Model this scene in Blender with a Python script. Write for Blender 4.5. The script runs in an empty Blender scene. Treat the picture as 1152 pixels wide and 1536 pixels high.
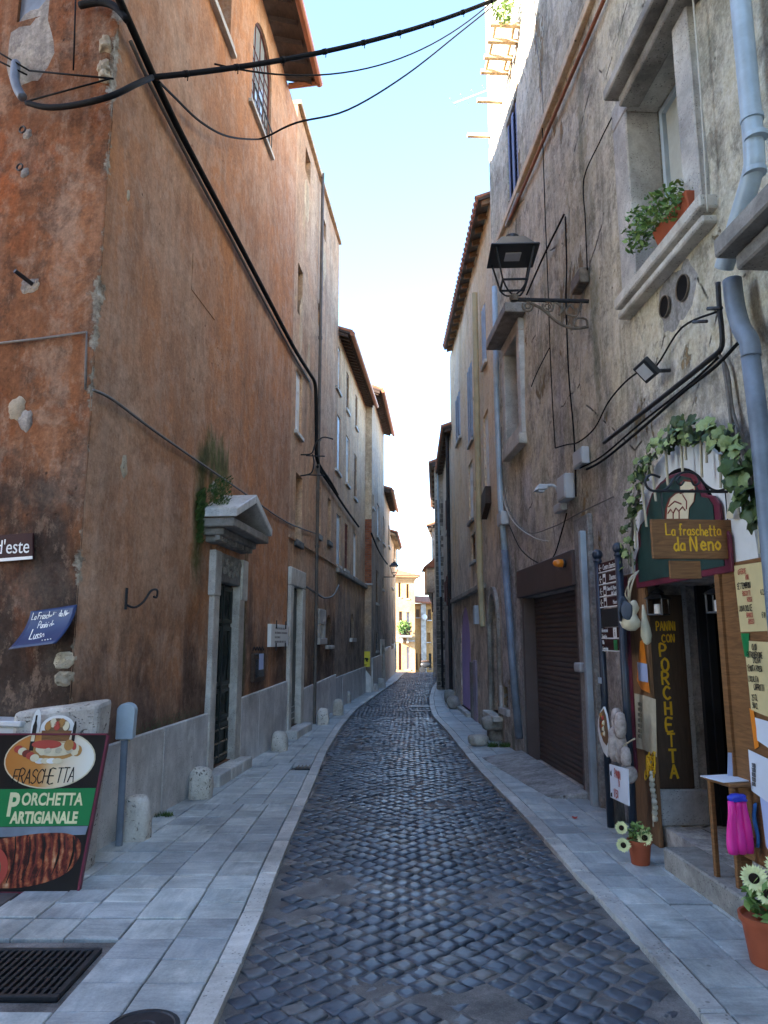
import bpy, bmesh, math, random
from mathutils import Vector, Matrix, noise
random.seed(7)
R = random.random
def rr(a, b): return a + (b - a) * random.random()
SC = bpy.context.scene
COL = SC.collection
# ------------------------------------------------------------------ camera
EYE = Vector((0, 0, 1.6)); F = 1100.0; TH = math.atan(192 / F)
cam = bpy.data.cameras.new('camera'); camo = bpy.data.objects.new('camera', cam); COL.objects.link(camo)
cam.sensor_fit = 'VERTICAL'; cam.sensor_height = 24; cam.lens = F / 1536 * 24
cam.clip_start = .05; cam.clip_end = 2000
camo.location = EYE; camo.rotation_euler = (math.pi / 2 + TH, 0, 0)
SC.camera = camo
# ------------------------------------------------------------------ sky and sun
SUN_AZ_X, SUN_AZ_Y, SUN_EL = -.88, -.42, math.radians(23)
sx, sy = SUN_AZ_X, SUN_AZ_Y
l = math.hypot(sx, sy); sx /= l; sy /= l
world = bpy.data.worlds.new('World'); SC.world = world; world.use_nodes = True
wn = world.node_tree; wn.nodes.clear()
sky = wn.nodes.new('ShaderNodeTexSky'); sky.sky_type = 'NISHITA'; sky.sun_disc = False
sky.sun_elevation = SUN_EL; sky.sun_rotation = math.atan2(sx, sy)
sky.altitude = 200; sky.air_density = 1.0; sky.dust_density = .3; sky.ozone_density = 3.0
bg = wn.nodes.new('ShaderNodeBackground'); bg.inputs[1].default_value = .12
wo = wn.nodes.new('ShaderNodeOutputWorld')
wn.links.new(sky.outputs[0], bg.inputs[0]); wn.links.new(bg.outputs[0], wo.inputs[0])
sl = bpy.data.lights.new('sun', 'SUN'); sl.energy = 4.5; sl.angle = math.radians(.5); sl.color = (1, .9, .76)
so = bpy.data.objects.new('sun', sl); COL.objects.link(so)
tosun = Vector((sx * math.cos(SUN_EL), sy * math.cos(SUN_EL), math.sin(SUN_EL)))
so.rotation_euler = tosun.to_track_quat('Z', 'Y').to_euler(); so.location = tosun * 60
SC.view_settings.view_transform = 'Standard'; SC.view_settings.look = 'None'
SC.view_settings.exposure = 3.22; SC.view_settings.gamma = 1; SC.view_settings.use_curve_mapping = False
SC.render.engine = 'CYCLES'
SC.cycles.max_bounces = 12; SC.cycles.diffuse_bounces = 9; SC.cycles.use_denoising = True

# ------------------------------------------------------------------ frames
def ray(px, py):
    u = (px - 576) / F; v = (768 - py) / F
    return Vector((u, math.cos(TH) - v * math.sin(TH), math.sin(TH) + v * math.cos(TH)))
def ground(px, py, z=0.0):
    d = ray(px, py); k = (z - EYE.z) / d.z
    return EYE + d * k
class Fr:
    """a working plane: s runs along t, z along up, o along the outward normal"""
    def __init__(self, o, t, up, n):
        self.o = Vector(o); self.t = Vector(t).normalized(); self.up = Vector(up).normalized(); self.n = Vector(n).normalized()
    def P(self, s, z, o=0.0): return self.o + self.t * s + self.up * z + self.n * o
    def px(self, x, y, o=0.0):
        d = ray(x, y); p0 = self.o + self.n * o
        k = (p0 - EYE).dot(self.n) / d.dot(self.n)
        q = EYE + d * k - p0
        return q.dot(self.t), q.dot(self.up)
    def rc(self, xl, xr, yt, yb, o=0.0):
        xm, ym = (xl + xr) / 2, (yt + yb) / 2
        a, b = self.px(xl, ym, o)[0], self.px(xr, ym, o)[0]
        return min(a, b), max(a, b), self.px(xm, yb, o)[1], self.px(xm, yt, o)[1]
    def off(self, s, z, o): return Fr(self.P(s, z, o), self.t, self.up, self.n)
def wall_frame(x, y, dx, dy, nx, ny): return Fr((x, y, 0), (dx, dy, 0), (0, 0, 1), (nx, ny, 0))

# ------------------------------------------------------------------ mesh builder
class MB:
    def __init__(self): self.v = []; self.f = []; self.r = []; self.rv = 0.0; self.w = None
    def add(self, vs, fs):
        k = len(self.v); self.v += [Vector(p) for p in vs]; self.r += [self.rv] * len(vs)
        self.f += [tuple(i + k for i in q) for q in fs]; return k
    def hexa(self, a):  # 8 points, bottom loop then top loop
        self.add(a, [(0, 3, 2, 1), (4, 5, 6, 7), (0, 1, 5, 4), (1, 2, 6, 5), (2, 3, 7, 6), (3, 0, 4, 7)]); return self
    def box(self, fr, s0, s1, z0, z1, o0, o1):
        P = fr.P
        return self.hexa([P(s0, z0, o0), P(s1, z0, o0), P(s1, z0, o1), P(s0, z0, o1), P(s0, z1, o0), P(s1, z1, o0), P(s1, z1, o1), P(s0, z1, o1)])
    def cube(self, c, s, rz=0):
        c = Vector(c); fr = Fr(c, (math.cos(rz), math.sin(rz), 0), (0, 0, 1), (-math.sin(rz), math.cos(rz), 0))
        return self.box(fr, -s[0] / 2, s[0] / 2, -s[2] / 2, s[2] / 2, -s[1] / 2, s[1] / 2)
    def quad(self, *p): self.add(p, [tuple(range(len(p)))]); return self
    def poly(self, fr, pts, o0, o1):  # polygon in the plane, extruded from o0 to o1
        n = len(pts); vs = [fr.P(s, z, o0) for s, z in pts] + [fr.P(s, z, o1) for s, z in pts]
        self.add(vs, [tuple(reversed(range(n))), tuple(range(n, 2 * n))] + [(i, (i + 1) % n, n + (i + 1) % n, n + i) for i in range(n)]); return self
    def tube(self, pts, r, n=8, cap=True):
        pts = [Vector(p) for p in pts]; k0 = len(self.v); up = None; m = len(pts)
        rs = r if isinstance(r, (list, tuple)) else [r] * m
        for i, p in enumerate(pts):
            d = (pts[min(i + 1, m - 1)] - pts[max(i - 1, 0)]).normalized()
            if up is None:
                up = d.cross(Vector((0, 0, 1)))
                if up.length < .01: up = d.cross(Vector((0, 1, 0)))
                up.normalize()
            else:
                up = (up - d * up.dot(d)).normalized()
            q = d.cross(up)
            for j in range(n):
                a = 2 * math.pi * j / n
                self.v.append(p + (up * math.cos(a) + q * math.sin(a)) * rs[i]); self.r.append(self.rv)
        for i in range(m - 1):
            for j in range(n):
                a = k0 + i * n + j; b = k0 + i * n + (j + 1) % n
                self.f.append((a, b, b + n, a + n))
        if cap:
            self.f.append(tuple(k0 + j for j in reversed(range(n)))); self.f.append(tuple(k0 + (m - 1) * n + j for j in range(n)))
        return self
    def lathe(self, c, prof, n=16, axis=None):
        c = Vector(c); k0 = len(self.v); ax = Vector(axis or (0, 0, 1)).normalized()
        u = ax.cross(Vector((0, 1, 0)));
        if u.length < .05: u = ax.cross(Vector((1, 0, 0)))
        u.normalize(); w = ax.cross(u)
        for r, z in prof:
            for j in range(n):
                a = 2 * math.pi * j / n
                self.v.append(c + u * (r * math.cos(a)) + w * (r * math.sin(a)) + ax * z); self.r.append(self.rv)
        for i in range(len(prof) - 1):
            for j in range(n):
                a = k0 + i * n + j; b = k0 + i * n + (j + 1) % n
                self.f.append((a, b, b + n, a + n))
        self.f.append(tuple(k0 + j for j in reversed(range(n)))); self.f.append(tuple(k0 + (len(prof) - 1) * n + j for j in range(n)))
        return self
    def blob(self, c, s, seed=0, amp=.15, sub=2, squash=0.0, rz=0):
        bm = bmesh.new(); bmesh.ops.create_icosphere(bm, subdivisions=sub, radius=1)
        k = len(self.v); m = Matrix.Rotation(rz, 3, 'Z')
        for v in bm.verts:
            p = v.co.copy(); p *= 1 + amp * noise.noise(p * 1.6 + Vector((seed * 7.3, seed, 0)))
            if squash: p = Vector([math.copysign(abs(x) ** squash, x) for x in p])
            p = m @ Vector((p.x * s[0], p.y * s[1], p.z * s[2]))
            self.v.append(Vector(c) + p); self.r.append(self.rv)
        self.f += [tuple(x.index + k for x in q.verts) for q in bm.faces]; bm.free(); return self
    def build(self, name, mat, parent=None, smooth=False, bevel=0.0, kind=None, loc=None):
        me = bpy.data.meshes.new(name); base = Vector((0, 0, 0))
        if parent is not None:
            root = parent
            while root.parent: root = root.parent
            base = root.location
        elif loc is not None: base = Vector(loc)
        me.from_pydata([p - base for p in self.v], [], self.f)
        at = me.attributes.new('rnd', 'FLOAT', 'POINT'); at.data.foreach_set('value', self.r)
        if self.w:
            at = me.attributes.new('wear', 'FLOAT', 'POINT'); at.data.foreach_set('value', self.w)
        for m in (mat if isinstance(mat, (list, tuple)) else [mat]): me.materials.append(m)
        bm = bmesh.new(); bm.from_mesh(me); bmesh.ops.recalc_face_normals(bm, faces=bm.faces); bm.to_mesh(me); bm.free()
        if smooth: me.polygons.foreach_set('use_smooth', [True] * len(me.polygons))
        o = bpy.data.objects.new(name, me); COL.objects.link(o)
        if parent is not None: o.parent = parent
        else: o.location = base
        if bevel:
            b = o.modifiers.new('edge', 'BEVEL'); b.width = bevel; b.segments = 2 if bevel > .012 else 1; b.limit_method = 'ANGLE'; b.angle_limit = math.radians(40)
        if kind: o['kind'] = kind
        return o
def tag(o, label=None, cat=None, group=None, kind=None):
    if label: o['label'] = label
    if cat: o['category'] = cat
    if group: o['group'] = group
    if kind: o['kind'] = kind
    return o
def thing(name, loc, label, cat, group=None):
    o = bpy.data.objects.new(name, None); o.empty_display_size = .1; COL.objects.link(o); o.location = Vector(loc)
    return tag(o, label, cat, group)
def copy_tree(o, parent=None):
    c = o.copy(); COL.objects.link(c)
    if parent is not None: c.parent = parent
    for ch in list(o.children): copy_tree(ch, c)
    return c
def smooth_path(pts, k=6):
    pts = [Vector(p) for p in pts]; out = []
    for i in range(len(pts) - 1):
        a = pts[max(i - 1, 0)]; b = pts[i]; c = pts[i + 1]; d = pts[min(i + 2, len(pts) - 1)]
        for j in range(k):
            t = j / k
            out.append(.5 * (2 * b + (c - a) * t + (2 * a - 5 * b + 4 * c - d) * t * t + (3 * b - a - 3 * c + d) * t ** 3))
    out.append(pts[-1]); return out

# ------------------------------------------------------------------ materials
class NT:
    def __init__(self, name, rough=.8, spec=.3, metal=0.0):
        self.m = bpy.data.materials.new(name); self.m.use_nodes = True; self.t = self.m.node_tree
        self.b = self.t.nodes['Principled BSDF']; self.b.inputs['Roughness'].default_value = rough
        self.b.inputs['Specular IOR Level'].default_value = spec; self.b.inputs['Metallic'].default_value = metal
        self._pos = None
    def n(self, ty): return self.t.nodes.new('ShaderNode' + ty)
    def L(self, a, b): self.t.links.new(a, b)
    def put(self, sock, v):
        if v is None: return
        if isinstance(v, bpy.types.NodeSocket): self.L(v, sock)
        elif isinstance(v, (tuple, list)) and len(v) == 3 and sock.type == 'RGBA': sock.default_value = (*v, 1)
        else: sock.default_value = v
    @property
    def pos(self):
        if self._pos is None: self._pos = self.n('NewGeometry').outputs['Position']
        return self._pos
    def mapv(self, vec, scale=(1, 1, 1), loc=(0, 0, 0), rot=(0, 0, 0)):
        m = self.n('Mapping'); self.L(vec, m.inputs[0]); m.inputs['Scale'].default_value = scale
        m.inputs['Location'].default_value = loc; m.inputs['Rotation'].default_value = rot; return m.outputs[0]
    def noise(self, vec, scale, detail=5, rough=.55, dist=0.0):
        n = self.n('TexNoise'); self.L(vec, n.inputs['Vector']); n.inputs['Scale'].default_value = scale
        n.inputs['Detail'].default_value = detail; n.inputs['Roughness'].default_value = rough; n.inputs['Distortion'].default_value = dist
        return n.outputs['Fac']
    def voro(self, vec, scale, feature='F1', out='Distance'):
        n = self.n('TexVoronoi'); n.feature = feature; self.L(vec, n.inputs['Vector']); n.inputs['Scale'].default_value = scale
        return n.outputs[out]
    def ramp(self, fac, stops, interp='LINEAR'):
        r = self.n('ValToRGB'); r.color_ramp.interpolation = interp; self.L(fac, r.inputs[0]); e = r.color_ramp.elements
        while len(e) < len(stops): e.new(.5)
        for k, (p, c) in zip(e, stops):
            k.position = p; k.color = (*c, 1) if isinstance(c, (tuple, list)) else (c, c, c, 1)
        return r.outputs[0]
    def mix(self, fac, a, b, mode='MIX'):
        m = self.n('Mix'); m.data_type = 'RGBA'; m.blend_type = mode
        self.put(m.inputs[0], fac); self.put(m.inputs[6], a); self.put(m.inputs[7], b); return m.outputs[2]
    def math(self, op, a, b=None, clamp=False):
        m = self.n('Math'); m.operation = op; m.use_clamp = clamp; self.put(m.inputs[0], a)
        if b is not None: self.put(m.inputs[1], b)
        return m.outputs[0]
    def mr(self, v, a, b, c=0.0, d=1.0, smooth=False):
        m = self.n('MapRange'); m.clamp = True
        if smooth: m.interpolation_type = 'SMOOTHSTEP'
        self.put(m.inputs[0], v)
        for i, x in zip((1, 2, 3, 4), (a, b, c, d)): m.inputs[i].default_value = x
        return m.outputs[0]
    def sep(self, v):
        s = self.n('SeparateXYZ'); self.L(v, s.inputs[0]); return s.outputs
    def attr(self, name):
        a = self.n('Attribute'); a.attribute_name = name; return a.outputs['Fac']
    def rnd(self):
        oi = self.n('ObjectInfo').outputs['Random']
        return self.math('FRACT', self.math('ADD', oi, self.attr('rnd')))
    def bump(self, h, strength=.3, dist=.02, prev=None):
        b = self.n('Bump'); b.inputs['Strength'].default_value = strength; b.inputs['Distance'].default_value = dist
        self.L(h, b.inputs['Height'])
        if prev is not None: self.L(prev, b.inputs['Normal'])
        self.L(b.outputs[0], self.b.inputs['Normal']); return b.outputs[0]
    def col(self, c): self.put(self.b.inputs['Base Color'], c)
    def rough(self, r): self.put(self.b.inputs['Roughness'], r)
def simple(name, c, rough=.6, metal=0.0, spec=.4, var=.12, scale=9, bump=.1):
    n = NT(name, rough, spec, metal); a = tuple(x * (1 - var) for x in c); b = tuple(min(1, x * (1 + var)) for x in c)
    f = n.noise(n.pos, scale, 6, .6); n.col(n.ramp(f, [(.3, a), (.7, b)]))
    if bump: n.bump(n.noise(n.pos, scale * 8, 4), bump, .004)
    return n.m
def plaster(name, c1, c2, c3, dark=(.08, .06, .05), light=(.5, .45, .38), streak=.5, peel=.0, peelc=(.42, .36, .28), damp=0.0, dampc=(.06, .045, .035),
            seed=0.0, mottle=.55, bump=.5, cracks=False, grime=.45, speck=.45, stains=(), stain_z=None, stainc=None, moss=0.0, rough_z=None):
    n = NT(name, .93, .15); p = n.mapv(n.pos, loc=(seed * 3.1, seed * 1.7, seed))
    big = n.noise(p, .55, 9, .62, .6); c = n.ramp(big, [(.38, c1), (.5, c2), (.62, c3)])
    mid = n.noise(p, 2.6, 10, .68, .4)
    c = n.mix(n.mr(mid, .50, .60, 0, mottle), c, light)
    c = n.mix(n.mr(n.noise(n.mapv(p, loc=(5, 2, 8)), 3.7, 12, .74), .51, .60, 0, mottle), c, dark)
    st = n.noise(n.mapv(p, (3.2, 3.2, .22)), 1.0, 7, .6, .3)
    c = n.mix(n.mr(st, .51, .66, 0, streak), c, dark)
    st2 = n.noise(n.mapv(p, (7, 7, .35), loc=(3, 3, 3)), 1.0, 6, .6, .2)
    c = n.mix(n.mr(st2, .52, .68, 0, streak * .8), c, light)
    z = n.sep(n.pos)[2]
    h = None
    if damp:
        e = n.math('ADD', z, n.math('MULTIPLY', n.math('SUBTRACT', n.noise(n.mapv(p, (1.3, 1.3, .6)), 1.0, 9, .65, .5), .5), -7.0))
        k = n.mr(e, damp - .9, damp + .9, .92, 0, True)
        c = n.mix(k, c, n.ramp(mid, [(.38, dampc), (.62, tuple(x * 2.2 for x in dampc))]))
    if stain_z:
        e = n.math('ADD', z, n.math('MULTIPLY', n.math('SUBTRACT', n.noise(p, 1.4, 9, .65, .5), .5), -3.5))
        c = n.mix(n.mr(e, stain_z - .35, stain_z + .35, .85, 0, True), c, stainc)
    for (y0_, y1_, z0_, z1_, sc_) in stains:      # lichen and algae where rain runs off the mouldings
        q = n.sep(n.pos); w_ = n.math('MULTIPLY', n.math('SUBTRACT', n.noise(n.mapv(p, (3, 3, 1.2)), 1.6, 9, .65, .4), .5), 1.3)
        ky = n.math('MULTIPLY', n.mr(n.math('ADD', q[1], n.math('MULTIPLY', w_, .35)), y0_ - .08, y0_ + .08), n.mr(n.math('ADD', q[1], n.math('MULTIPLY', w_, .35)), y1_ - .08, y1_ + .08, 1, 0))
        kz = n.math('MULTIPLY', n.mr(n.math('ADD', q[2], w_), z0_ - .2, z0_ + .2), n.mr(n.math('ADD', q[2], w_), z1_ - .15, z1_ + .15, 1, 0))
        c = n.mix(n.math('MULTIPLY', n.math('MULTIPLY', ky, kz), .85), c, n.ramp(mid, [(.4, tuple(x * .5 for x in sc_)), (.6, sc_)]))
    gr = n.mr(n.noise(n.mapv(p, (1, 1, .55), loc=(7, 1, 4)), .8, 14, .76, .4), .50, .60, 0, grime)
    c = n.mix(gr, c, n.mix(1.0, c, tuple(.25 + .5 * x for x in dark), 'MULTIPLY'))
    fk = n.mr(n.noise(n.mapv(p, (1, 1, .6), loc=(1, 8, 6)), 6.5, 14, .78), .54, .60, 0, mottle * speck * 1.4); c = n.mix(fk, c, light)
    fine = n.noise(p, 38, 6, .75); mg = n.noise(n.mapv(p, loc=(4, 4, 1)), 13, 8, .75); c = n.mix(speck, c, n.ramp(mg, [(.36, .28), (.64, .70)]), 'OVERLAY'); c = n.mix(speck, c, n.ramp(fine, [(.34, .27), (.66, .70)]), 'OVERLAY')
    hb = n.math('ADD', n.math('MULTIPLY', n.noise(p, 9, 10, .7), 1.0), n.math('MULTIPLY', fine, .35))
    if peel:
        pn = n.noise(n.mapv(p, (1, 1, .7), loc=(9, 4, 1)), 1.5, 12, .66, .3)
        pk = n.mr(pn, .5 + (.2 - peel), .515 + (.2 - peel), 0, 1)
        pc = n.ramp(n.noise(p, 6, 8, .65), [(.35, tuple(x * .6 for x in peelc)), (.65, peelc)])
        c = n.mix(pk, c, pc); hb = n.math('SUBTRACT', hb, n.math('MULTIPLY', pk, 1.1))
    if moss:
        mk = n.math('MULTIPLY', n.mr(n.noise(n.mapv(p, (2.2, 2.2, .5), loc=(2, 7, 3)), 1.0, 8, .65), .56, .68), moss)
        c = n.mix(mk, c, (.06, .085, .025))
    pit = n.math('MULTIPLY', n.mr(n.voro(n.mapv(p, loc=(1, 5, 2)), 5.5), .045, .09, 1, 0), n.mr(n.noise(p, 1.1, 3), .5, .6))
    c = n.mix(n.math('MULTIPLY', pit, .8), c, (.04, .03, .025)); hb = n.math('SUBTRACT', hb, pit)
    we = n.attr('wear'); wk = n.mr(n.math('ADD', we, n.math('MULTIPLY', n.math('SUBTRACT', n.noise(p, 14, 8, .7), .5), 1.6)), .45, .6)
    c = n.mix(wk, c, n.ramp(n.noise(p, 11, 7, .7), [(.35, (.16, .12, .09)), (.5, (.36, .30, .23)), (.66, (.55, .49, .40))]))
    hb = n.math('SUBTRACT', hb, n.math('MULTIPLY', wk, .6))
    if cracks:
        ck = n.mr(n.voro(n.mapv(n.mix(.12, p, n.noise(p, 3, 4)), (.9, .9, .55)), 1.0, 'DISTANCE_TO_EDGE'), .0, .008, 1, 0)
        ck = n.math('MULTIPLY', ck, n.mr(mid, .5, .56)); c = n.mix(ck, c, (.05, .04, .03)); hb = n.math('SUBTRACT', hb, ck)
    n.col(c); n.bump(hb, bump, .03); return n.m

M = {}
STAINS1 = ((7.80, 8.08, 2.3, 3.75, (.10, .12, .04)), (7.95, 8.9, 3.35, 3.85, (.09, .13, .035)), (9.75, 9.92, .9, 2.9, (.09, .10, .045)))
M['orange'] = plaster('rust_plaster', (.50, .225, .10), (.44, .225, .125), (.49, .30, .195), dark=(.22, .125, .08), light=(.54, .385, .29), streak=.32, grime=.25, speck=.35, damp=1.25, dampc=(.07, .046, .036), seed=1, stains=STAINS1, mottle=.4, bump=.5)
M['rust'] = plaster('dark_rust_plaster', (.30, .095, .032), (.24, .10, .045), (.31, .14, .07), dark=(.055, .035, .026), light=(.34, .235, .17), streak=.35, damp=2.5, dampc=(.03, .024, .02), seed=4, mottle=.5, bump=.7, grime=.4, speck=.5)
M['tan'] = plaster('tan_plaster', (.56, .33, .19), (.52, .335, .22), (.56, .40, .28), dark=(.22, .14, .10), light=(.64, .47, .31), streak=.5, peel=.05, peelc=(.68, .48, .28), damp=1.8, dampc=(.06, .045, .038), seed=7, mottle=.4, grime=.3)
M['greytan'] = plaster('grey_tan_plaster', (.62, .40, .235), (.55, .37, .235), (.64, .44, .255), dark=(.26, .19, .14), light=(.66, .52, .37), streak=.45, grime=.25, damp=2.6, dampc=(.15, .12, .10), seed=11, mottle=.4)
M['ochre'] = plaster('ochre_plaster', (0.632, 0.455, 0.278), (0.683, 0.506, 0.329), (0.734, 0.582, 0.405), dark=(0.304, 0.240, 0.177), light=(0.784, 0.683, 0.544), streak=.5, seed=13, damp=3.4, dampc=(0.152, 0.127, 0.108), mottle=.4)
M['sidetan'] = plaster('yellow_tan_plaster', (0.632, 0.443, 0.266), (0.582, 0.430, 0.278), (0.696, 0.531, 0.354), dark=(0.316, 0.240, 0.164), light=(0.759, 0.632, 0.455), streak=.5, seed=17, damp=2.6, dampc=(0.152, 0.127, 0.108), mottle=.4)
M['slate'] = plaster('slate_grey_render', (.54, .375, .24), (.44, .34, .26), (.58, .40, .24), dark=(.14, .125, .115), light=(.46, .40, .33), streak=.45, seed=19, damp=2.6, dampc=(.17, .155, .14), mottle=.4, grime=.3)
M['cream'] = plaster('cream_rough_plaster', (.59, .525, .37), (.69, .635, .49), (.49, .46, .365), dark=(.23, .20, .165), light=(.80, .74, .61), streak=.5, peel=.075, peelc=(.40, .29, .165), seed=23, damp=3.3, dampc=(.29, .27, .26), mottle=.6, bump=.9, cracks=True, moss=.45, grime=.4, speck=.55)
M['ochre2'] = plaster('pale_ochre_plaster', (.72, .55, .33), (.76, .60, .39), (.72, .61, .46), dark=(.36, .28, .2), light=(.78, .70, .57), streak=.4, grime=.12, seed=29, damp=3.4, dampc=(.33, .285, .24), mottle=.3, peel=.02, peelc=(.36, .31, .26))
M['dun'] = plaster('dun_plaster', (0.691, 0.590, 0.446), (0.634, 0.562, 0.461), (0.778, 0.677, 0.533), dark=(0.317, 0.259, 0.216), light=(0.720, 0.648, 0.547), streak=.45, grime=.2, seed=31, damp=2.6, dampc=(0.317, 0.274, 0.245))
M['peach'] = plaster('peach_plaster', (.56, .32, .14), (.58, .35, .17), (.58, .38, .20), dark=(.38, .22, .11), light=(.54, .38, .24), streak=.15, seed=37, mottle=.15, bump=.2)
M['gold'] = plaster('golden_plaster', (.52, .28, .085), (.52, .29, .11), (.48, .30, .14), dark=(.36, .21, .09), light=(.52, .36, .2), streak=.15, seed=41, mottle=.15, bump=.2)

def stone(name, a, b, c, streak=(1.2, 1.2, 9), pits=True, big=0, rough=.6, bump=.35, rnd=True):
    n = NT(name, rough, .4); p = n.pos
    if rnd:
        k = n.rnd(); cb = n.n('CombineXYZ'); n.L(n.math('MULTIPLY', k, 37.0), cb.inputs[0]); n.L(n.math('MULTIPLY', k, 91.0), cb.inputs[1])
        va = n.n('VectorMath'); va.operation = 'ADD'; n.L(p, va.inputs[0]); n.L(cb.outputs[0], va.inputs[1]); p = va.outputs[0]
    s = n.noise(n.mapv(p, streak), 1.6, 8, .62, 1.2)
    if rnd and streak[0] != streak[1]: s = n.mix(n.math('GREATER_THAN', n.math('FRACT', n.math('MULTIPLY', k, 7.3)), .4), s, n.noise(n.mapv(p, (streak[1] * .8, streak[0], streak[2])), 1.3, 8, .6, 1.5))
    g = n.noise(p, 3.1, 9, .65)
    f = n.math('ADD', n.math('MULTIPLY', s, .42), n.math('MULTIPLY', g, .58))
    col = n.ramp(f, [(.36, a), (.5, b), (.62, c)])
    if rnd: col = n.mix(.42, col, n.ramp(k, [(0, (.27, .27, .29)), (.4, (.47, .47, .48)), (.75, (.55, .535, .5)), (1, (.74, .73, .70))]), 'OVERLAY')
    dirt = n.mr(n.noise(p, 1.7, 10, .7), .52, .72, 0, .6); col = n.mix(dirt, col, tuple(x * .33 for x in b))
    fn = n.noise(p, 70, 4, .7); col = n.mix(.35, col, n.ramp(fn, [(.3, .3), (.7, .7)]), 'OVERLAY')
    h = n.math('ADD', g, n.math('MULTIPLY', fn, .3))
    wd = n.mr(n.noise(n.pos, .85, 12, .72, .4), .49, .62, 0, .55); col = n.mix(wd, col, n.mix(1.0, col, (.46, .44, .42), 'MULTIPLY'))
    gm = n.math('MULTIPLY', n.mr(n.voro(n.mapv(p, (1, 1, 1), loc=(3, 3, 3)), 4.3), .03, .06, 1, 0), .6); col = n.mix(gm, col, (.06, .058, .055))
    if pits:
        pt = n.math('MULTIPLY', n.mr(n.voro(n.mapv(p, (1, 1, 2)), 36), .13, .26, 1, 0), n.mr(n.noise(p, 5, 3), .44, .52))
        col = n.mix(n.math('MULTIPLY', pt, .7), col, (.05, .045, .04)); h = n.math('SUBTRACT', h, pt)
    if big:
        bp = n.math('MULTIPLY', n.mr(n.voro(n.mapv(n.mix(.3, p, n.noise(p, 6, 5)), (1, 1, 1.6)), big), .16, .26, 1, 0), n.mr(n.noise(p, 3.2, 5), .42, .5)); col = n.mix(n.math('MULTIPLY', bp, .85), col, (.045, .04, .035)); h = n.math('SUBTRACT', h, n.math('MULTIPLY', bp, 1.5))
    n.col(col); n.rough(n.mr(g, .3, .7, rough - .1, rough + .15)); n.bump(h, bump, .008); return n.m
M['slab'] = stone('pavement_marble', (.27, .305, .315), (.40, .435, .44), (.53, .56, .55), streak=(1.3, 11, 1), pits=False, rough=.5, bump=.5)
M['kerb'] = stone('kerb_travertine', (.36, .36, .35), (.50, .495, .47), (.64, .63, .59), streak=(6, 1, 1), pits=True, rough=.5)
M['marble'] = stone('grey_marble', (.45, .445, .44), (.60, .595, .585), (.72, .71, .69), streak=(4, 4, .8), rough=.45)
M['trav'] = stone('travertine', (.40, .37, .32), (.56, .535, .485), (.70, .68, .63), streak=(1.2, 1.2, 1.2), rough=.65, bump=.7)
M['pitted'] = stone('pitted_travertine', (.38, .35, .30), (.56, .53, .48), (.72, .70, .66), streak=(1.2, 1.2, 1.2), rough=.75, bump=.9, big=17)
M['greystone'] = stone('weathered_stone', (.17, .155, .14), (.30, .28, .25), (.42, .395, .355), streak=(2, 2, 2), rough=.8, bump=.6)
M['darkstone'] = stone('side_street_stone', (.05, .05, .052), (.085, .085, .088), (.13, .13, .13), streak=(2, 2, 1), rough=.5)
def cobble_mat():
    n = NT('basalt_cobble', .34, .5); k = n.rnd(); p = n.pos
    g = n.noise(p, 16, 8, .65); col = n.ramp(k, [(0, (.040, .050, .066)), (.35, (.062, .079, .104)), (.7, (.086, .103, .128)), (.9, (.12, .125, .13)), (1, (.15, .135, .12))])
    col = n.mix(.7, col, n.ramp(g, [(.3, .28), (.7, .72)]), 'OVERLAY')
    du = n.mr(n.noise(p, .9, 8, .65), .48, .68, 0, .5); col = n.mix(du, col, (.11, .10, .095))
    n.col(col); n.rough(n.mr(n.math('ADD', n.math('MULTIPLY', g, .5), n.math('MULTIPLY', n.noise(p, 1.1, 6), .5)), .35, .65, .26, .52))
    n.bump(n.noise(p, 55, 6, .7), .25, .004); return n.m
M['cobble'] = cobble_mat()
def mortar_mat():
    n = NT('cobble_joint_grit', .85, .25); p = n.pos; g = n.noise(p, 3, 10, .7)
    c = n.ramp(g, [(.35, (.075, .072, .07)), (.55, (.165, .155, .148)), (.7, (.26, .245, .235))])
    f = n.noise(p, 120, 4, .8); n.col(n.mix(.6, c, n.ramp(f, [(.3, .2), (.7, .8)]), 'OVERLAY')); n.bump(f, .5, .006); return n.m
M['mortar'] = mortar_mat()
def wood(name, a, b, axis=(1, 14, 14), rough=.6):
    n = NT(name, rough, .35); w = n.noise(n.mapv(n.pos, axis), 2.2, 8, .6, 1.5); n.col(n.ramp(w, [(.3, a), (.7, b)])); n.bump(w, .2, .004); return n.m
M['wood'] = wood('brown_wood', (.13, .058, .02), (.27, .125, .045), (2, 2, 22))
M['woodv'] = wood('upright_wood', (.15, .075, .034), (.30, .155, .07), (22, 22, 2))
M['darkwood'] = wood('dark_timber', (.035, .02, .014), (.085, .05, .035), (5, 2, 12))
M['board'] = wood('dark_brown_board', (.06, .036, .022), (.095, .058, .036), (16, 16, 1.5))
M['log'] = wood('grey_log', (.10, .09, .08), (.26, .235, .21), (14, 14, 2), .85)
M['greendoor'] = simple('green_black_paint', (.016, .022, .02), .38, 0, .5, .3, 12)
M['brownmetal'] = simple('brown_shutter_paint', (.10, .072, .068), .45, 0, .4, .15, 3)
M['iron'] = simple('dark_iron', (.03, .03, .034), .5, .4, .5, .3, 20)
M['blackpaint'] = simple('black_paint', (.018, .019, .022), .42, 0, .5, .2, 10)
M['rustiron'] = simple('weathered_iron', (.20, .16, .12), .75, .2, .3, .5, 14, .4)
M['navy'] = simple('navy_post_paint', (.022, .032, .052), .35, 0, .5, .15, 10)
M['cable'] = simple('black_cable', (.012, .012, .013), .75, 0, .12, .2, 30)
M['greycable'] = simple('grey_cable', (.16, .15, .14), .6, 0, .3, .2, 30)
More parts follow.
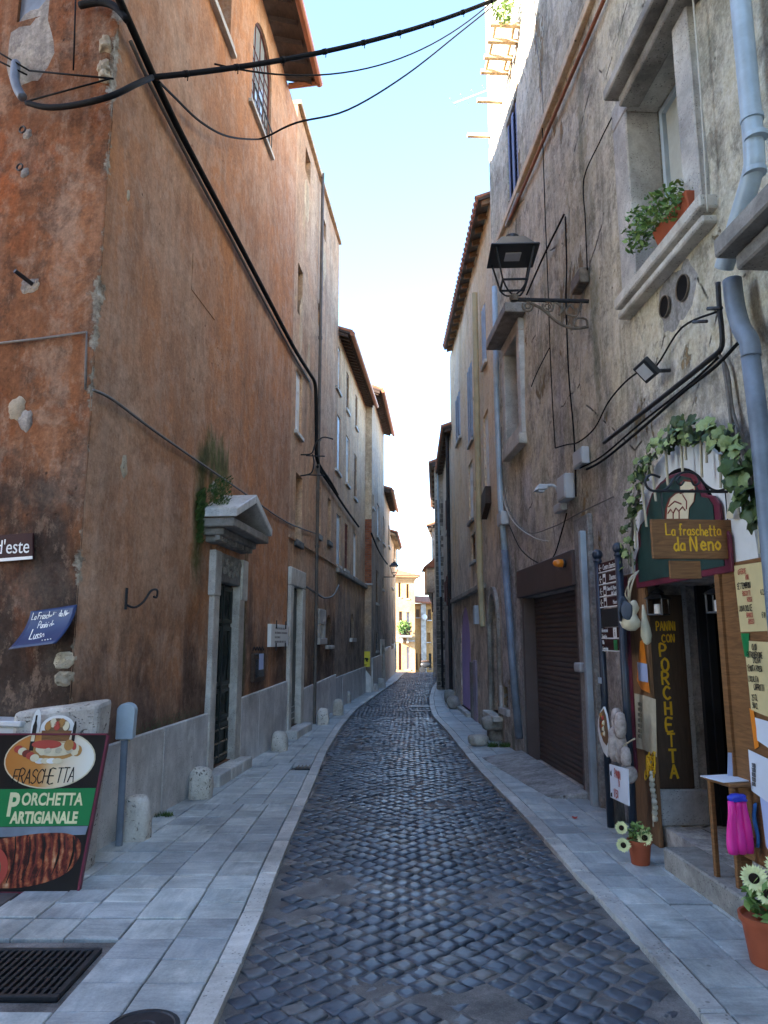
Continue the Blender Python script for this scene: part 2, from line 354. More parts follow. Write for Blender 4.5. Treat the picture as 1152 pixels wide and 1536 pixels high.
M['whitecable'] = simple('cream_cable', (.55, .53, .47), .55, 0, .3, .1, 30)
M['pipe'] = simple('pale_blue_grey_pipe', (.40, .48, .54), .45, .1, .4, .22, 4)
M['pipe2'] = simple('slate_blue_pipe', (.17, .205, .255), .5, .1, .35, .32, 4)
M['pipey'] = simple('ochre_pipe', (.46, .38, .22), .55, 0, .4, .2, 3)
M['gutter'] = simple('copper_brown_gutter', (.36, .13, .06), .45, .2, .5, .2, 4)
M['tile'] = simple('terracotta_roof', (.33, .13, .07), .85, 0, .2, .4, 6, .4)
M['terracotta'] = simple('terracotta_pot', (.33, .075, .03), .6, 0, .35, .15, 8)
M['box'] = simple('light_grey_plastic', (.50, .52, .54), .45, 0, .4, .06, 5)
M['white'] = simple('white_paint', (.74, .74, .72), .55, 0, .35, .06, 8)
M['bluewhite'] = simple('pale_blue_paint', (.50, .60, .68), .5, 0, .35, .1, 5)
M['blueshut'] = simple('blue_shutter', (.17, .20, .34), .6, 0, .3, .2, 6)
M['greyshut'] = simple('grey_blue_shutter', (.40, .46, .55), .6, 0, .3, .15, 6)
M['redshut'] = simple('maroon_shutter', (.13, .04, .035), .6, 0, .3, .2, 6)
M['brownshut'] = simple('brown_shutter', (.18, .10, .05), .6, 0, .3, .2, 6)
M['orangeshut'] = simple('orange_shutter', (.42, .21, .06), .6, 0, .3, .2, 6)
M['violet'] = simple('lilac_door_paint', (.47, .34, .64), .55, 0, .3, .12, 3)
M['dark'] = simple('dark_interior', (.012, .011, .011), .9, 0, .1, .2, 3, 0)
M['interior'] = simple('brown_interior', (.06, .038, .028), .8, 0, .2, .3, 2)
M['tanstone'] = stone('tan_corner_stone', (.30, .25, .18), (.44, .37, .27), (.56, .48, .37), streak=(2, 2, 2), rough=.85, bump=.8)
M['pipedark'] = simple('dark_brown_pipe', (.10, .085, .075), .55, .1, .4, .3, 4)
M['brickred'] = None
def brick_mat():
    n = NT('red_brick_wall', .9, .2); k = n.rnd()
    c = n.ramp(k, [(0, (.26, .085, .045)), (.5, (.36, .13, .065)), (1, (.42, .19, .11))]); g = n.noise(n.pos, 30, 5, .7)
    n.col(n.mix(.5, c, n.ramp(g, [(.3, .3), (.7, .7)]), 'OVERLAY')); n.bump(g, .4, .006); return n.m
M['brickred'] = brick_mat()
M['oldbrick'] = stone('old_wall_stone', (.10, .085, .07), (.22, .19, .155), (.36, .32, .27), streak=(3, 3, 3), rough=.9, bump=.6)
def glass(name, tint=(.05, .06, .07), rough=.06):
    n = NT(name, rough, .8); n.col(n.ramp(n.noise(n.pos, .8, 3), [(.3, tuple(x * .6 for x in tint)), (.7, tint)])); n.b.inputs['Coat Weight'].default_value = .6; return n.m
M['glass'] = glass('dark_window_glass'); M['skyglass'] = glass('sky_tinted_window_glass', (.40, .47, .53), .04)  # pale blue tint paints the sky's reflection into the second glass
M['curtain'] = simple('pale_curtain', (.50, .53, .50), .7, 0, .3, .06, 20)
M['leaf'] = None
def leaf_mat(name, a, b, c):
    n = NT(name, .5, .4); k = n.rnd(); col = n.ramp(k, [(0, a), (.5, b), (1, c)])
    n.col(n.mix(.4, col, n.ramp(n.noise(n.pos, 60, 3), [(.3, .3), (.7, .7)]), 'OVERLAY')); n.b.inputs['Subsurface Weight'].default_value = .0; return n.m
M['leaf'] = leaf_mat('vine_leaf', (.012, .026, .006), (.045, .085, .018), (.30, .38, .15))
M['leaf2'] = leaf_mat('shrub_leaf', (.06, .13, .03), (.12, .22, .05), (.26, .36, .10))
M['moss'] = leaf_mat('moss_tuft', (.03, .07, .012), (.05, .10, .018), (.08, .13, .03))
M['petal'] = simple('cream_petal', (.72, .72, .36), .6, 0, .2, .15, 30)
M['pollen'] = simple('dark_flower_eye', (.022, .014, .01), .9, 0, .1, .4, 60)
M['soil'] = simple('potting_soil', (.03, .022, .017), .95, 0, .1, .4, 40)
M['yellow'] = simple('yellow_lettering', (.75, .42, .02), .5, 0, .3, .12, 12)
M['ywhite'] = simple('cream_lettering', (.72, .68, .40), .5, 0, .3, .08, 12)
M['whitel'] = simple('white_lettering', (.78, .80, .80), .5, 0, .3, .04, 12)
M['blackl'] = simple('black_lettering', (.02, .018, .016), .6, 0, .2, .1, 12)
M['redl'] = simple('red_lettering', (.42, .07, .05), .6, 0, .2, .1, 12)
M['cream_paper'] = simple('yellowed_paper', (.66, .53, .27), .75, 0, .2, .08, 6)
M['oldpaper'] = simple('old_parchment', (.50, .45, .33), .8, 0, .2, .2, 9)
M['paper'] = simple('white_paper', (.66, .70, .78), .7, 0, .25, .05, 6)
M['bluepaper'] = simple('pale_blue_paper', (.42, .5, .74), .7, 0, .25, .05, 6)
M['signbrown'] = simple('brown_sign_face', (.045, .017, .017), .65, 0, .15, .08, 6)
M['maroon'] = simple('maroon_paint', (.14, .02, .04), .45, 0, .4, .15, 8)
M['dkgreen'] = simple('dark_green_paint', (.018, .05, .045), .45, 0, .4, .15, 8)
M['creampaint'] = simple('cream_paint', (.66, .58, .40), .5, 0, .3, .08, 8)
M['wineline'] = simple('wine_red_outline', (.18, .035, .025), .5, 0, .3, .1, 8)
M['brightgreen'] = simple('green_print', (.012, .20, .06), .35, 0, .5, .06, 6)
M['printblack'] = simple('black_print', (.012, .011, .011), .3, 0, .5, .1, 6)
M['pink'] = simple('magenta_plastic', (.80, .025, .30), .4, 0, .5, .06, 8)
M['bluecloth'] = simple('blue_cloth', (.06, .20, .52), .85, 0, .2, .12, 14)
M['bluecap'] = simple('royal_blue_plastic', (.02, .04, .45), .35, 0, .5, .1, 8)
M['signyellow'] = simple('yellow_sign', (.75, .62, .03), .45, 0, .4, .05, 5)
M['lampglow'] = simple('led_lens', (.55, .57, .6), .3, 0, .5, .05, 30)
M['orangelamp'] = simple('amber_lens', (.80, .24, .02), .3, 0, .5, .08, 10)
M['candle'] = simple('white_candle', (.80, .80, .78), .5, 0, .3, .03, 8)
M['garlic'] = simple('garlic_white', (.62, .57, .45), .6, 0, .3, .12, 20)
M['gourd'] = simple('pale_gourd', (.70, .64, .47), .5, 0, .4, .1, 10)
M['darkgourd'] = simple('dark_cloth_leaf', (.06, .075, .10), .6, 0, .3, .2, 10)
M['rope'] = simple('jute_rope', (.50, .45, .33), .9, 0, .1, .2, 50)
M['salami'] = simple('mouldy_sausage', (.40, .34, .31), .85, 0, .2, .35, 25, .5)
# ------------------------------------------------------------------ plan of the street
FL = wall_frame(-2.262, 5.45, .095, 1, 1, -.095)         # left house fronts
FS = wall_frame(-2.262, 5.45, -1, .29, -.29, -1)         # flank of the corner house, facing the side street
FR = wall_frame(2.08, 7.69, -.055, 1, -1, -.055)         # right house fronts
FR2 = wall_frame(1.859, 11.7, -.008, 1, -1, -.008)
FR3 = wall_frame(1.80, 19.1, .035, 1, -1, .035)
FR4 = wall_frame(1.72, 24.3, .07, 1, -1, .07)
FD = wall_frame(-.39, 23.0, .078, 1, 1, -.078)
FE = wall_frame(.0, 28.0, .06, 1, 1, -.06)
def sd(fr, d): return (d - fr.o.y) / fr.t.y
# kerb lines from the two edges of the cobbles
def line_fn(px):
    pts = [ground(*p) for p in px]
    pts = [(p.y, p.x) for p in pts]; pts = [(-6.0, pts[0][1])] + pts + [(60.0, pts[-1][1] + 2.2)]
    def f(d):
        for (a, xa), (b, xb) in zip(pts, pts[1:]):
            if d <= b: return xa + (xb - xa) * (d - a) / (b - a)
        return pts[-1][1]
    return f
KL = line_fn([(325, 1536), (385, 1400), (420, 1300), (462, 1200), (490, 1130), (513, 1090), (535, 1065), (557, 1049), (579, 1033), (595.5, 1021.6), (607, 1010)])
KR = line_fn([(1035, 1510), (1020, 1490), (926, 1382), (866, 1320), (783, 1225), (711, 1150), (672, 1100), (649, 1075), (645, 1062), (644, 1047), (648, 1033), (656, 1021.6), (664, 1010)])
def WL(d):  # foot of the left walls
    if d < 5.3: return -2.3
    if d < 23: return -2.78 + .095 * d
    if d < 28: return -.39 + .078 * (d - 23)
    return .06 * (d - 28)
def WR(d):
    if d < 11.7: return 2.503 - .055 * d
    if d < 19.1: return 1.859 - .008 * (d - 11.7)
    if d < 24.3: return 1.80 + .035 * (d - 19.1)
    return 1.75 + .07 * (d - 24.3)
def gz(d): return 0.0 if d < 37.5 else -(d - 37.5) * .045   # the street tips over a crest and falls away

# ------------------------------------------------------------------ ground, road, pavements
g = MB()
ys = [-40, -6, 37.5, 60, 90, 900]
for a, b in zip(ys, ys[1:]):
    g.quad((-900, a, gz(a) - .06), (900, a, gz(a) - .06), (900, b, gz(min(b, 90)) - .06), (-900, b, gz(min(b, 90)) - .06))
tag(g.build('ground', M['darkstone']), kind='structure')

rd = MB(); d = 1.6; rows = []
while d < 56:
    step = .05 if d < 8 else (.1 if d < 16 else .4)
    rows.append(d); d += step
NX = 44; prev = None
for d in rows:
    xl, xr = KL(d) - .02, KR(d) + .02; row = []
    for i in range(NX + 1):
        x = xl + (xr - xl) * i / NX
        h = noise.noise(Vector((x * 1.5, d * 1.5, 0))) * .012 + noise.noise(Vector((x * 7, d * 7, 3))) * .004
        row.append(Vector((x, d, gz(d) - .0075 + h)))
    k = len(rd.v); rd.v += row; rd.r += [0.0] * len(row)
    if prev is not None:
        for i in range(NX): rd.f.append((prev + i, prev + i + 1, k + i + 1, k + i))
    prev = k
road = rd.build('road', M['mortar'], smooth=True); tag(road, kind='structure')

def cobble_proto(seed):
    rnd = random.Random(seed); mb = MB(); n = 8; rings = [(.98, -.03), (1.0, -.003), (.945, .0014), (.45, .0022)]
    sq = [rnd.uniform(.86, 1.06) for _ in range(n)]
    for q, z in rings:
        for j in range(n):
            a = 2 * math.pi * j / n; c, s_ = math.cos(a), math.sin(a)
            m = max(abs(c), abs(s_)); kx = q * .0555 * sq[j] / (m * .93 + .07)
            mb.v.append(Vector((c * kx * rnd.uniform(.97, 1.03), s_ * kx * rnd.uniform(.97, 1.03), z + rnd.uniform(-.001, .001)))); mb.r.append(0.0)
    for i in range(len(rings) - 1):
        for j in range(n): mb.f.append((i * n + j, i * n + (j + 1) % n, (i + 1) * n + (j + 1) % n, (i + 1) * n + j))
    c = len(mb.v); mb.v.append(Vector((0, 0, .0022))); mb.r.append(0.0)
    for j in range(n): mb.f.append((3 * n + j, 3 * n + (j + 1) % n, c))
    return mb
protos = [cobble_proto(s) for s in range(14)]
pmesh = []
for p in protos:
    o = p.build('cobblestone', M['cobble'], smooth=True); pmesh.append(o.data); bpy.data.objects.remove(o)
spots = []
SP = .113; ca, sa = math.cos(math.radians(43)), math.sin(math.radians(43))
for i in range(-460, 461):
    for j in range(-460, 461):
        u, v = i * SP, j * SP + (.5 * SP if False else 0)
        x, y = u * ca - v * sa, u * sa + v * ca + 20
        if not (2.6 < y < 50): continue
        wx = .10 * noise.noise(Vector((x * .9, y * .45, 2))); wy = .16 * noise.noise(Vector((x * .8, y * .5, 9)))
        x += wx + rr(-.010, .010); y += wy + rr(-.010, .010)
        if x < KL(y) + .035 or x > KR(y) - .035: continue
        if noise.noise(Vector((x * 1.1, y * 1.1, 5))) > .47 and R() < .55: continue     # stones lost under grit
        spots.append((y, x))
spots.sort()
near = [s for s in spots if s[0] > 3.3]
rest = MB()
nind = 0
for y, x in spots:
    rz = math.radians(43 + rr(-9, 9)) + .26 * noise.noise(Vector((x, y * .5, 1))); sc_ = (rr(.84, 1.09), rr(.80, 1.06)); z = gz(y) + rr(-.006, .004)
    if y > 3.3 and nind < 300:
        o = bpy.data.objects.new('cobblestone', random.choice(pmesh)); COL.objects.link(o); o.parent = road
        o.location = (x, y, z); o.rotation_euler = (rr(-.05, .05), rr(-.05, .05), rz); o.scale = (sc_[0], sc_[1], 1); nind += 1
    else:
        p = random.choice(protos); rest.rv = R(); c, s_ = math.cos(rz), math.sin(rz); tx, ty = rr(-.05, .05), rr(-.05, .05)
        if y > 16 :   # far stones: a domed four-sided top is all that can be seen
            q = []
            for a, b in ((-1, -1), (1, -1), (1, 1), (-1, 1)):
                for e, zz in ((.05, -.02), (.041, .006)): q.append((a * e * sc_[0], b * e * sc_[1], zz + tx * a * e + ty * b * e))
            vs = [Vector((x + a * c - b * s_, y + a * s_ + b * c, z + zz)) for a, b, zz in q]
            rest.add(vs, [(1, 3, 5, 7), (0, 2, 3, 1), (2, 4, 5, 3), (4, 6, 7, 5), (6, 0, 1, 7)])
        else:
            vs = [Vector((x + v.x * sc_[0] * c - v.y * sc_[1] * s_, y + v.x * sc_[0] * s_ + v.y * sc_[1] * c, z + v.z + tx * v.x + ty * v.y)) for v in p.v]
            rest.add(vs, p.f)
tag(rest.build('cobbles', M['cobble'], road, smooth=True), kind='stuff')

def slab(mb, q, z0, z1, ch=.006):
    """paving slab over the corner points q (counter-clockwise) with a chipped arris"""
    c = sum((Vector((p[0], p[1], 0)) for p in q), Vector()) / len(q); n = len(q)
    inn = [Vector((p[0], p[1], 0)).lerp(c, min(.2, ch / max(.02, (Vector((p[0], p[1], 0)) - c).length))) for p in q]
    tz = [rr(-.0025, .0025) for _ in q]; base = [gz(p[1]) for p in q]
    vs = [(p[0], p[1], b + z0) for p, b in zip(q, base)] + [(p[0], p[1], b + z1 - ch * .8 + t) for p, t, b in zip(q, tz, base)] + [(p.x, p.y, b + z1 + t) for p, t, b in zip(inn, tz, base)]
    mb.rv = R()
    mb.add(vs, [tuple(range(2 * n, 3 * n))] + [(i, (i + 1) % n, n + (i + 1) % n, n + i) for i in range(n)] + [(n + i, n + (i + 1) % n, 2 * n + (i + 1) % n, 2 * n + i) for i in range(n)])
def holes_clear(q, holes):
    cx = sum(p[0] for p in q) / 4; cy = sum(p[1] for p in q) / 4
    return not any(a < cx < b and c < cy < d for a, b, c, d in holes)
def pavement(side, K, Wf, d0, d1, colw, holes, far):
    sg = -1 if side == 'l' else 1
    base = MB(); ds = [d0 + i * .5 for i in range(int((d1 - d0) / .5) + 1)]
    for a, b in zip(ds, ds[1:]):
        base.quad((K(a) - sg * .0, a, gz(a) + .004), (K(b), b, gz(b) + .004), (Wf(b) + sg * .25, b, gz(b) + .004), (Wf(a) + sg * .25, a, gz(a) + .004))
    pv = base.build('pavement', M['mortar']); tag(pv, kind='structure')
    joined = MB(); kj = MB(); d = d0; nrow = 0; lo = 0.0; n = 5
    ZT = .026
    # kerb stones
    e = d0
    while e < d1:
        ln = rr(.5, .95); b = min(e + ln, d1); kw = .115
        q = [(K(e + .004) + sg * .0, e + .004), (K(b - .004), b - .004), (K(b - .004) + sg * kw, b - .004), (K(e + .004) + sg * kw, e + .004)]
        if sg < 0: q = q[::-1]
        if e < far: m = MB(); slab(m, q, -.03, ZT + .004, .012); m.build('kerb_stone', M['kerb'], pv)
        else: slab(kj, q, -.03, ZT + .004, .012)
        e = b
    if kj.f: tag(kj.build('kerb_stones', M['kerb'], pv), kind='stuff')
    while d < d1:
        h = rr(.245, .30); e = min(d + h, d1)
        if nrow % 9 == 0:
            w = abs(Wf(d) - K(d)) - .12; n = max(1, round(w / colw)); jit = [0] + [rr(-.03, .03) for _ in range(n - 1)] + [0]
        nrow += 1
        def X(f, y): return K(y) + sg * .122 + (Wf(y) - K(y) - sg * .122) * f
        sk = rr(-.006, .006); gp = .0035
        for i in range(n):
            fa, fb = (i + jit[i]) / n, (i + 1 + jit[i + 1]) / n
            a0, a1 = d + gp + sk * i, e - gp + sk * i
            if e >= d1: a1 = d1
            q = [(X(fa, a0) + sg * gp, a0), (X(fb, a0) - sg * gp, a0), (X(fb, a1) - sg * gp, a1), (X(fa, a1) + sg * gp, a1)]
            if not holes_clear(q, holes): continue
            if sg < 0: q = q[::-1]
            if d < far: m = MB(); slab(m, q, -.02, ZT + rr(-.002, .002)); m.build('paving_slab', M['slab'], pv)
            else: slab(joined, q, -.02, ZT + rr(-.002, .002), .004)
        d = e
    tag(joined.build('paving_slabs', M['slab'], pv), kind='stuff')
    return pv
ga, gb = ground(-30, 1497, .03), ground(142, 1422, .03)
grate_box = (-2.6, (ground(140, 1421, .03).x + ground(102, 1495, .03).x) / 2, ground(60, 1495, .03).y, ground(60, 1421, .03).y)
dg = ground(464, 1149, .03); drain_box = (dg.x - .17, dg.x + .17, dg.y - .14, dg.y + .14)
pl = pavement('l', KL, WL, 2.7, 40, .27, [grate_box, drain_box], 8.2)
pr = pavement('r', KR, WR, 2.9, 40, .29, [], 8.6)
# side street to the left: dark slabs falling away round the corner
ssb = MB(); ssb.quad((-14, 2.0, .0), (-2.3, 2.0, .0), (-2.3, 5.45, .0), (-14, 8.6, .0))
ss = tag(ssb.build('side_street', M['mortar']), kind='structure')
for i in range(6):
    for j in range(9):
        x0 = -2.32 - i * .4; y0 = 2.1 + j * .42
        if y0 + .4 > 5.45 + (-2.3 - x0) * .29: continue
        m = MB(); slab(m, [(x0 - .392, y0), (x0, y0), (x0, y0 + .412), (x0 - .392, y0 + .412)], -.02, .018); m.build('paving_slab', M['darkstone'], ss)

# ------------------------------------------------------------------ walls with real openings
AMP = {}
def surf(fr, s, z, lift=0.0):
    amp, k = AMP.get(id(fr), (0, 1)); p = fr.P(s, z)
    return p + fr.n * (amp * (noise.noise(p * k) + .4 * noise.noise(p * k * 3.1) - .75) + lift)
def facade(name, fr, s0, s1, z0, z1, ops, mat, parent, cell=.3, amp=.012, k=1.3, chip=None, back=6.0, kind=None, ends=True, zt=None):
    AMP[id(fr)] = (amp, k)
    def lines(a, b, cuts):
        n = max(1, int(round((b - a) / cell))); L = [a + (b - a) * i / n for i in range(n + 1)]
        cuts = sorted(set(round(c, 5) for c in cuts if a < c < b))
        L = [x for x in L if x in (a, b) or all(abs(x - c) > .04 for c in cuts)] + cuts
        return sorted(set(L))
    cs = [o['s0'] for o in ops] + [o['s1'] for o in ops]; cz = [o['z0'] for o in ops] + [o['z1'] for o in ops]
    if chip: cs += [s0 + x for x in (.02, .045, .075, .11, .16, .22)]
    S, Z = lines(s0, s1, cs), lines(z0, z1, cz)
    if chip: Z = [z0 + (z1 - z0) * i / 240 for i in range(241)]; Z = sorted(set([z for z in Z if all(abs(z - c) > .012 for c in cz)] + cz))
    mb = MB(); mb.w = []
    for s in S:
        for z in Z:
            fade = 1.0
            for o in ops:
                dx = max(o['s0'] - s, 0, s - o['s1']); dz = max(o['z0'] - z, 0, z - o['z1']); fade = min(fade, math.hypot(dx, dz) / .18)
            if s - s0 < .3 and not chip: fade *= (s - s0) / .3
            if s1 - s < .3: fade *= (s1 - s) / .3
            p = fr.P(s, z); w = 0.0
            p += fr.n * (amp * fade * (noise.noise(p * k) + .4 * noise.noise(p * k * 3.1) - .75))
            if chip:
                e = math.exp(-((s - s0) / .07)); c, wv = chip(z); p += c * e
                w = wv * math.exp(-((s - s0) / .10))
            mb.v.append(p); mb.r.append(0.0); mb.w.append(w)
    nz = len(Z)
    for i in range(len(S) - 1):
        for j in range(nz - 1):
            a, b = (S[i] + S[i + 1]) / 2, (Z[j] + Z[j + 1]) / 2
            if any(o['s0'] < a < o['s1'] and o['z0'] < b < o['z1'] for o in ops): continue
            mb.f.append((i * nz + j, (i + 1) * nz + j, (i + 1) * nz + j + 1, i * nz + j + 1))
    for o in ops:
        a, b, c, d, dp = o['s0'], o['s1'], o['z0'], o['z1'], o.get('depth', .25)
        if o.get('arch'):
            r = (b - a) / 2; m = (a + b) / 2; rz = min(r, o.get('rise', r)); n = 12
            arc = [(m - r * math.cos(math.pi * i / n), d - rz + rz * math.sin(math.pi * i / n)) for i in range(n + 1)]
            for i in range(n):
                p, q = arc[i], arc[i + 1]
                mb.add([fr.P(p[0], p[1]), fr.P(q[0], q[1]), fr.P(q[0], d), fr.P(p[0], d)], [(0, 1, 2, 3)]); mb.w += [0] * 4
            loop = [(a, c)] + arc + [(b, c)]
        else: loop = [(a, c), (a, d), (b, d), (b, c)]
        for p, q in zip(loop, loop[1:] + loop[:1]):
            mb.add([fr.P(*p), fr.P(*q), fr.P(*q, -dp), fr.P(*p, -dp)], [(0, 1, 2, 3)]); mb.w += [0] * 4
    if ends:
        for s in ((s1 - .004,) if chip else (s0 + .004, s1 - .004)):
            mb.add([fr.P(s, z0, -.002), fr.P(s, z1, -.002), fr.P(s, z1, -back), fr.P(s, z0, -back)], [(0, 1, 2, 3)]); mb.w += [0] * 4
        mb.add([fr.P(s0, z0, -back), fr.P(s1, z0, -back), fr.P(s1, z1, -back), fr.P(s0, z1, -back)], [(0, 1, 2, 3)]); mb.w += [0] * 4
        mb.add([fr.P(s0, z1), fr.P(s1, z1), fr.P(s1, z1, -back), fr.P(s0, z1, -back)], [(0, 1, 2, 3)]); mb.w += [0] * 4
    me_o = mb.build(name, mat, parent)
    me = me_o.data
    me.polygons.foreach_set('use_smooth', [True] * len(me.polygons))
    me_o.modifiers.new('edges', 'EDGE_SPLIT').split_angle = math.radians(35)
    return me_o
def op(fr, xl, xr, yt, yb, arch=False, depth=.25, **kw):
    a, b, c, d = fr.rc(xl, xr, yt, yb); return dict(s0=a, s1=b, z0=c, z1=d, arch=arch, depth=depth, **kw)

def window(fr, o, parent, kind='dark', frame='white', sill='trav', bars=(2, 3), trim=None, so=.05):
    """window set in opening o; frame is the part, panes / slats / sill its sub-parts"""
    a, b, c, d, dp = o['s0'], o['s1'], o['z0'], o['z1'], o['depth']; w, h = b - a, d - c
    m = MB(); fw = min(.055, w * .14); oo = -dp + .002
    m.box(fr, a, a + fw, c, d, oo, oo + .05); m.box(fr, b - fw, b, c, d, oo, oo + .05)
    m.box(fr, a + fw, b - fw, c, c + fw, oo, oo + .05); m.box(fr, a + fw, b - fw, d - fw, d, oo, oo + .05)
    if kind in ('dark', 'pale'):
        for i in range(1, bars[0]): x = a + w * i / bars[0]; m.box(fr, x - fw * .5, x + fw * .5, c + fw, d - fw, oo + .002, oo + .048)
        for i in range(1, bars[1]):
            z = c + h * i / bars[1]
            for q in range(bars[0]):
                x0 = a + w * q / bars[0] + fw * (1 if q == 0 else .5); x1 = a + w * (q + 1) / bars[0] - fw * (1 if q == bars[0] - 1 else .5)
                m.box(fr, x0, x1, z - .012, z + .012, oo + .004, oo + .044)
    f = m.build('window', M[frame], parent)
    p = MB(); p.quad(fr.P(a, c, oo + .012), fr.P(b, c, oo + .012), fr.P(b, d, oo + .012), fr.P(a, d, oo + .012))
    p.build('pane', M['glass'] if kind == 'dark' else M['skyglass'] if kind == 'pale' else M['dark'], f)
    if kind == 'shutter':
        for half in range(2):
            x0 = a + fw + (w - 2 * fw) * half / 2 + .004; x1 = a + fw + (w - 2 * fw) * (half + 1) / 2 - .004; s_ = MB(); st = min(.05, (x1 - x0) * .2)
            for q in ((x0, x0 + st), (x1 - st, x1)): s_.box(fr, *q, c + fw, d - fw, oo + .052, oo + .085)
            n = max(6, int(h / .075))
            for i in range(n):
                z = c + fw + (h - 2 * fw) * (i + .5) / n; t = (h - 2 * fw) / n * .42
                s_.hexa([fr.P(x0 + st, z - t, oo + .082), fr.P(x1 - st, z - t, oo + .082), fr.P(x1 - st, z - t + .008, oo + .078), fr.P(x0 + st, z - t + .008, oo + .078),
                         fr.P(x0 + st, z + t, oo + .055), fr.P(x1 - st, z + t, oo + .055), fr.P(x1 - st, z + t + .008, oo + .051), fr.P(x0 + st, z + t + .008, oo + .051)])
            s_.build('shutter', M[frame], f)
    if kind == 'panel':
        for half in range(2):
            x0 = a + fw + (w - 2 * fw) * half / 2 + .003; x1 = a + fw + (w - 2 * fw) * (half + 1) / 2 - .003; s_ = MB()
            s_.box(fr, x0, x1, c + fw, d - fw, oo + .02, oo + .045)
            for q in range(3):
                za = c + fw + (h - 2 * fw) * q / 3 + .05; zb = c + fw + (h - 2 * fw) * (q + 1) / 3 - .05
                s_.box(fr, x0 + .04, x1 - .04, za, zb, oo + .046, oo + .056)
            s_.build('shutter', M[frame], f)
    if sill: MB().box(fr, a - .06, b + .06, c - .07, c + .002, -dp + .06, so).build('sill', M[sill], f, bevel=.008)
    if trim:
        t = MB(); tw = .11
        t.box(fr, a - tw, a - .001, c, d + tw, .002, .03); t.box(fr, b + .001, b + tw, c, d + tw, .002, .03); t.box(fr, a, b, d + .001, d + tw, .002, .029)
        t.build('surround', M[trim], f, bevel=.006)
    return f
def backing(fr, o, parent, mat='dark', name='niche_back'):
    a, b, c, d, dp = o['s0'], o['s1'], o['z0'], o['z1'], o['depth']
    m = MB(); m.box(fr, a - .05, b + .05, c - .05, d + .05, -dp - .06, -dp + .001); return m.build(name, M[mat], parent)
def eave(fr, parent, s0, s1, z, over, nraf, mat='darkwood', gut='gutter', inner=2.5, rise=.32, th=.05, tiles=True):
    e = MB(); zz = lambda o: z + (over - o) * rise
    e.hexa([fr.P(s0, zz(-inner), -inner), fr.P(s1, zz(-inner), -inner), fr.P(s1, zz(over), over), fr.P(s0, zz(over), over),
            fr.P(s0, zz(-inner) + th, -inner), fr.P(s1, zz(-inner) + th, -inner), fr.P(s1, zz(over) + th, over), fr.P(s0, zz(over) + th, over)])
    r = e.build('roof', M['darkwood'], parent)
    for i in range(nraf):
        s = s0 + .06 + (s1 - s0 - .12) * i / max(1, nraf - 1); b = MB()
        b.hexa([fr.P(s - .035, zz(-.06) - .10, -.06), fr.P(s + .035, zz(-.06) - .10, -.06), fr.P(s + .035, zz(over - .06) - .09, over - .06), fr.P(s - .035, zz(over - .06) - .09, over - .06),
                fr.P(s - .035, zz(-.06) - .002, -.06), fr.P(s + .035, zz(-.06) - .002, -.06), fr.P(s + .035, zz(over - .06) - .002, over - .06), fr.P(s - .035, zz(over - .06) - .002, over - .06)])
        b.build('rafter', M[mat], r)
    if gut:
        gt = MB(); gt.tube([fr.P(s0 - .03, z - .005, over + .06), fr.P((s0 + s1) / 2, z - .01, over + .06), fr.P(s1 + .03, z - .015, over + .06)], .062, 10)
        gt.build('gutter', M[gut], r, smooth=False)
    if tiles:
        t = MB(); n = max(3, int((s1 - s0) / .19))
        for i in range(n):
            s = s0 + (s1 - s0) * (i + .5) / n; t.rv = R()
            t.tube([fr.P(s, zz(over + .03) + th + .03, over + .03), fr.P(s, zz(-inner) + th + .03, -inner)], .075, 6)
        tag(t.build('roof_tiles', M['tile'], r), kind='stuff')
    return r
# lettering -----------------------------------------------------------------
def text(fr, s, z, o, txt, size, mat, parent, name='lettering', align='LEFT', sx=1.0, bold=0.0, shear=0.0, ext=.0012, rot=0.0):
    c = bpy.data.curves.new(name, 'FONT'); c.body = txt; c.size = size; c.align_x = align; c.offset = bold; c.shear = shear; c.extrude = ext; c.resolution_u = 3
    tmp = bpy.data.objects.new(name, c); COL.objects.link(tmp); me = bpy.data.meshes.new_from_object(tmp); bpy.data.objects.remove(tmp); bpy.data.curves.remove(c)
    mb = MB(); ca_, sa_ = math.cos(rot), math.sin(rot); flip = fr.t.cross(fr.up).dot(fr.n) < 0
    for v in me.vertices:
        x, y = v.co.x * sx, v.co.y; x, y = x * ca_ - y * sa_, x * sa_ + y * ca_
        if flip: x = -x
        mb.v.append(fr.P(s + x, z + y, o + v.co.z)); mb.r.append(0.0)
    mb.f = [tuple(p.vertices) for p in me.polygons]; bpy.data.meshes.remove(me)
    return mb.build(name, M[mat] if isinstance(mat, str) else mat, parent)
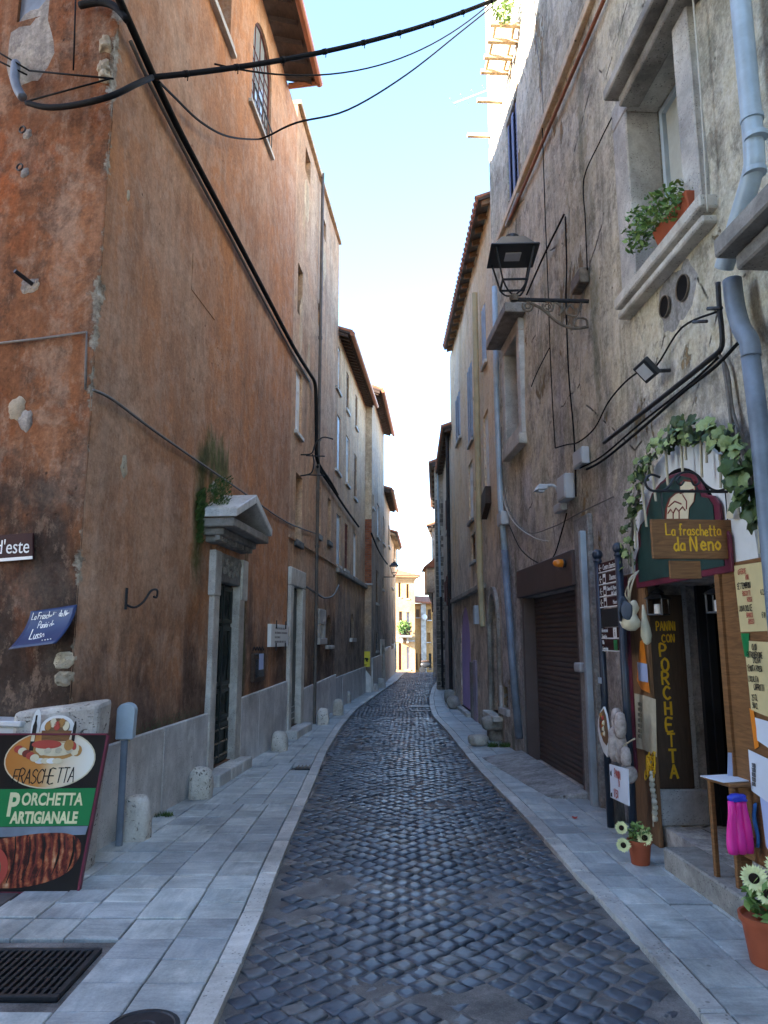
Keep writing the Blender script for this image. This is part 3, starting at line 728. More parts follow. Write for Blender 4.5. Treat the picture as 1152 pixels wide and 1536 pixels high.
GL = {'A': [[(0, 0), (.3, 1), (.6, 0)], [(.12, .38), (.48, .38)]], 'B': [[(0, 0), (0, 1), (.4, .95), (.45, .7), (.05, .52), (.5, .4), (.5, .1), (0, 0)]], 'C': [[(.55, .85), (.3, 1), (.05, .7), (.05, .3), (.3, 0), (.55, .15)]],
 'D': [[(0, 0), (0, 1), (.4, .85), (.52, .5), (.4, .12), (0, 0)]], 'E': [[(.5, 1), (0, 1), (0, 0), (.5, 0)], [(0, .52), (.4, .52)]], 'F': [[(.5, 1), (0, 1), (0, 0)], [(0, .52), (.4, .52)]], 'G': [[(.55, .85), (.3, 1), (.05, .7), (.05, .3), (.3, 0), (.55, .15), (.55, .45), (.35, .45)]],
 'H': [[(0, 0), (0, 1)], [(.5, 0), (.5, 1)], [(0, .5), (.5, .5)]], 'I': [[(.1, 0), (.1, 1)]], 'L': [[(0, 1), (0, 0), (.48, .02)]], 'M': [[(0, 0), (.05, 1), (.33, .35), (.6, 1), (.66, 0)]], 'N': [[(0, 0), (.03, 1), (.5, 0), (.53, 1)]],
 'O': [[(.3, 1), (.05, .75), (.05, .25), (.3, 0), (.55, .25), (.55, .75), (.3, 1)]], 'P': [[(0, 0), (0, 1), (.4, .95), (.48, .72), (.35, .5), (0, .46)]], 'R': [[(0, 0), (0, 1), (.4, .95), (.48, .74), (.35, .55), (0, .48)], [(.2, .5), (.52, 0)]],
 'S': [[(.5, .85), (.25, 1), (.04, .8), (.1, .58), (.42, .42), (.5, .2), (.25, 0), (.02, .12)]], 'T': [[(0, 1), (.58, 1)], [(.29, 1), (.29, 0)]], 'U': [[(0, 1), (.02, .25), (.25, 0), (.48, .25), (.5, 1)]], 'V': [[(0, 1), (.27, 0), (.54, 1)]], 'X': [[(0, 1), (.5, 0)], [(.5, 1), (0, 0)]], 'Z': [[(0, 1), (.5, 1), (0, 0), (.52, 0)]],
 '0': [[(.25, 1), (.04, .75), (.04, .25), (.25, 0), (.46, .25), (.46, .75), (.25, 1)]], '1': [[(.05, .8), (.2, 1), (.2, 0)]], '2': [[(.03, .8), (.25, 1), (.45, .78), (.03, 0), (.5, 0)]], '5': [[(.45, 1), (.08, 1), (.05, .58), (.35, .6), (.46, .3), (.25, 0), (.02, .1)]], '8': [[(.25, .52), (.05, .75), (.25, 1), (.45, .75), (.25, .52), (.02, .25), (.25, 0), (.48, .25), (.25, .52)]],
 '€': [[(.55, .9), (.35, 1), (.12, .7), (.12, .3), (.35, 0), (.55, .1)], [(0, .58), (.4, .58)], [(0, .42), (.4, .42)]], '/': [[(0, -.05), (.35, 1.05)]], ',': [[(.08, .08), (.02, -.14)]], '.': [[(.04, 0), (.06, .08)]], "'": [[(.06, 1), (.02, .8)]],
 'a': [[(.38, .48), (.15, .5), (.02, .22), (.15, 0), (.36, .14), (.38, .48), (.4, 0)]], 'c': [[(.34, .42), (.18, .5), (.02, .25), (.16, 0), (.36, .08)]], 'd': [[(.38, .46), (.15, .5), (.02, .22), (.15, 0), (.38, .14)], [(.38, 1), (.4, 0)]], 'e': [[(.03, .25), (.36, .28), (.2, .5), (.02, .25), (.16, 0), (.38, .08)]],
 'f': [[(.34, .95), (.18, .98), (.14, .7), (.13, -.05)], [(0, .52), (.3, .52)]], 'h': [[(.02, 1), (.03, 0)], [(.03, .35), (.2, .5), (.34, .38), (.35, 0)]], 'i': [[(.05, .5), (.06, 0)], [(.05, .7), (.07, .76)]], 'l': [[(.05, 1), (.07, 0)]], 'n': [[(.02, .5), (.03, 0)], [(.03, .35), (.2, .5), (.34, .38), (.35, 0)]],
 'o': [[(.2, .5), (.02, .25), (.2, 0), (.38, .25), (.2, .5)]], 'r': [[(.03, .5), (.04, 0)], [(.04, .32), (.18, .48), (.3, .46)]], 's': [[(.32, .42), (.16, .5), (.05, .38), (.3, .16), (.18, 0), (.02, .06)]], 't': [[(.16, .9), (.14, .06), (.28, .02)], [(0, .58), (.32, .58)]], 'u': [[(.03, .5), (.05, .08), (.2, 0), (.34, .12)], [(.35, .5), (.37, 0)]]}
def hand(fr, s, z, o, txt, size, w, mat, parent, sp=.22, jit=.04, slant=0.0, name='lettering', sx=1.0, center=False, drift=0.0):
    """brush lettering: each stroke a thin raised ribbon"""
    flip = -1 if fr.t.cross(fr.up).dot(fr.n) < 0 else 1
    adv = lambda ch: (.34 if ch == ' ' else (max(p[0] for st in GL[ch] for p in st) + sp)) * sx
    if center: s = s - flip * sum(adv(c) for c in txt) * size / 2
    mb = MB(); x = 0.0
    for ch in txt:
        if ch != ' ':
            jy = rr(-jit, jit) + drift * x; k = rr(1 - jit, 1 + jit)
            for st in GL[ch]:
                pts = [((x + (p[0] + p[1] * slant) * sx) * size, (p[1] * k + jy) * size) for p in st]
                if len(pts) > 3: pts = [(v.x, v.y) for v in smooth_path([(a, b, 0) for a, b in pts], 3)]
                for i, (p, q) in enumerate(zip(pts, pts[1:])):
                    dx, dy = q[0] - p[0], q[1] - p[1]; L = math.hypot(dx, dy) or 1e-6; hw = w * rr(.42, .6)
                    nx, ny = -dy / L * hw, dx / L * hw; ex, ey = dx / L * w * .25, dy / L * w * .25; oo = o + .0002 * (i % 3)
                    mb.quad(*[fr.P(s + flip * a, z + b, oo) for a, b in ((p[0] - ex + nx, p[1] - ey + ny), (p[0] - ex - nx, p[1] - ey - ny), (q[0] + ex - nx, q[1] + ey - ny), (q[0] + ex + nx, q[1] + ey + ny))])
        x += adv(ch)
    return mb.build(name, M[mat], parent)
# ================================================================== LEFT SIDE
def chipf(z):
    a = max(0.0, noise.noise(Vector((3.3, 1.1, z * 2.1))) + .12) + .7 * max(0.0, noise.noise(Vector((8.3, 4.1, z * 7.0)))) + .35 * abs(noise.noise(Vector((1.3, 9.1, z * 19))))
    amt = min(.10, .012 + .11 * a); wv = min(1.0, .25 + 1.3 * a)
    return -(FL.n + FS.n) * (amt * .7), wv
s_end1 = FL.px(428, 1000)[0]
es, ez = FL.px(479, 119, .56); TOP1 = ez - .06
corner = thing('corner_house', FL.P(0, 0), 'rust orange rendered corner house with pedimented marble doorway and chipped corner edge', 'house')
# openings
o_arch = op(FL, 375, 404, 22, 225, depth=.07); o_arch['s0'] = FL.px(374, 147)[0] + .1; o_arch['s1'] = FL.px(406, 236)[0] - .06
o_arch.update(arch=True, z0=FL.px(374, 150)[1] + .02, z1=FL.px(384, 12)[1])
sA = FL.px(319, 0); sB = FL.px(347, 74)
o_top = dict(s0=sA[0] - .25, s1=sB[0] - .06, z0=(sA[1] + sB[1]) / 2 + .03, z1=(sA[1] + sB[1]) / 2 + 1.7, depth=.28)
dl, dr = FL.px(313, 1154)[0], FL.px(346, 1134)[0]
DZ1 = FL.px(335, 874)[1]
o_door = dict(s0=dl, s1=dr, z0=.16, z1=DZ1, depth=.07)
ops1 = [o_arch, o_top, o_door]
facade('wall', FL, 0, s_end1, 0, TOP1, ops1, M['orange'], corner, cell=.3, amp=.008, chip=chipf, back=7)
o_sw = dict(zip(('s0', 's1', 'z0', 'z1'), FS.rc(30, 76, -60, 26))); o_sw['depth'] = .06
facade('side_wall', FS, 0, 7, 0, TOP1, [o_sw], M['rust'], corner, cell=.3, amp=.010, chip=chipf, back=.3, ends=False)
sw = MB().box(FS, o_sw['s0'], o_sw['s1'], o_sw['z0'], o_sw['z1'], -.07, -.03).build('window_panel', M['pipe2'], corner)
# grey render patch round the side window
m = MB(); q = FS.px(52, 40)
pts = [(q[0] + math.cos(a) * .34 * (1 + .35 * noise.noise(Vector((math.cos(a) * 2, math.sin(a) * 2, 4)))), q[1] + .05 + math.sin(a) * .62 * (1 + .4 * noise.noise(Vector((math.cos(a) * 2, math.sin(a) * 2, 7))))) for a in [i * math.pi / 14 for i in range(28)]]
M['greypatch'] = plaster('grey_render_patch', (.25, .23, .22), (.3, .28, .26), (.36, .33, .3), seed=51, streak=.3)
eave(FL, corner, -.6, es, TOP1, .50, 17, gut='gutter', rise=.30)
e = MB(); e.tube([FL.P(es - .02, TOP1 - .02, .56), FL.P(es - .02, TOP1 - .05, .02)], .05, 8); e.build('gutter_return', M['gutter'], corner)
# arched window
f = MB(); a, b, c, d = o_arch['s0'], o_arch['s1'], o_arch['z0'], o_arch['z1']; r = (b - a) / 2; mm = (a + b) / 2
arc = [(mm - r * math.cos(math.pi * i / 14), d - r + r * math.sin(math.pi * i / 14)) for i in range(15)]
out = [(a, c)] + arc + [(b, c)]
for p, q in zip(out, out[1:]): f.tube([FL.P(*p, -.05), FL.P(*q, -.05)], .018, 6)
for i in range(1, 4):
    x = a + (b - a) * i / 4; zt = d - r + math.sqrt(max(0, r * r - (x - mm) ** 2)); f.tube([FL.P(x, c, -.052), FL.P(x, zt, -.052)], .007, 5)
for i in range(1, 7):
    z = c + (d - c - r) * i / 6; f.tube([FL.P(a, z, -.052), FL.P(b, z, -.052)], .007, 5)
fw_ = f.build('arched_window', M['redshut'], corner)
m = MB(); m.add([FL.P(*p, -.06) for p in out], [tuple(range(len(out)))]); m.build('pane', M['skyglass'], fw_)
MB().box(FL, a - .12, b + .12, c - .055, c, -.1, .05).build('sill', M['trav'], fw_)
f = MB()
for i in range(6): f.tube([FL.P(a + .05, c + .03 + i * .0, .03), FL.P(b - .02, c + .03, .03)], .012, 5); break
f.tube([FL.P(a + .02, c + .34, .03), FL.P(b, c + .34, .03)], .012, 5)
for i in range(8): s_ = a + .04 + (b - a - .06) * i / 7; f.tube([FL.P(s_, c, .03), FL.P(s_, c + .34, .03)], .008, 4)
f.build('sill_rail', M['iron'], fw_)
w = window(FL, o_top, corner, 'dark', 'brownshut')
MB().box(FL, o_top['s0'], o_top['s1'] + .12, o_top['z0'] - .12, o_top['z0'] - .07, -.05, .06).build('sill', M['trav'], w)

# pedimented doorway
dw = MB(); jw = .20; zt = DZ1
dw.box(FL, dl - jw, dl + .012, .0, zt - .004, -.066, .055); dw.box(FL, dr - .012, dr + jw + .02, .0, zt - .004, -.066, .055)
surround = dw.build('door_surround', M['trav'], corner, bevel=.02)
# small ears of the jambs
for q in ((dl - jw - .05, dl - .02), (dr + .02, dr + jw + .07)): MB().box(FL, *q, zt - .18, zt + .34, -.05, .075).build('jamb_ear', M['trav'], surround, bevel=.015)
l1 = MB(); l1.box(FL, dl - .02, dr + .02, zt - .003, zt + .34, -.066, .045); lint = l1.build('carved_lintel', M['greystone'], surround, bevel=.01)
cv = MB()
for i in range(15):
    x = dl + .05 + (dr - dl - .1) * i / 14; z = zt + .17 + .07 * math.sin(i * 1.9)
    pts = [FL.P(x + .045 * math.cos(k) * (1 - k / 9), z + .06 * math.sin(k) * (1 - k / 9), .05) for k in [j * .8 for j in range(9)]]
    cv.tube(pts, .012, 5)
cv.build('carved_scroll', M['greystone'], lint, smooth=True)
fz0, fz1 = zt + .34, FL.px(336, 790, .30)[1] - .12
MB().box(FL, dl - .16, dr + .18, fz0, fz1, -.05, .04).build('frieze', M['orange'], surround)
# bed mould with dentils, cornice, raking cornices
cL = FL.px(304, 768)[0]; cR = FL.px(401, 803, .34)[0]; cz = FL.px(336, 790, .30)[1] - .12; fz1 = cz
ped = MB(); ped.box(FL, cL + .16, cR - .16, cz, cz + .07, -.05, .12); ped.box(FL, cL + .08, cR - .08, cz + .07, cz + .15, -.05, .22); ped.box(FL, cL, cR, cz + .15, cz + .25, -.05, .36)
pd = ped.build('pediment', M['greystone'], corner, bevel=.012)
nd = 18
for i in range(nd):
    s_ = cL + .12 + (cR - cL - .24) * i / (nd - 1); MB().box(FL, s_ - .022, s_ + .022, cz + .015, cz + .068, .121, .175).build('dentil', M['greystone'], pd)
apz = FL.px(373, 752, .34)[1]; print('PED', cL, cR, cz, apz, zt); mid = (cL + cR) / 2
rk = MB()
for s_ in (cL - .03, cR + .03):
    P = FL.P
    rk.hexa([P(s_, cz + .252, -.05), P(mid, apz, -.05), P(mid, apz, .40), P(s_, cz + .252, .40), P(s_, cz + .35, -.05), P(mid, apz + .11, -.05), P(mid, apz + .11, .40), P(s_, cz + .35, .40)])
rk.build('raking_cornice', M['marble'], pd, bevel=.01)
MB().poly(FL, [(cL + .14, cz + .252), (cR - .14, cz + .252), (mid, apz - .02)], -.03, .05).build('tympanum', M['greystone'], pd)
# moss on and beside the pediment
tf = MB()
for i in range(2600):
    t_ = R(); s_ = cL - .25 + .62 * R(); z = cz + .3 + (s_ - cL) * .55 + rr(0, .30)
    if R() < .35: s_ = cL - rr(.02, .2); z = cz + rr(-.05, .5)
    p = FL.P(s_, z, rr(.0, .03) + (.2 * R() if z > cz + .4 and s_ > cL else 0)); q = rr(.012, .028); an = rr(0, 6)
    v = FL.t * math.cos(an) + FL.up * math.sin(an); u_ = (FL.up * .6 + FL.n * .6 + FL.t * rr(-.5, .5)).normalized(); tf.rv = R()
    tf.quad(p - v * q * .4, p + v * q * .4, p + u_ * q * 1.5)
tag(tf.build('moss', M['moss'], corner), kind='stuff')
# double door: dark panels, studs
dd = MB(); dz = -.068; midd = (dl + dr) / 2
door = dd.box(FL, dl - .02, dr + .02, .16, DZ1 + .02, dz - .06, dz).build('door', M['greendoor'], corner)
for a, b in ((dl + .015, midd - .012), (midd + .012, dr - .015)):
    for za, zb in ((.18, .62), (.66, 1.02), (1.06, DZ1 - .52), (DZ1 - .48, DZ1 - .03)):
        m = MB(); wf = .05
        m.box(FL, a, a + wf, za, zb, dz + .002, dz + .03); m.box(FL, b - wf, b, za, zb, dz + .002, dz + .03); m.box(FL, a + wf, b - wf, za, za + wf, dz + .002, dz + .03); m.box(FL, a + wf, b - wf, zb - wf, zb, dz + .002, dz + .03)
        cx, cz_ = (a + b) / 2, (za + zb) / 2
        if za > .5 and zb - za < 1:
            P = FL.P; m.add([P(a + .07, cz_, dz + .003), P(cx, za + .07, dz + .003), P(b - .07, cz_, dz + .003), P(cx, zb - .07, dz + .003), P(cx, cz_, dz + .05)], [(0, 1, 4), (1, 2, 4), (2, 3, 4), (3, 0, 4)])
        m.build('door_panel', M['greendoor'], door, bevel=.006)
st = MB()
for i in range(10):
    for j in range(3):
        c = FL.P(dl + .07 + (dr - dl - .14) * i / 9, .25 + j * .15, dz + .034); st.blob(c, (.016, .016, .016), sub=1, amp=0)
tag(st.build('door_studs', M['rustiron'], door, smooth=True), kind='stuff')
MB().box(FL, midd - .02, midd + .02, .18, DZ1, dz + .002, dz + .045).build('door_stile', M['greendoor'], door)
# step
for i in range(3):
    a = dl - .22 + (dr - dl + .5) * i / 3; MB().box(FL, a + .003, a + (dr - dl + .5) / 3 - .003, 0, .155, -.08, .20).build('step_stone', M['kerb'], corner, bevel=.02)
# plinth slabs
def plinth(fr, s0, s1, zt0, zt1, parent, w=.8, th=.045):
    n = max(1, round((s1 - s0) / w))
    for i in range(n):
        a = s0 + (s1 - s0) * i / n + .003; b = s0 + (s1 - s0) * (i + 1) / n - .003
        za = zt0 + (zt1 - zt0) * (a - s0) / (s1 - s0); zb = zt0 + (zt1 - zt0) * (b - s0) / (s1 - s0); P = fr.P; o1 = th + rr(-.004, .004)
        MB().hexa([P(a, 0, .0), P(b, 0, .0), P(b, 0, o1), P(a, 0, o1), P(a, za, .0), P(b, zb, .0), P(b, zb, o1), P(a, za, o1)]).build('plinth_slab', M['marble'], parent, bevel=.006)
p0 = FL.px(190, 1108); p1 = FL.px(303, 1071)
plinth(FL, .45, dl - jw - .02, p0[1], p1[1], corner, 1.1)
p0 = FL.px(364, 1045); p1 = FL.px(425, 1022)
plinth(FL, dr + jw + .04, s_end1 - .02, p0[1], p1[1], corner, .9)
# pale stones showing at the broken corner
for px, py, sx_, sz_ in ((116, 990, .07, .06), (117, 1018, .062, .05), (166, 64, .05, .07), (163, 98, .05, .06), (164, 112, .045, .05)):
    s_, z = FS.px(px, py); p = FS.P(max(s_, .02) + .02, z, .0)
    MB().blob(p - FL.n * .045 - FS.n * .035, (sx_ * 1.05, .075, sz_), seed=px, amp=.6, squash=.75, rz=.3, sub=3).build('corner_stone', M['tanstone'], corner, smooth=False)
# pale knocked-out patches
def patch(fr, px, py, rx, rz, mat, parent, seed=0, o=.004, th=.012):
    s_, z = fr.px(px, py); k = 22
    pts = [(s_ + math.cos(a) * rx * (1 + .5 * noise.noise(Vector((math.cos(a) * 1.7, math.sin(a) * 1.7, seed)))), z + math.sin(a) * rz * (1 + .5 * noise.noise(Vector((math.cos(a) * 1.7, math.sin(a) * 1.7, seed + 5))))) for a in [2 * math.pi * i / k for i in range(k)]]
    th = min(th, .006); cen = surf(fr, s_, z, th); m = MB(); ring = [surf(fr, a, b, -.006) for a, b in pts]; ring2 = [surf(fr, s_ + (a - s_) * .86, z + (b - z) * .86, th * rr(.5, 1.3)) for a, b in pts]
    m.add(ring + ring2 + [cen], [(i, (i + 1) % k, k + (i + 1) % k, k + i) for i in range(k)] + [(k + i, k + (i + 1) % k, 2 * k) for i in range(k)])
    return m.build('plaster_patch', mat, parent, smooth=True)
patch(FS, 24, 612, .09, .10, M['tanstone'], corner, 3, .02); patch(FS, 38, 630, .08, .09, M['greypatch'], corner, 5, .02)
patch(FS, 44, 428, .11, .07, M['greypatch'], corner, 8, .02); patch(FS, 52, 428, .045, .05, M['tanstone'], corner, 9, .03)
patch(FS, 40, 200, .05, .05, M['greypatch'], corner, 12, .02); patch(FS, 36, 258, .05, .05, M['greypatch'], corner, 13, .02)
patch(FS, 45, 70, .26, .45, M['greypatch'], corner, 15, .02)
patch(FL, 187, 700, .06, .10, M['tanstone'], corner, 17, .012); patch(FL, 322, 735, .13, .10, M['greypatch'], corner, 21, .012)
patch(FL, 193, 293, .03, .06, M['tanstone'], corner, 23, .012)
# iron bits in the flank
for px, py in ((40, 200), (36, 256)):
    s_, z = FS.px(px, py); m = MB(); m.tube([FS.P(s_ + .03 * math.cos(a), z + .03 * math.sin(a), .05) for a in [i * math.pi / 6 for i in range(13)]], .008, 6); m.build('iron_ring', M['iron'], corner)
s_, z = FS.px(48, 426); m = MB(); m.tube([FS.P(s_, z, .0), FS.P(s_ + .03, z + .04, .16)], .018, 8); m.build('iron_peg', M['iron'], corner)
# scroll hook on front
s_, z = FL.px(186, 898); m = MB(); m.tube([FL.P(s_, z - .09, .02), FL.P(s_, z + .09, .02)], .012, 6)
m.tube(smooth_path([FL.P(s_, z - .05, .02), FL.P(s_ + .08, z - .07, .06), FL.P(s_ + .16, z - .02, .10), FL.P(s_ + .22, z + .08, .14), FL.P(s_ + .30, z + .09, .16), FL.P(s_ + .30, z + .03, .16), FL.P(s_ + .26, z + .03, .15)]), .010, 6)
m.build('scroll_hook', M['iron'], corner)
# framed shallow rectangles in the render
m = MB(); c0, c1 = FL.px(290, 380), FL.px(322, 480)
P = FL.P; m.box(FL, c0[0], c1[0], c1[1], c0[1], -.02, .002); m.build('blind_panel', M['orange'], corner)

# ---------------------------------------------------------------- house 2: tan, drainpipe
s_end2 = FL.px(503, 900)[0]; TOP2 = FL.px(501, 340)[1]
tanh = thing('tan_house', FL.P(s_end1, 0), 'tan plaster house with white marble doorframe and small deep windows after the orange corner house', 'house')
W2 = {'a': op(FL, 446.5, 454, 400, 476, depth=.14), 'b': op(FL, 443.5, 453, 556, 652, depth=.10), 'c': op(FL, 443, 453, 712, 812, depth=.13), 'd': op(FL, 476, 481, 728, 802, depth=.12),
      'e': op(FL, 491.5, 496.5, 748, 812, depth=.12), 'f': op(FL, 477, 481.5, 458, 492, depth=.2), 'g': op(FL, 458, 466, 230, 268, depth=.25), 'h': op(FL, 484, 489, 330, 358, depth=.2)}
d2l, d2r = FL.px(431, 1087)[0] + .02, FL.px(446, 1081)[0]; D2Z = FL.px(443, 880)[1]
W2['door'] = dict(s0=d2l, s1=d2r, z0=.16, z1=D2Z, depth=.07)
W2['fr'] = op(FL, 476.5, 482.5, 936, 957, depth=.10)
W2['ni'] = op(FL, 489, 497, 922, 968, arch=True, depth=.14)
facade('wall', FL, s_end1, s_end2, 0, TOP2, list(W2.values()), M['tan'], tanh, cell=.35, amp=.009, back=7)
for k in 'fgh': backing(FL, W2[k], tanh, 'dark', 'window_opening')
window(FL, W2['a'], tanh, 'dark', 'brownshut', None)
window(FL, W2['b'], tanh, 'panel', 'white', 'trav')
for k in 'cde': backing(FL, W2[k], tanh, M and 'sidetan', 'niche_back'); MB().box(FL, W2[k]['s0'] - .04, W2[k]['s1'] + .04, W2[k]['z0'] - .12, W2[k]['z0'], -.1, .05).build('sill', M['darkstone'], tanh, bevel=.01)
backing(FL, W2['fr'], tanh, 'dark', 'window_opening'); backing(FL, W2['ni'], tanh, 'dark', 'niche_back')
m = MB(); o_ = W2['fr']; a, b, c, d = o_['s0'], o_['s1'], o_['z0'], o_['z1']; t_ = .17
m.box(FL, a - t_, a + .006, c, d - .006, -.08, .06); m.box(FL, b - .006, b + t_, c, d - .006, -.08, .06); m.box(FL, a - t_, b + t_, d - .005, d + .3, -.08, .062); m.box(FL, a - t_ - .05, b + t_ + .05, c - .13, c, -.02, .09)
m.build('window_surround', M['trav'], tanh, bevel=.012)
o_ = W2['ni']; MB().box(FL, o_['s0'] - .06, o_['s1'] + .06, o_['z0'] - .08, o_['z0'], -.15, .07).build('sill', M['trav'], tanh, bevel=.012)
jw = .2
m = MB(); m.box(FL, d2l - jw, d2l + .012, 0, D2Z - .012, -.066, .06); m.box(FL, d2r - .012, d2r + jw + .05, 0, D2Z - .012, -.066, .06); m.box(FL, d2l - jw, d2r + jw + .05, D2Z - .011, D2Z + .30, -.066, .061)
ds2 = m.build('door_surround', M['trav'], tanh, bevel=.018)
d2 = MB().box(FL, d2l - .02, d2r + .02, .16, D2Z + .02, -.13, -.068).build('door', M['greendoor'], tanh)
md = (d2l + d2r) / 2
for a, b in ((d2l + .02, md - .01), (md + .01, d2r - .02)):
    for za, zb in ((.2, .55), (.6, 1.5), (1.55, D2Z - .05)):
        m = MB(); m.box(FL, a, b, za, zb, -.0675, -.05); m.box(FL, a + .05, b - .05, za + .06, zb - .06, -.0495, -.037); m.build('door_panel', M['greendoor'], d2, bevel=.006)
st = MB()
for i in range(8):
    for j in range(3): st.blob(FL.P(d2l + .06 + (d2r - d2l - .12) * i / 7, .27 + j * .1, -.04), (.014, .014, .014), sub=1, amp=0)
tag(st.build('door_studs', M['marble'], d2, smooth=True), kind='stuff')
for i in range(2):
    a = d2l - .25 + (d2r - d2l + .5) * i / 2; MB().box(FL, a + .003, a + (d2r - d2l + .5) / 2 - .003, 0, .155, -.35, .22).build('step_stone', M['kerb'], tanh, bevel=.02)
q0, q1 = FL.px(459, 1031), FL.px(513, 1005)
plinth(FL, d2r + .27, s_end2 - .05, q0[1], q1[1] - .05, tanh, .9)
# drainpipe with collars
pts = [FL.P(FL.px(474, 600)[0], z, .07) for z in (.0, 3, 6, 9, TOP2 + .1)]
m = MB(); m.tube(pts, .034, 10)
for z in (1.2, 3.4, 5.6, 7.8): c = FL.P(FL.px(474, 600)[0], z, .07); m.tube([c, c + Vector((0, 0, .06))], .045, 10)
m.build('drainpipe', M['pipedark'], tanh, smooth=False)
# paler patches on the upper wall
for px, py, a, b, sdn in ((452, 492, .18, .55, 31), (463, 545, .12, .45, 33), (487, 395, .22, .5, 35), (461, 300, .3, .5, 36)): patch(FL, px, py, a, b, M['sidetan'], tanh, sdn, .004, .006)
MB().box(FL, s_end1, s_end2 - .02, FL.px(470, 812)[1] - .22, FL.px(470, 812)[1] - .18, .0, .03).build('string_course', M['tan'], tanh)
# coping along the top edge
MB().box(FL, s_end1, s_end2, TOP2, TOP2 + .08, -.3, .06).build('coping', M['sidetan'], tanh)

# ---------------------------------------------------------------- house 3: grey tan under a red eave
s_end3 = sd(FL, 23.0)
z3 = FL.px(557, 593, .3)[1]
gth = thing('grey_tan_house', FL.P(s_end2, 0), 'grey tan house under a long red tiled eave with pale blue shutters', 'house')
W3 = {k: op(FL, *v, **kw) for k, (v, kw) in {
    'a': ((504.5, 510.5, 518, 586), {}), 'b': ((519.5, 523.5, 560, 617), {}), 'c': ((533, 536, 594, 642), {}), 'd': ((503.5, 510.5, 622, 708), {}), 'e': ((519, 523.8, 655, 727), {}),
    'f': ((531, 535, 682, 748), {}), 'g': ((504.5, 510.5, 772, 848), {}), 'h': ((517, 522, 786, 855), {}), 'i': ((530, 534.5, 800, 866), {}), 'n': ((525.5, 531, 920, 957), dict(arch=True))}.items()}
for o_ in W3.values(): o_['depth'] = .08
facade('wall', FL, s_end2, s_end3, 0, z3, list(W3.values()), M['greytan'], gth, cell=.4, amp=.009, back=7)
for k, kind, fr_ in (('a', 'dark', 'white'), ('b', 'dark', 'brownshut'), ('c', 'dark', 'brownshut'), ('d', 'panel', 'bluewhite'), ('e', 'dark', 'white'), ('f', 'dark', 'brownshut'), ('g', 'panel', 'bluewhite'), ('h', 'dark', 'redshut'), ('i', 'dark', 'white')):
    window(FL, W3[k], gth, kind, fr_, 'trav', (2, 3))
backing(FL, W3['n'], gth, 'dark', 'niche_back'); MB().box(FL, W3['n']['s0'] - .1, W3['n']['s1'] + .1, W3['n']['z0'] - .1, W3['n']['z0'], -.15, .07).build('sill', M['trav'], gth)
zz = FL.px(520, 863)[1]
MB().box(FL, s_end2 + .02, s_end3 - .01, zz - .08, zz + .04, -.01, .09).build('string_course', M['greystone'], gth, bevel=.015)
eave(FL, gth, s_end2 + .02, s_end3, z3, .30, 26, rise=.34)
q0, q1 = FL.px(516, 1012), FL.px(535, 1003)
plinth(FL, s_end2, s_end3 - .05, q0[1], q1[1], gth, .95)

# ---------------------------------------------------------------- house 4: jutting house with brick pier
jut = thing('jutting_house', FD.P(0, 0), 'jutting slate grey house with brick pier on its near edge and red tiled eave', 'house')
z4 = FD.px(592, 668, .32)[1]; z4 = max(z4, FD.px(558, 592, .32)[1])
W4 = {k: op(FD, *v) for k, v in {'a': (565.5, 569, 757, 806), 'b': (574.5, 577.5, 776, 816), 'c': (564, 567.5, 856, 905), 'd': (564, 567, 948, 976), 'e': (576.5, 579, 950, 976), 'o': (571, 574.5, 968, 1026), 'u': (558.8, 560.6, 742, 762), 'v': (573.5, 575.5, 866, 884)}.items()}
for o_ in W4.values(): o_['depth'] = .09
W4['o']['z0'] = .08
facade('wall', FD, 0, 5.0, 0, z4, list(W4.values()), M['slate'], jut, cell=.4, amp=.012, back=7)
for k, kd, fr_ in (('a', 'dark', 'white'), ('b', 'panel', 'bluewhite'), ('c', 'dark', 'brownshut'), ('d', 'dark', 'iron'), ('e', 'dark', 'iron'), ('u', 'dark', 'iron'), ('v', 'dark', 'iron')): window(FD, W4[k], jut, kd, fr_, 'trav')
MB().box(FD, W4['o']['s0'], W4['o']['s1'], .08, W4['o']['z1'], -.13, -.08).build('door', M['greendoor'], jut)
o_ = W4['o']; m = MB(); m.box(FD, o_['s0'] - .18, o_['s0'], 0, o_['z1'], -.02, .06); m.box(FD, o_['s1'], o_['s1'] + .18, 0, o_['z1'], -.02, .06); m.box(FD, o_['s0'] - .18, o_['s1'] + .18, o_['z1'], o_['z1'] + .22, -.02, .061); m.build('door_surround', M['trav'], jut)
# near face of the jutting house
FN = wall_frame(-.39, 23.0, -1, 0, 0, -1)
zb0, zb1 = FN.px(548, 875)[1], FN.px(548, 779)[1]
m = MB(); m.box(FN, .002, .48, 0, zb0 - .06, -.3, .012); m.build('near_face', M['greytan'], jut)
m = MB(); m.box(FN, .002, .48, zb1, z4, -.3, .012); m.build('near_face', M['sidetan'], jut)
nb = 0; bz = zb0; brick_m = None; bm_ = MB()
core = MB().box(FN, .02, .46, zb0, zb1, -.3, .0).build('brick_pier', M['mortar'], jut)
row = 0
while bz < zb1 - .05:
    for q in range(3):
        a = .0 + q * .165 - (.08 if row % 2 else 0); b = a + .155
        a, b = max(a, .002), min(b, .478)
        if b - a < .03: continue
        bm_.rv = R(); o1 = .022 + rr(-.006, .006); bm_.box(FN, a, b, bz, bz + .062, -.02, o1)
    bz += .073; row += 1
tag(bm_.build('bricks', M['brickred'], core), kind='stuff')
MB().box(FN, -.03, .5, zb0 - .06, zb0, -.05, .09).build('ledge', M['trav'], jut)
mp = FN.px(548, 1001)[1]
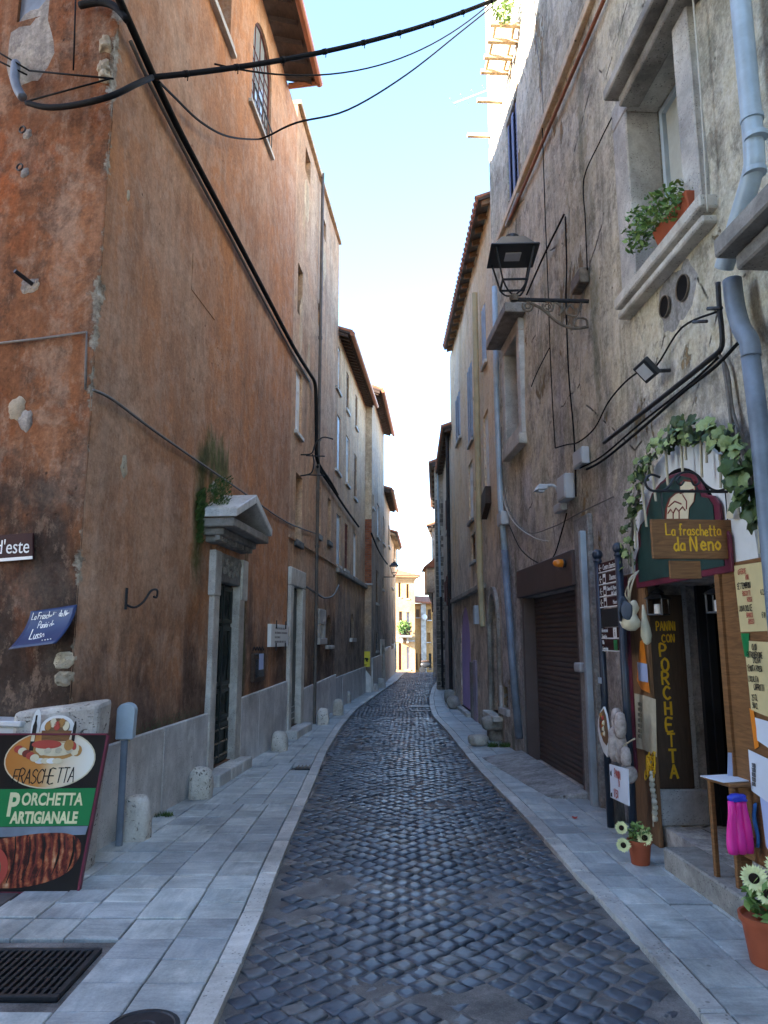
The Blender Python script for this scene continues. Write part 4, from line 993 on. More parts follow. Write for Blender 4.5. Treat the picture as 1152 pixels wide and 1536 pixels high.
MB().poly(FN, [(.0, 0), (.50, 0), (.50, mp - .02), (.40, mp + .03), (.2, mp - .04), (.0, mp - .28)], .013, .055).build('plinth_slab', M['marble'], jut, bevel=.006)
plinth(FD, .02, W4['o']['s0'] - .2, 1.05, 1.1, jut, .8); plinth(FD, W4['o']['s1'] + .2, 4.9, 1.1, 1.1, jut, .8)
eave(FD, jut, -.15, 5.0, z4, .32, 24, rise=.34)
for i in range(3):
    pass
# ---------------------------------------------------------------- houses 5 and 6, far left
h5 = thing('narrow_house', FE.P(0, 0), 'narrow pale orange house past the jutting house with small eave', 'house')
FE5 = FE; z5 = FE.px(582, 722, .25)[1]; s5 = 4.6
W5 = {k: op(FE, *v) for k, v in {'a': (582.5, 584.5, 788, 820), 'b': (587.5, 590, 848, 882), 'c': (586.5, 589, 948, 966)}.items()}
for o_ in W5.values(): o_['depth'] = .09
facade('wall', FE, 0, s5, 0, z5, list(W5.values()), M['ochre'], h5, cell=.5, back=7)
window(FE, W5['a'], h5, 'dark', 'brownshut'); window(FE, W5['b'], h5, 'shutter', 'redshut'); window(FE, W5['c'], h5, 'dark', 'iron')
eave(FE, h5, 0, s5, z5, .28, 14, rise=.3); plinth(FE, .02, s5 - .02, 1.3, 1.35, h5, 1.1)
h6 = thing('end_house', FE.P(s5, 0), 'last pale house on the left before the sunlit square with white shop shutters', 'house')
z6 = FE.px(597, 812, .25)[1]; W6 = {k: op(FE, *v) for k, v in {'a': (590.5, 592.3, 800, 840), 'b': (594, 595.5, 818, 850), 'c': (591, 593, 964, 1008), 'd': (593.6, 595, 966, 1005)}.items()}
for o_ in W6.values(): o_['depth'] = .07
for k in 'cd': W6[k]['z0'] = .1
facade('wall', FE, s5, 10.2, 0, z6, list(W6.values()), M['ochre'], h6, cell=.5, back=7)
window(FE, W6['a'], h6, 'dark', 'brownshut'); window(FE, W6['b'], h6, 'dark', 'brownshut'); window(FE, W6['c'], h6, 'panel', 'bluewhite', None); window(FE, W6['d'], h6, 'panel', 'bluewhite', None)
eave(FE, h6, s5, 10.25, z6, .3, 10, mat='sidetan', rise=.3, gut=None)
plinth(FE, s5 + .02, W6['c']['s0'] - .05, 1.2, 1.2, h6, 1.1)

# ---------------------------------------------------------------- far houses in the sun
FF = wall_frame(-4.0, 49.0, 1, .08, .08, -1)
f1 = thing('far_house', FF.P(4, -.6), 'sunlit peach house at the end of the street with a planted balcony', 'house')
def fs(px): return FF.px(px, 950)[0]
s1r = fs(622.5); zt_ = FF.px(612, 866)[1]
WF = {k: op(FF, *v) for k, v in {'a': (597.5, 601, 874, 896), 'b': (609.5, 613.3, 876, 898), 'c': (598.5, 603.5, 917, 945), 'd': (609.5, 614.5, 918, 945), 'f': (609.5, 615, 970, 1004)}.items()}
WF['e'] = op(FF, 598, 602.4, 964, 1005, arch=True)
for o_ in WF.values(): o_['depth'] = .18
facade('wall', FF, 0, s1r, -1.6, zt_, list(WF.values()), M['peach'], f1, cell=.6, amp=.006, back=6)
for k, kd, fr_ in (('a', 'shutter', 'brownshut'), ('b', 'shutter', 'brownshut'), ('c', 'dark', 'brownshut'), ('d', 'pale', 'greyshut'), ('f', 'panel', 'greyshut')): window(FF, WF[k], f1, kd, fr_, 'trav')
MB().box(FF, WF['e']['s0'], WF['e']['s1'], -1, WF['e']['z1'], -.17, -.12).build('door', M['redshut'], f1)
MB().box(FF, 0, s1r - .01, FF.px(610, 962)[1] - .02, FF.px(610, 962)[1] + .08, .0, .05).build('string_course', M['trav'], f1)
MB().box(FF, 0, s1r - .01, -1.5, FF.px(610, 966)[1] - .1, .0, .03) # ground storey facing
for i, (o0, z0_) in enumerate(((.10, -.22), (.2, -.1), (.34, .0))): MB().box(FF, -.1, s1r + .05 + i * .09, zt_ + z0_, zt_ + z0_ + .1, -.3, o0).build('cornice', M['peach'], f1)
rf = MB(); P = FF.P; q = zt_ + .10
rf.add([P(-.2, q, .4), P(s1r + .45, q, .4), P(s1r + .45, q, -6), P(-.2, q, -6), P(1, q + 1.0, -2.5), P(s1r - 2.2, q + 1.0, -2.5)], [(0, 1, 5, 4), (1, 2, 5), (2, 3, 4, 5), (3, 0, 4), (0, 3, 2, 1)])
rf.build('roof', M['tile'], f1)
# balcony
b0, b1 = fs(596.5), fs(616); bz = FF.px(606, 953)[1]
m = MB(); m.box(FF, b0, b1, bz - .12, bz, .0, .7); bal = m.build('balcony', M['trav'], f1)
m = MB()
for i in range(22): s_ = b0 + .03 + (b1 - b0 - .06) * i / 21; m.tube([FF.P(s_, bz, .66), FF.P(s_, bz + .75, .66)], .012, 4)
m.tube([FF.P(b0, bz + .76, .66), FF.P(b1, bz + .76, .66)], .02, 5); m.build('railing', M['iron'], bal)
br = MB()
for s_ in (b0 + .25, b1 - .25): br.poly(FF.off(0, 0, 0), [(s_ - .06, bz - .121), (s_ + .06, bz - .121), (s_ + .04, bz - .5), (s_ - .04, bz - .5)], .0, .45)
br.build('bracket', M['trav'], bal)
def foliage(name, cen, rad, n, leaf, mat, parent=None, smin=.02, squash=1.0, lab=None, cat=None, group=None):
    mb = MB()
    for i in range(n):
        v = Vector((rr(-1, 1), rr(-1, 1), rr(-1, 1)))
        while v.length > 1 or noise.noise(v * 2.2 + Vector((len(name), 3, rad[0] * 9))) < -.18: v = Vector((rr(-1, 1), rr(-1, 1), rr(-1, 1)))
        p = Vector(cen) + Vector((v.x * rad[0], v.y * rad[1], v.z * rad[2])); a = Vector((rr(-1, 1), rr(-1, 1), rr(-.6, .8))).normalized(); b = a.cross(Vector((rr(-1, 1), rr(-1, 1), rr(-1, 1)))).normalized(); k = leaf * rr(.6, 1.3); mb.rv = R()
        mb.add([p - a * k, p + b * k * .45, p + a * k, p - b * k * .45], [(0, 1, 2, 3)])
    o = mb.build(name, mat, parent, loc=None if parent else cen)
    return o
pt = thing('balcony_plants', FF.P((b0 + b1) / 2, bz, .5), 'green potted plants spilling over the far sunlit balcony rail', 'plants')
for s_ in (b0 + .3, b1 - .45): foliage('foliage', FF.P(s_, bz + .5, .62), (.45, .3, .5), 260, .09, M['leaf2'], pt)
m = MB(); m.box(FF, b0 + .1, b1 - .1, bz + .01, bz + .2, .4, .6); m.build('planter', M['terracotta'], pt)

f2 = thing('far_house', FF.P(8, -.6), 'sunlit golden house right of the peach house with orange shutters', 'house')
FG = wall_frame(FF.P(s1r, 0).x, FF.P(s1r, 0).y + 1.2, 1, .02, .02, -1)
def op2(*v): o_ = op(FG, *v); o_['depth'] = .16; return o_
z7 = FG.px(634, 905)[1]
WG = {'a': op2(641, 645.5, 949, 963), 'b': op2(643.3, 647, 980, 1005), 'c': op2(623.8, 626.5, 980, 1005), 'd': op2(629.8, 631.2, 981, 1003), 'e': op2(624, 629.5, 914, 926), 'g': op2(641.5, 646.5, 914, 930)}
facade('wall', FG, .02, 5.2, -1.6, z7, list(WG.values()), M['gold'], f2, cell=.6, amp=.006, back=6)
window(FG, WG['a'], f2, 'shutter', 'orangeshut'); window(FG, WG['e'], f2, 'shutter', 'brownshut'); window(FG, WG['g'], f2, 'shutter', 'brownshut')
for k, mt in (('b', 'greendoor'), ('c', 'brownshut'), ('d', 'brownshut')): MB().box(FG, WG[k]['s0'], WG[k]['s1'], WG[k]['z0'], WG[k]['z1'], -.15, -.1).build('door', M[mt], f2)
pA, pB = FG.px(631.5, 950)[0], FG.px(639, 950)[0]
MB().box(FG, pA, pB, -1.6, z7 - .02, -.01, .12).build('pilaster', M['trav'], f2)
rf = MB(); P = FG.P; rf.hexa([P(-.0, z7, .4), P(5.3, z7 - .2, .4), P(5.3, z7 + .38, -3), P(.0, z7 + .58, -3), P(.0, z7 + .12, .4), P(5.3, z7 - .08, .4), P(5.3, z7 + .5, -3), P(.0, z7 + .7, -3)]); rf.build('roof', M['tile'], f2)
mr_ = thing('white_disk', FG.P(pB - .1, FG.px(636, 926)[1], .2), 'small round white disk on the golden far house', 'disk')
c = FG.P(FG.px(636, 926)[0], FG.px(636, 926)[1], .3)
MB().lathe(c, [(.19, 0), (.2, .02), (.17, .045), (.1, .06), (.0, .065)], 18, (0, -1, 0)).build('disc', M['white'], mr_, smooth=True)  # plain white disk held off the wall by a short arm
MB().tube([c, FG.P(FG.px(636, 926)[0], FG.px(636, 926)[1], .02)], .02, 6).build('arm', M['iron'], mr_)
# black scooter parked at the far corner
so_ = FG.P(FG.px(643, 1000)[0], 0, 1.2); so_.z = gz(so_.y) - .02
scoot = thing('parked_scooter', so_, 'small black scooter parked at the end of the street', 'scooter')
for dx in (-.5, .5): MB().lathe(so_ + Vector((dx, -.05, .22)), [(.10, 0), (.22, .01), (.23, .05), (.22, .09), (.10, .1)], 14, (0, 1, 0)).build('wheel', M['blackpaint'], scoot)
m = MB(); m.blob(so_ + Vector((-.3, 0, .55)), (.36, .14, .2), 1, .1); m.build('body', M['blackpaint'], scoot, smooth=True)
m = MB(); m.tube([so_ + Vector((.5, 0, .25)), so_ + Vector((.36, 0, .6)), so_ + Vector((.3, 0, 1.0))], .05, 8); m.tube([so_ + Vector((.3, -.3, 1.02)), so_ + Vector((.3, .3, 1.02))], .02, 6); m.box(Fr(so_, (1, 0, 0), (0, 0, 1), (0, -1, 0)), .3, .42, .3, .85, -.16, .16); m.build('handlebar_column', M['blackpaint'], scoot)
m = MB(); m.box(Fr(so_, (1, 0, 0), (0, 0, 1), (0, -1, 0)), -.2, .35, .25, .31, -.13, .13); m.build('footboard', M['iron'], scoot)
m = MB(); m.blob(so_ + Vector((-.3, 0, .78)), (.32, .13, .06), 2, .05); m.build('seat', M['darkwood'], scoot, smooth=True)
# unseen house across the side street, behind the viewer's left shoulder, made tall to keep the low sun off the crossing
across = thing('unseen_house_across', (-2.6, -3, 0), 'unseen ochre house across the side street, made tall to block the low sun', 'house')
FX = wall_frame(-2.5, -14, 0, 1, 1, 0)
WX = [dict(s0=s_, s1=s_ + 1, z0=z, z1=z + 1.6, depth=.2) for s_ in (2, 5, 8, 11, 14) for z in (1.2, 4.6, 8.0, 11.6)]
facade('wall', FX, 0, 16.3, 0, 16.0, WX, M['ochre'], across, cell=.8, back=9)
for o_ in WX: window(FX, o_, across, 'shutter', 'brownshut')
# ================================================================== RIGHT SIDE
def proj(p):
    q = Vector(p) - EYE; c, s_ = math.cos(TH), math.sin(TH)
    dep = q.y * c + q.z * s_; up = -q.y * s_ + q.z * c
    return 576 + F * q.x / dep, 768 - F * up / dep
def W(fr, x, y, o=0.0): return fr.P(*fr.px(x, y, o), o)
TOPR = 13.9; sR0, sR1 = sd(FR, -5), sd(FR, 11.7)
shop = thing('weathered_house', FR.P(0, 0), 'tall weathered cream house with flaking plaster, roller shutter and wine shop doorway', 'house')
bw = dict(s0=FR.px(1028, 170)[0], s1=FR.px(954, 280)[0], z0=(FR.px(985, 374, .1)[1] + FR.px(1035, 310, .1)[1]) / 2, z1=(FR.px(950, 163)[1] + FR.px(1016, 36)[1]) / 2, depth=.30)
w2 = dict(s0=FR.px(782, 575)[0], s1=FR.px(763, 600)[0], z0=FR.px(774, 650)[1], z1=FR.px(770, 517)[1], depth=.28)
w3 = dict(s0=FR.px(777, 235)[0], s1=FR.px(761, 260)[0], z0=FR.px(769, 318)[1], z1=FR.px(769, 158)[1], depth=.10)
gar = dict(s0=FR.px(877, 1080)[0], s1=FR.px(791, 1050)[0], z0=.03, z1=FR.px(824, 889)[1], depth=.16)
sdoor = dict(s0=FR.px(1098, 950)[0], s1=FR.px(976, 1000)[0], z0=.17, z1=FR.px(1040, 866)[1], depth=.55)
nich = op(FR, 754, 762, 1030, 1062, depth=.2)
opsR = [bw, w2, w3, gar, sdoor, nich]
facade('wall', FR, sR0, sR1, 0, TOPR, opsR, M['cream'], shop, cell=.16, amp=.018, k=1.6, back=8)
# -- big window, upper right
w = window(FR, bw, shop, 'pale', 'bluewhite', None, bars=(2, 1))
cur = MB(); cur.quad(FR.P(bw['s0'] + .06, bw['z0'] + .06, -.284), FR.P(bw['s1'] - .06, bw['z0'] + .06, -.284), FR.P(bw['s1'] - .06, bw['z1'] - .06, -.284), FR.P(bw['s0'] + .06, bw['z1'] - .06, -.284)); cur.build('curtain', M['curtain'], w)
jl, jr_ = FR.px(933, 280)[0], FR.px(1052, 200)[0]
zb = (FR.px(945, 458, .1)[1] + FR.px(1060, 326, .1)[1]) / 2
m = MB(); a, b, c, d = bw['s0'], bw['s1'], bw['z0'], bw['z1']
m.box(FR, b - .006, jl, c, d - .006, -.24, .06); m.box(FR, jr_ - .03, a + .006, c, d - .006, -.24, .06); m.box(FR, jr_ - .03, jl, d - .005, d + .22, -.24, .062)
ws_ = m.build('window_surround', M['trav'], shop, bevel=.012)
m = MB(); m.box(FR, jr_ - .12, jl + .05, c - .10, c, -.30, .12); m.box(FR, jr_ - .03, jl, zb + .06, c - .101, -.03, .065); m.box(FR, jr_ - .1, jl + .03, zb, zb + .06, -.02, .10); m.build('sill', M['trav'], ws_, bevel=.012)
hz, hs = FR.px(907, 162, .26)[1], FR.px(907, 162, .26)[0]
m = MB(); m.box(FR, hs - 2.2, hs, hz + .06, hz + .16, -.02, .27); m.box(FR, hs - 2.14, hs - .06, hz - .04, hz + .059, -.02, .16); m.build('hood', M['greystone'], ws_, bevel=.012)
# -- second window
w = window(FR, w2, shop, 'dark', 'brownshut', None)
m = MB(); a, b, c, d = w2['s0'], w2['s1'], w2['z0'], w2['z1']; t_ = .16
m.box(FR, a - t_, a + .006, c - .15, d - .006, -.22, .06); m.box(FR, b - .006, b + t_, c - .15, d - .006, -.22, .06); m.box(FR, a - t_, b + t_, d - .005, d + .18, -.22, .061); m.box(FR, a, b, c - .12, c, -.27, .055); m.box(FR, a - t_, b + t_, c - .30, c - .151, -.05, .10)
s2 = m.build('window_surround', M['trav'], shop, bevel=.012)
MB().box(FR, a - .32, b + .28, d + .185, d + .33, -.02, .28).build('hood', M['greystone'], s2, bevel=.015)
window(FR, w3, shop, 'shutter', 'blueshut', 'greystone')
# -- niche
backing(FR, nich, shop, 'dark', 'niche_back'); m = MB(); m.box(FR, nich['s0'] - .1, nich['s1'] + .1, nich['z0'] - .1, nich['z0'], -.1, .05); m.box(FR, nich['s1'], nich['s1'] + .09, nich['z0'], nich['z1'], -.1, .04); m.build('niche_surround', M['marble'], shop, bevel=.008)
# -- garage shutter
a, b, d = gar['s0'], gar['s1'], gar['z1']; ns = 36
gs = MB(); gs.box(FR, a - .02, b + .02, .02, d + .02, -.2, -.15); gsh = gs.build('roller_shutter', M['brownmetal'], shop)
for i in range(ns):
    z = .035 + (d - .04) * i / ns; h = (d - .04) / ns; pr_ = [(0, .002), (.18, .014), (.5, .019), (.82, .014), (.97, .002)]; m = MB()
    for (q0, o0), (q1, o1) in zip(pr_, pr_[1:]): m.quad(FR.P(a + .045, z + q0 * h, -.149 + o0), FR.P(b - .045, z + q0 * h, -.149 + o0), FR.P(b - .045, z + q1 * h, -.149 + o1), FR.P(a + .045, z + q1 * h, -.149 + o1))
    m.build('slat', M['brownmetal'], gsh, smooth=True)
for q in ((a - .01, a + .05), (b - .06, b + .03)): MB().box(FR, *q, .03, d, -.14, .03).build('guide_rail', M['brownmetal'], gsh, bevel=.006)
hz0 = (FR.px(778, 897)[1] + FR.px(864, 881)[1]) / 2; hz1 = (FR.px(778, 857)[1] + FR.px(864, 827)[1]) / 2
MB().box(FR, a - .02, b + .12, hz0, hz1, -.14, .07).build('shutter_lintel', M['brownmetal'], gsh, bevel=.008)
# pale trims either side of the garage
M['palerender'] = plaster('pale_grey_render', (.25, .24, .235), (.32, .31, .30), (.38, .37, .35), dark=(.14, .13, .12), light=(.45, .44, .42), seed=61, streak=.6)
MB().box(FR, FR.px(897, 1000)[0], a - .02, 0, FR.px(885, 770)[1], -.02, .035).build('pilaster', M['palerender'], shop, bevel=.01)
MB().box(FR, b + .04, b + .15, 0, hz0 + .3, -.02, .03).build('pilaster', M['palerender'], shop, bevel=.01)
m = MB(); P = FR.P
m.hexa([P(a - .1, -.02, .02), P(b + .3, -.02, .02), P(b + .2, -.02, .62), P(a, -.02, .42), P(a - .1, .10, .02), P(b + .3, .11, .02), P(b + .2, .030, .62), P(a, .030, .42)])
rp = m.build('ramp', M['palerender'], shop, bevel=.02)
# -- round vent holes, the shade inside painted as a flat black disc
for px, py, r_ in ((998, 460, .085), (1025, 432, .098)):
    c = W(FR, px, py); v = thing('vent_pipe', c, 'upper right round vent hole in a white plaster patch' if px > 1010 else 'lower left round vent hole in a white plaster patch', 'vent', 'vent holes above the shop')
    MB().lathe(c + FR.n * .0, [(r_, .0), (r_ * 1.04, .01), (r_ * 1.04, .016), (r_ * .98, .016), (r_ * .97, .012), (r_ * .96, .006)], 24, FR.n).build('rim', M['rustiron'], v, smooth=False)
    MB().lathe(c, [(r_ * .97, .004), (r_ * .95, .0086)], 24, FR.n).build('dark_disc', M['dark'], v)
patch(FR, 1011, 446, .30, .30, M['palerender'], shop, 71, -.012, .012)
# ledge at the far right with the pipe running behind
lz = FR.px(1073, 412, .3)[1]; ls = FR.px(1073, 412, .3)[0]
m = MB(); m.box(FR, ls - 1.6, ls, lz + .10, lz + .22, -.02, .30); m.box(FR, ls - 1.55, ls - .05, lz, lz + .099, -.02, .2); m.build('ledge', M['greystone'], shop, bevel=.012)
# -- downpipe
m = MB(); m.tube(smooth_path([W(FR, *p, .13) for p in ((1105, -60), (1121, 110), (1131, 225), (1128, 262), (1108, 330), (1086, 402))], 5), .058, 14)
for p in ((1128, 178), (1134, 205), (1132, 258)): c = W(FR, *p, .13); m.tube([c - Vector((0, 0, .015)), c + Vector((0, 0, .015))], .065, 14)
m.build('downpipe', M['pipe'], shop, smooth=True).modifiers.new('e', 'EDGE_SPLIT').split_angle = 1.0
m = MB(); m.tube(smooth_path([W(FR, *p, .12) for p in ((1098, 420), (1103, 460), (1112, 492), (1124, 512), (1127, 535))], 5), .056, 14); m.build('downpipe', M['pipe2'], shop, smooth=True)
m = MB(); m.tube((lambda q: q + [Vector((q[-1].x, q[-1].y, .17))])([W(FR, *p, .12) for p in ((1124, 520), (1139, 640), (1152, 780), (1168, 950))]), .053, 14); m.build('downpipe', M['pipe2'], shop, smooth=True)
m = MB(); m.tube([W(FR, *p, .07) for p in ((742, 430), (745, 600), (751, 760), (757, 830))], .045, 10); m.build('downpipe', M['pipe'], shop, smooth=True)
m = MB(); m.tube([W(FR, *p, .07) for p in ((757, 826), (768, 990), (779, 1108))], .055, 10); m.build('downpipe', M['pipe2'], shop, smooth=True)
m = MB(); m.box(FR, FR.px(885, 850)[0] - .035, FR.px(885, 850)[0] + .035, FR.px(886, 1215)[1], FR.px(884, 796)[1], .036, .10); m.build('cable_duct', M['pipe'], shop, bevel=.006)
# reddish string pipe high on the wall
m = MB(); m.tube([W(FR, 925, -45, .03), W(FR, 765, 328, .03)], .022, 8); m.build('string_pipe', M['gutter'], shop)
MB().box(FR, FR.px(1010, -40)[0], sR1 - .05, FR.px(765, 328)[1] + .05, FR.px(765, 328)[1] + .17, -.03, .045).build('string_course', M['ochre2'], shop, bevel=.01)
# wooden rack poking out near the roof
rack = thing('wooden_rack', W(FR, 770, 75), 'sunlit wooden rack of poles sticking out beneath the right roofline', 'rack')
ends = []
for px, py in ((778, 38), (773, 63), (767, 87), (761, 109)):
    s_, z = FR.px(px, py); m = MB(); m.box(FR, s_ - .03, s_ + .03, z - .03, z + .03, -.05, .42); m.build('pole', M['sidetan'], rack); ends.append((s_, z))
for o_ in (.06, .34): MB().tube([FR.P(s_, z + .04, o_) for s_, z in ends], .028, 6).build('rail', M['sidetan'], rack)
for px, py in ((752, 152), (735, 204)): s_, z = FR.px(px, py); MB().box(FR, s_ - .03, s_ + .03, z - .03, z + .03, -.05, .4).build('pole', M['sidetan'], rack)
rp_ = thing('roof_plant', FR.P(FR.px(752, 0)[0], FR.px(752, 0)[1], .3), 'green plant hanging over the right roofline beside the cables', 'plant'); foliage('foliage', W(FR, 755, 6, .25), (.16, .22, .34), 260, .04, M['leaf2'], rp_)

# ---------------------------------------------------------------- shop doorway
s0, s1, dz1 = sdoor['s0'], sdoor['s1'], sdoor['z1']
FJ = Fr(FR.P(s1, 0, 0), -FR.n, (0, 0, 1), -FR.t)                     # far jamb, faces the viewer
step = MB().box(FR, sd(FR, 2.6), sd(FR, 5.5), 0, .168, -.6, .24).build('doorstep', M['greystone'], shop, bevel=.012)
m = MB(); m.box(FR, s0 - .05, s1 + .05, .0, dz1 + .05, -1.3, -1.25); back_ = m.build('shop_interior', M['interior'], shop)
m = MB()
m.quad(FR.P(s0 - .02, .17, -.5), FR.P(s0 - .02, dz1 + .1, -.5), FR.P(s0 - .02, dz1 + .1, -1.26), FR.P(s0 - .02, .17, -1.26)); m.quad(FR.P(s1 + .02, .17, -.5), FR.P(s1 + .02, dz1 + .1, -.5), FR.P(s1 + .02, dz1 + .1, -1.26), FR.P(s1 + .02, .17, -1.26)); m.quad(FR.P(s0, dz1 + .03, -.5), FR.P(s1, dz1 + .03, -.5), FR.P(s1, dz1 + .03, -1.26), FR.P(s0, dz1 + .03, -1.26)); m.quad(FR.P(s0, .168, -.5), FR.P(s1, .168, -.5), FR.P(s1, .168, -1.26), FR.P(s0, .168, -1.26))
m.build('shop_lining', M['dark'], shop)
jz1 = FJ.px(1000, 893)[1]; jz0 = FJ.px(1010, 1182)[1]; jw = .285
pb = MB().box(FJ, .004, jw, jz0, jz1, .002, .03).build('panini_board', M['board'], shop, bevel=.004)
for ch, (px, py) in zip('PORCHETTA', ((996, 976), (999, 998), (1000, 1018), (1002, 1040), (1004, 1063), (1006, 1088), (1009, 1111), (1011, 1135), (1013, 1158))):
    s_, z = FJ.px(px, py, .03); hand(FJ, s_, z - .045, .0315, ch, .098, .017, 'yellow', pb, center=True, jit=.02, name='letter')
s_, z = FJ.px(999, 940, .03); hand(FJ, s_ + .0, z - .03, .0315, 'PANINI', .072, .010, 'yellow', pb, center=True, sx=.62)
s_, z = FJ.px(999, 955, .03); hand(FJ, s_ + .02, z - .045, .0315, 'CON', .062, .010, 'yellow', pb, center=True, sx=.8)
MB().box(FJ, jw + .004, jw + .04, jz0 - .02, jz1 + .25, .002, .022).build('jamb_strip', M['marble'], shop)
MB().box(FJ, .0, jw + .10, .169, jz0 - .004, .001, .045).build('pilaster_base', M['marble'], shop, bevel=.01)
m = MB(); m.box(FJ, jw + .12, .53, .17, dz1, .001, .05); m.box(FJ, jw + .18, jw + .24, .17, dz1, .051, .075); m.build('door_jamb', M['blackpaint'], shop)
# door leaf standing open with papers
FDL = FR.off(0, 0, -.85)
dl_ = MB().box(FDL, s0 - .02, s0 + .75, .2, dz1, -.05, 0).build('door_leaf', M['interior'], shop)
MB().box(FDL, s0 + .04, s0 + .7, 1.0, 1.15, .002, .03).build('red_rail', M['redshut'], dl_)
MB().box(FDL, s0 + .04, s0 + .7, 1.2, dz1 - .2, .002, .006).build('pane', M['glass'], dl_)
MB().box(FDL, s0 + .30, s0 + .52, 1.32, 1.72, .008, .011).build('notice', M['paper'], dl_)
# white arch, fanlight and green board
arch = thing('arched_shop_sign', W(FR, 1040, 860), 'white arch over the shop door holding a maroon edged dark green board with pale figure', 'shop sign')
aL, aR = FR.px(952, 860)[0], FR.px(1142, 770)[0]; az0 = FR.px(1040, 868)[1]; az1 = FR.px(1045, 655)[1]; am = (aL + aR) / 2; ah = (aL - aR) / 2
N = 28; ring = [(am + ah * math.cos(math.pi * i / N), az0 + (az1 - az0) * math.sin(math.pi * i / N)) for i in range(N + 1)]
MB().poly(FR, ring, .004, .04).build('arch_panel', M['white'], arch)
MB().poly(FR, [(am + (x - am) * .66, az0 + .02 + (z - az0) * .80) for x, z in ring], .041, .05).build('fanlight', M['dark'], arch)
def sc_board(k, lift):
    pts = []
    gL, gR = FR.px(966, 850)[0], FR.px(1112, 820)[0]; gm = (gL + gR) / 2; gh = (gL - gR) / 2; zb_ = az0 - .012
    H = FR.px(1040, 706)[1] - zb_
    prof = [(1, 0), (1, .30), (.93, .38), (.88, .42), (.88, .58), (.80, .66), (.66, .70), (.60, .80), (.46, .93), (.24, 1.0), (0, 1.02)]
    full = prof + [(-x, z) for x, z in reversed(prof[:-1])]
    return [(gm + x * gh * k, zb_ + lift + z * (H - lift * 1.6) * 1.0) for x, z in full], gm, gh, zb_, H
pts, gm, gh, zb_, H = sc_board(1, 0); MB().poly(FR, pts, .052, .075).build('board_border', M['maroon'], arch, bevel=.006)
pts2, *_ = sc_board(.90, .045); MB().poly(FR, pts2, .076, .082).build('green_board', M['dkgreen'], arch)
def blobpoly(mb, fr, px_pts, o0, o1): mb.poly(fr, [fr.px(x, y, o1) for x, y in px_pts], o0, o1)
figs = MB()
F1 = [(1000, 778), (1001, 762), (1006, 748), (1014, 741), (1021, 739), (1020, 728), (1026, 722), (1040, 724), (1042, 736), (1040, 752), (1033, 762), (1032, 778)]
m = MB(); blobpoly(m, FR, [(1016 + (x - 1020) * 1.12 + 3, 752 + (y - 752) * 1.1) for x, y in F1], .083, .086); m.build('figure_outline', M['wineline'], arch)
m = MB(); blobpoly(m, FR, F1, .0865, .089); m.build('raised_fist', M['creampaint'], arch)
for pth in ([(1003, 760), (1012, 752), (1022, 756)], [(1002, 770), (1006, 764), (1010, 770), (1010, 778)], [(1010, 770), (1014, 762), (1019, 768), (1019, 778)], [(1020, 740), (1030, 737), (1040, 734)], [(1019, 766), (1024, 760), (1028, 766)], [(1024, 742), (1030, 752), (1030, 764)]):
    m = MB(); m.tube([W(FR, x, y, .090) for x, y in pth], .006, 4); m.build('outline_stroke', M['wineline'], arch)
m = MB(); blobpoly(m, FR, [(1089, 778), (1091, 764), (1094, 757), (1096, 766), (1099, 768), (1099, 778)], .083, .086); m.build('pale_flame', M['orangelamp'] and M['creampaint'], arch)
# pale rods of the fanlight grille
for (x0, y0, x1, y1) in ((1021, 655, 1024, 708), (1051, 658, 1053, 716), (999, 680, 1002, 728), (978, 705, 984, 752), (1081, 690, 1081, 732), (964, 735, 970, 790), (951, 770, 954, 822), (1104, 735, 1109, 772), (948, 822, 950, 860), (1138, 770, 1140, 830), (1027, 664, 1029, 690), (1059, 664, 1060, 694)):
    m = MB(); a, b = W(FR, x0, y0, .13), W(FR, x1, y1, .13); m.tube([b, a], .010, 6); m.tube([a, a + (a - b).normalized() * .035], .015, 6); m.build('rod', M['candle'] and M['oldpaper'], arch)
# iron bracket and hanging wooden sign, square to the wall
def solve_o(fr, s_, z, px):
    lo, hi = -.5, 3.0
    for _ in range(50):
        mid_ = (lo + hi) / 2
        if proj(fr.P(s_, z, mid_))[0] > px: lo = mid_
        else: hi = mid_
    return lo
s_h = FR.px(1108, 830)[0]
FH = Fr(FR.P(s_h, 0, 0), -FR.n, (0, 0, 1), -FR.t)
hang = thing('hanging_shop_sign', FH.P(-.3, FH.px(1040, 808)[1]), 'wooden plank sign hung over the shop door with yellow hand lettering', 'sign')
hL, hz1_, = FH.px(975, 779); hR, hz0_ = FH.px(1105, 839)
pk = MB().box(FH, hL, hR, hz0_, hz1_, -.012, .012).build('plank', M['wood'], hang, bevel=.004)
a_, z_ = FH.px(998, 803); hand(FH, a_, z_, .0132, 'La fraschetta', .072, .0085, 'yellow', pk, sp=.13, sx=.8, jit=.05)
a_, z_ = FH.px(1010, 826); hand(FH, a_, z_, .0132, 'da N', .086, .011, 'yellow', pk, sp=.16, sx=.85, jit=.05)
a_, z_ = FH.px(1050, 825); hand(FH, a_, z_, .0132, 'eno', .105, .012, 'yellow', pk, sp=.16, sx=.85, jit=.05)
a_, z_ = FH.px(1006, 868); b_, c_ = FH.px(1051, 841)
MB().box(FH, a_, b_, z_, c_, -.02, -.002).build('small_plank', M['wood'], hang, bevel=.003)
m = MB()
zbar = FH.px(1030, 737)[1]; x0 = FH.px(982, 738)[0]
m.tube([FH.P(x0, zbar, 0), FH.P(.0, zbar, 0)], .010, 6)
sc = [(1032, 730), (1028, 720), (1020, 714), (1014, 722), (1020, 728)]
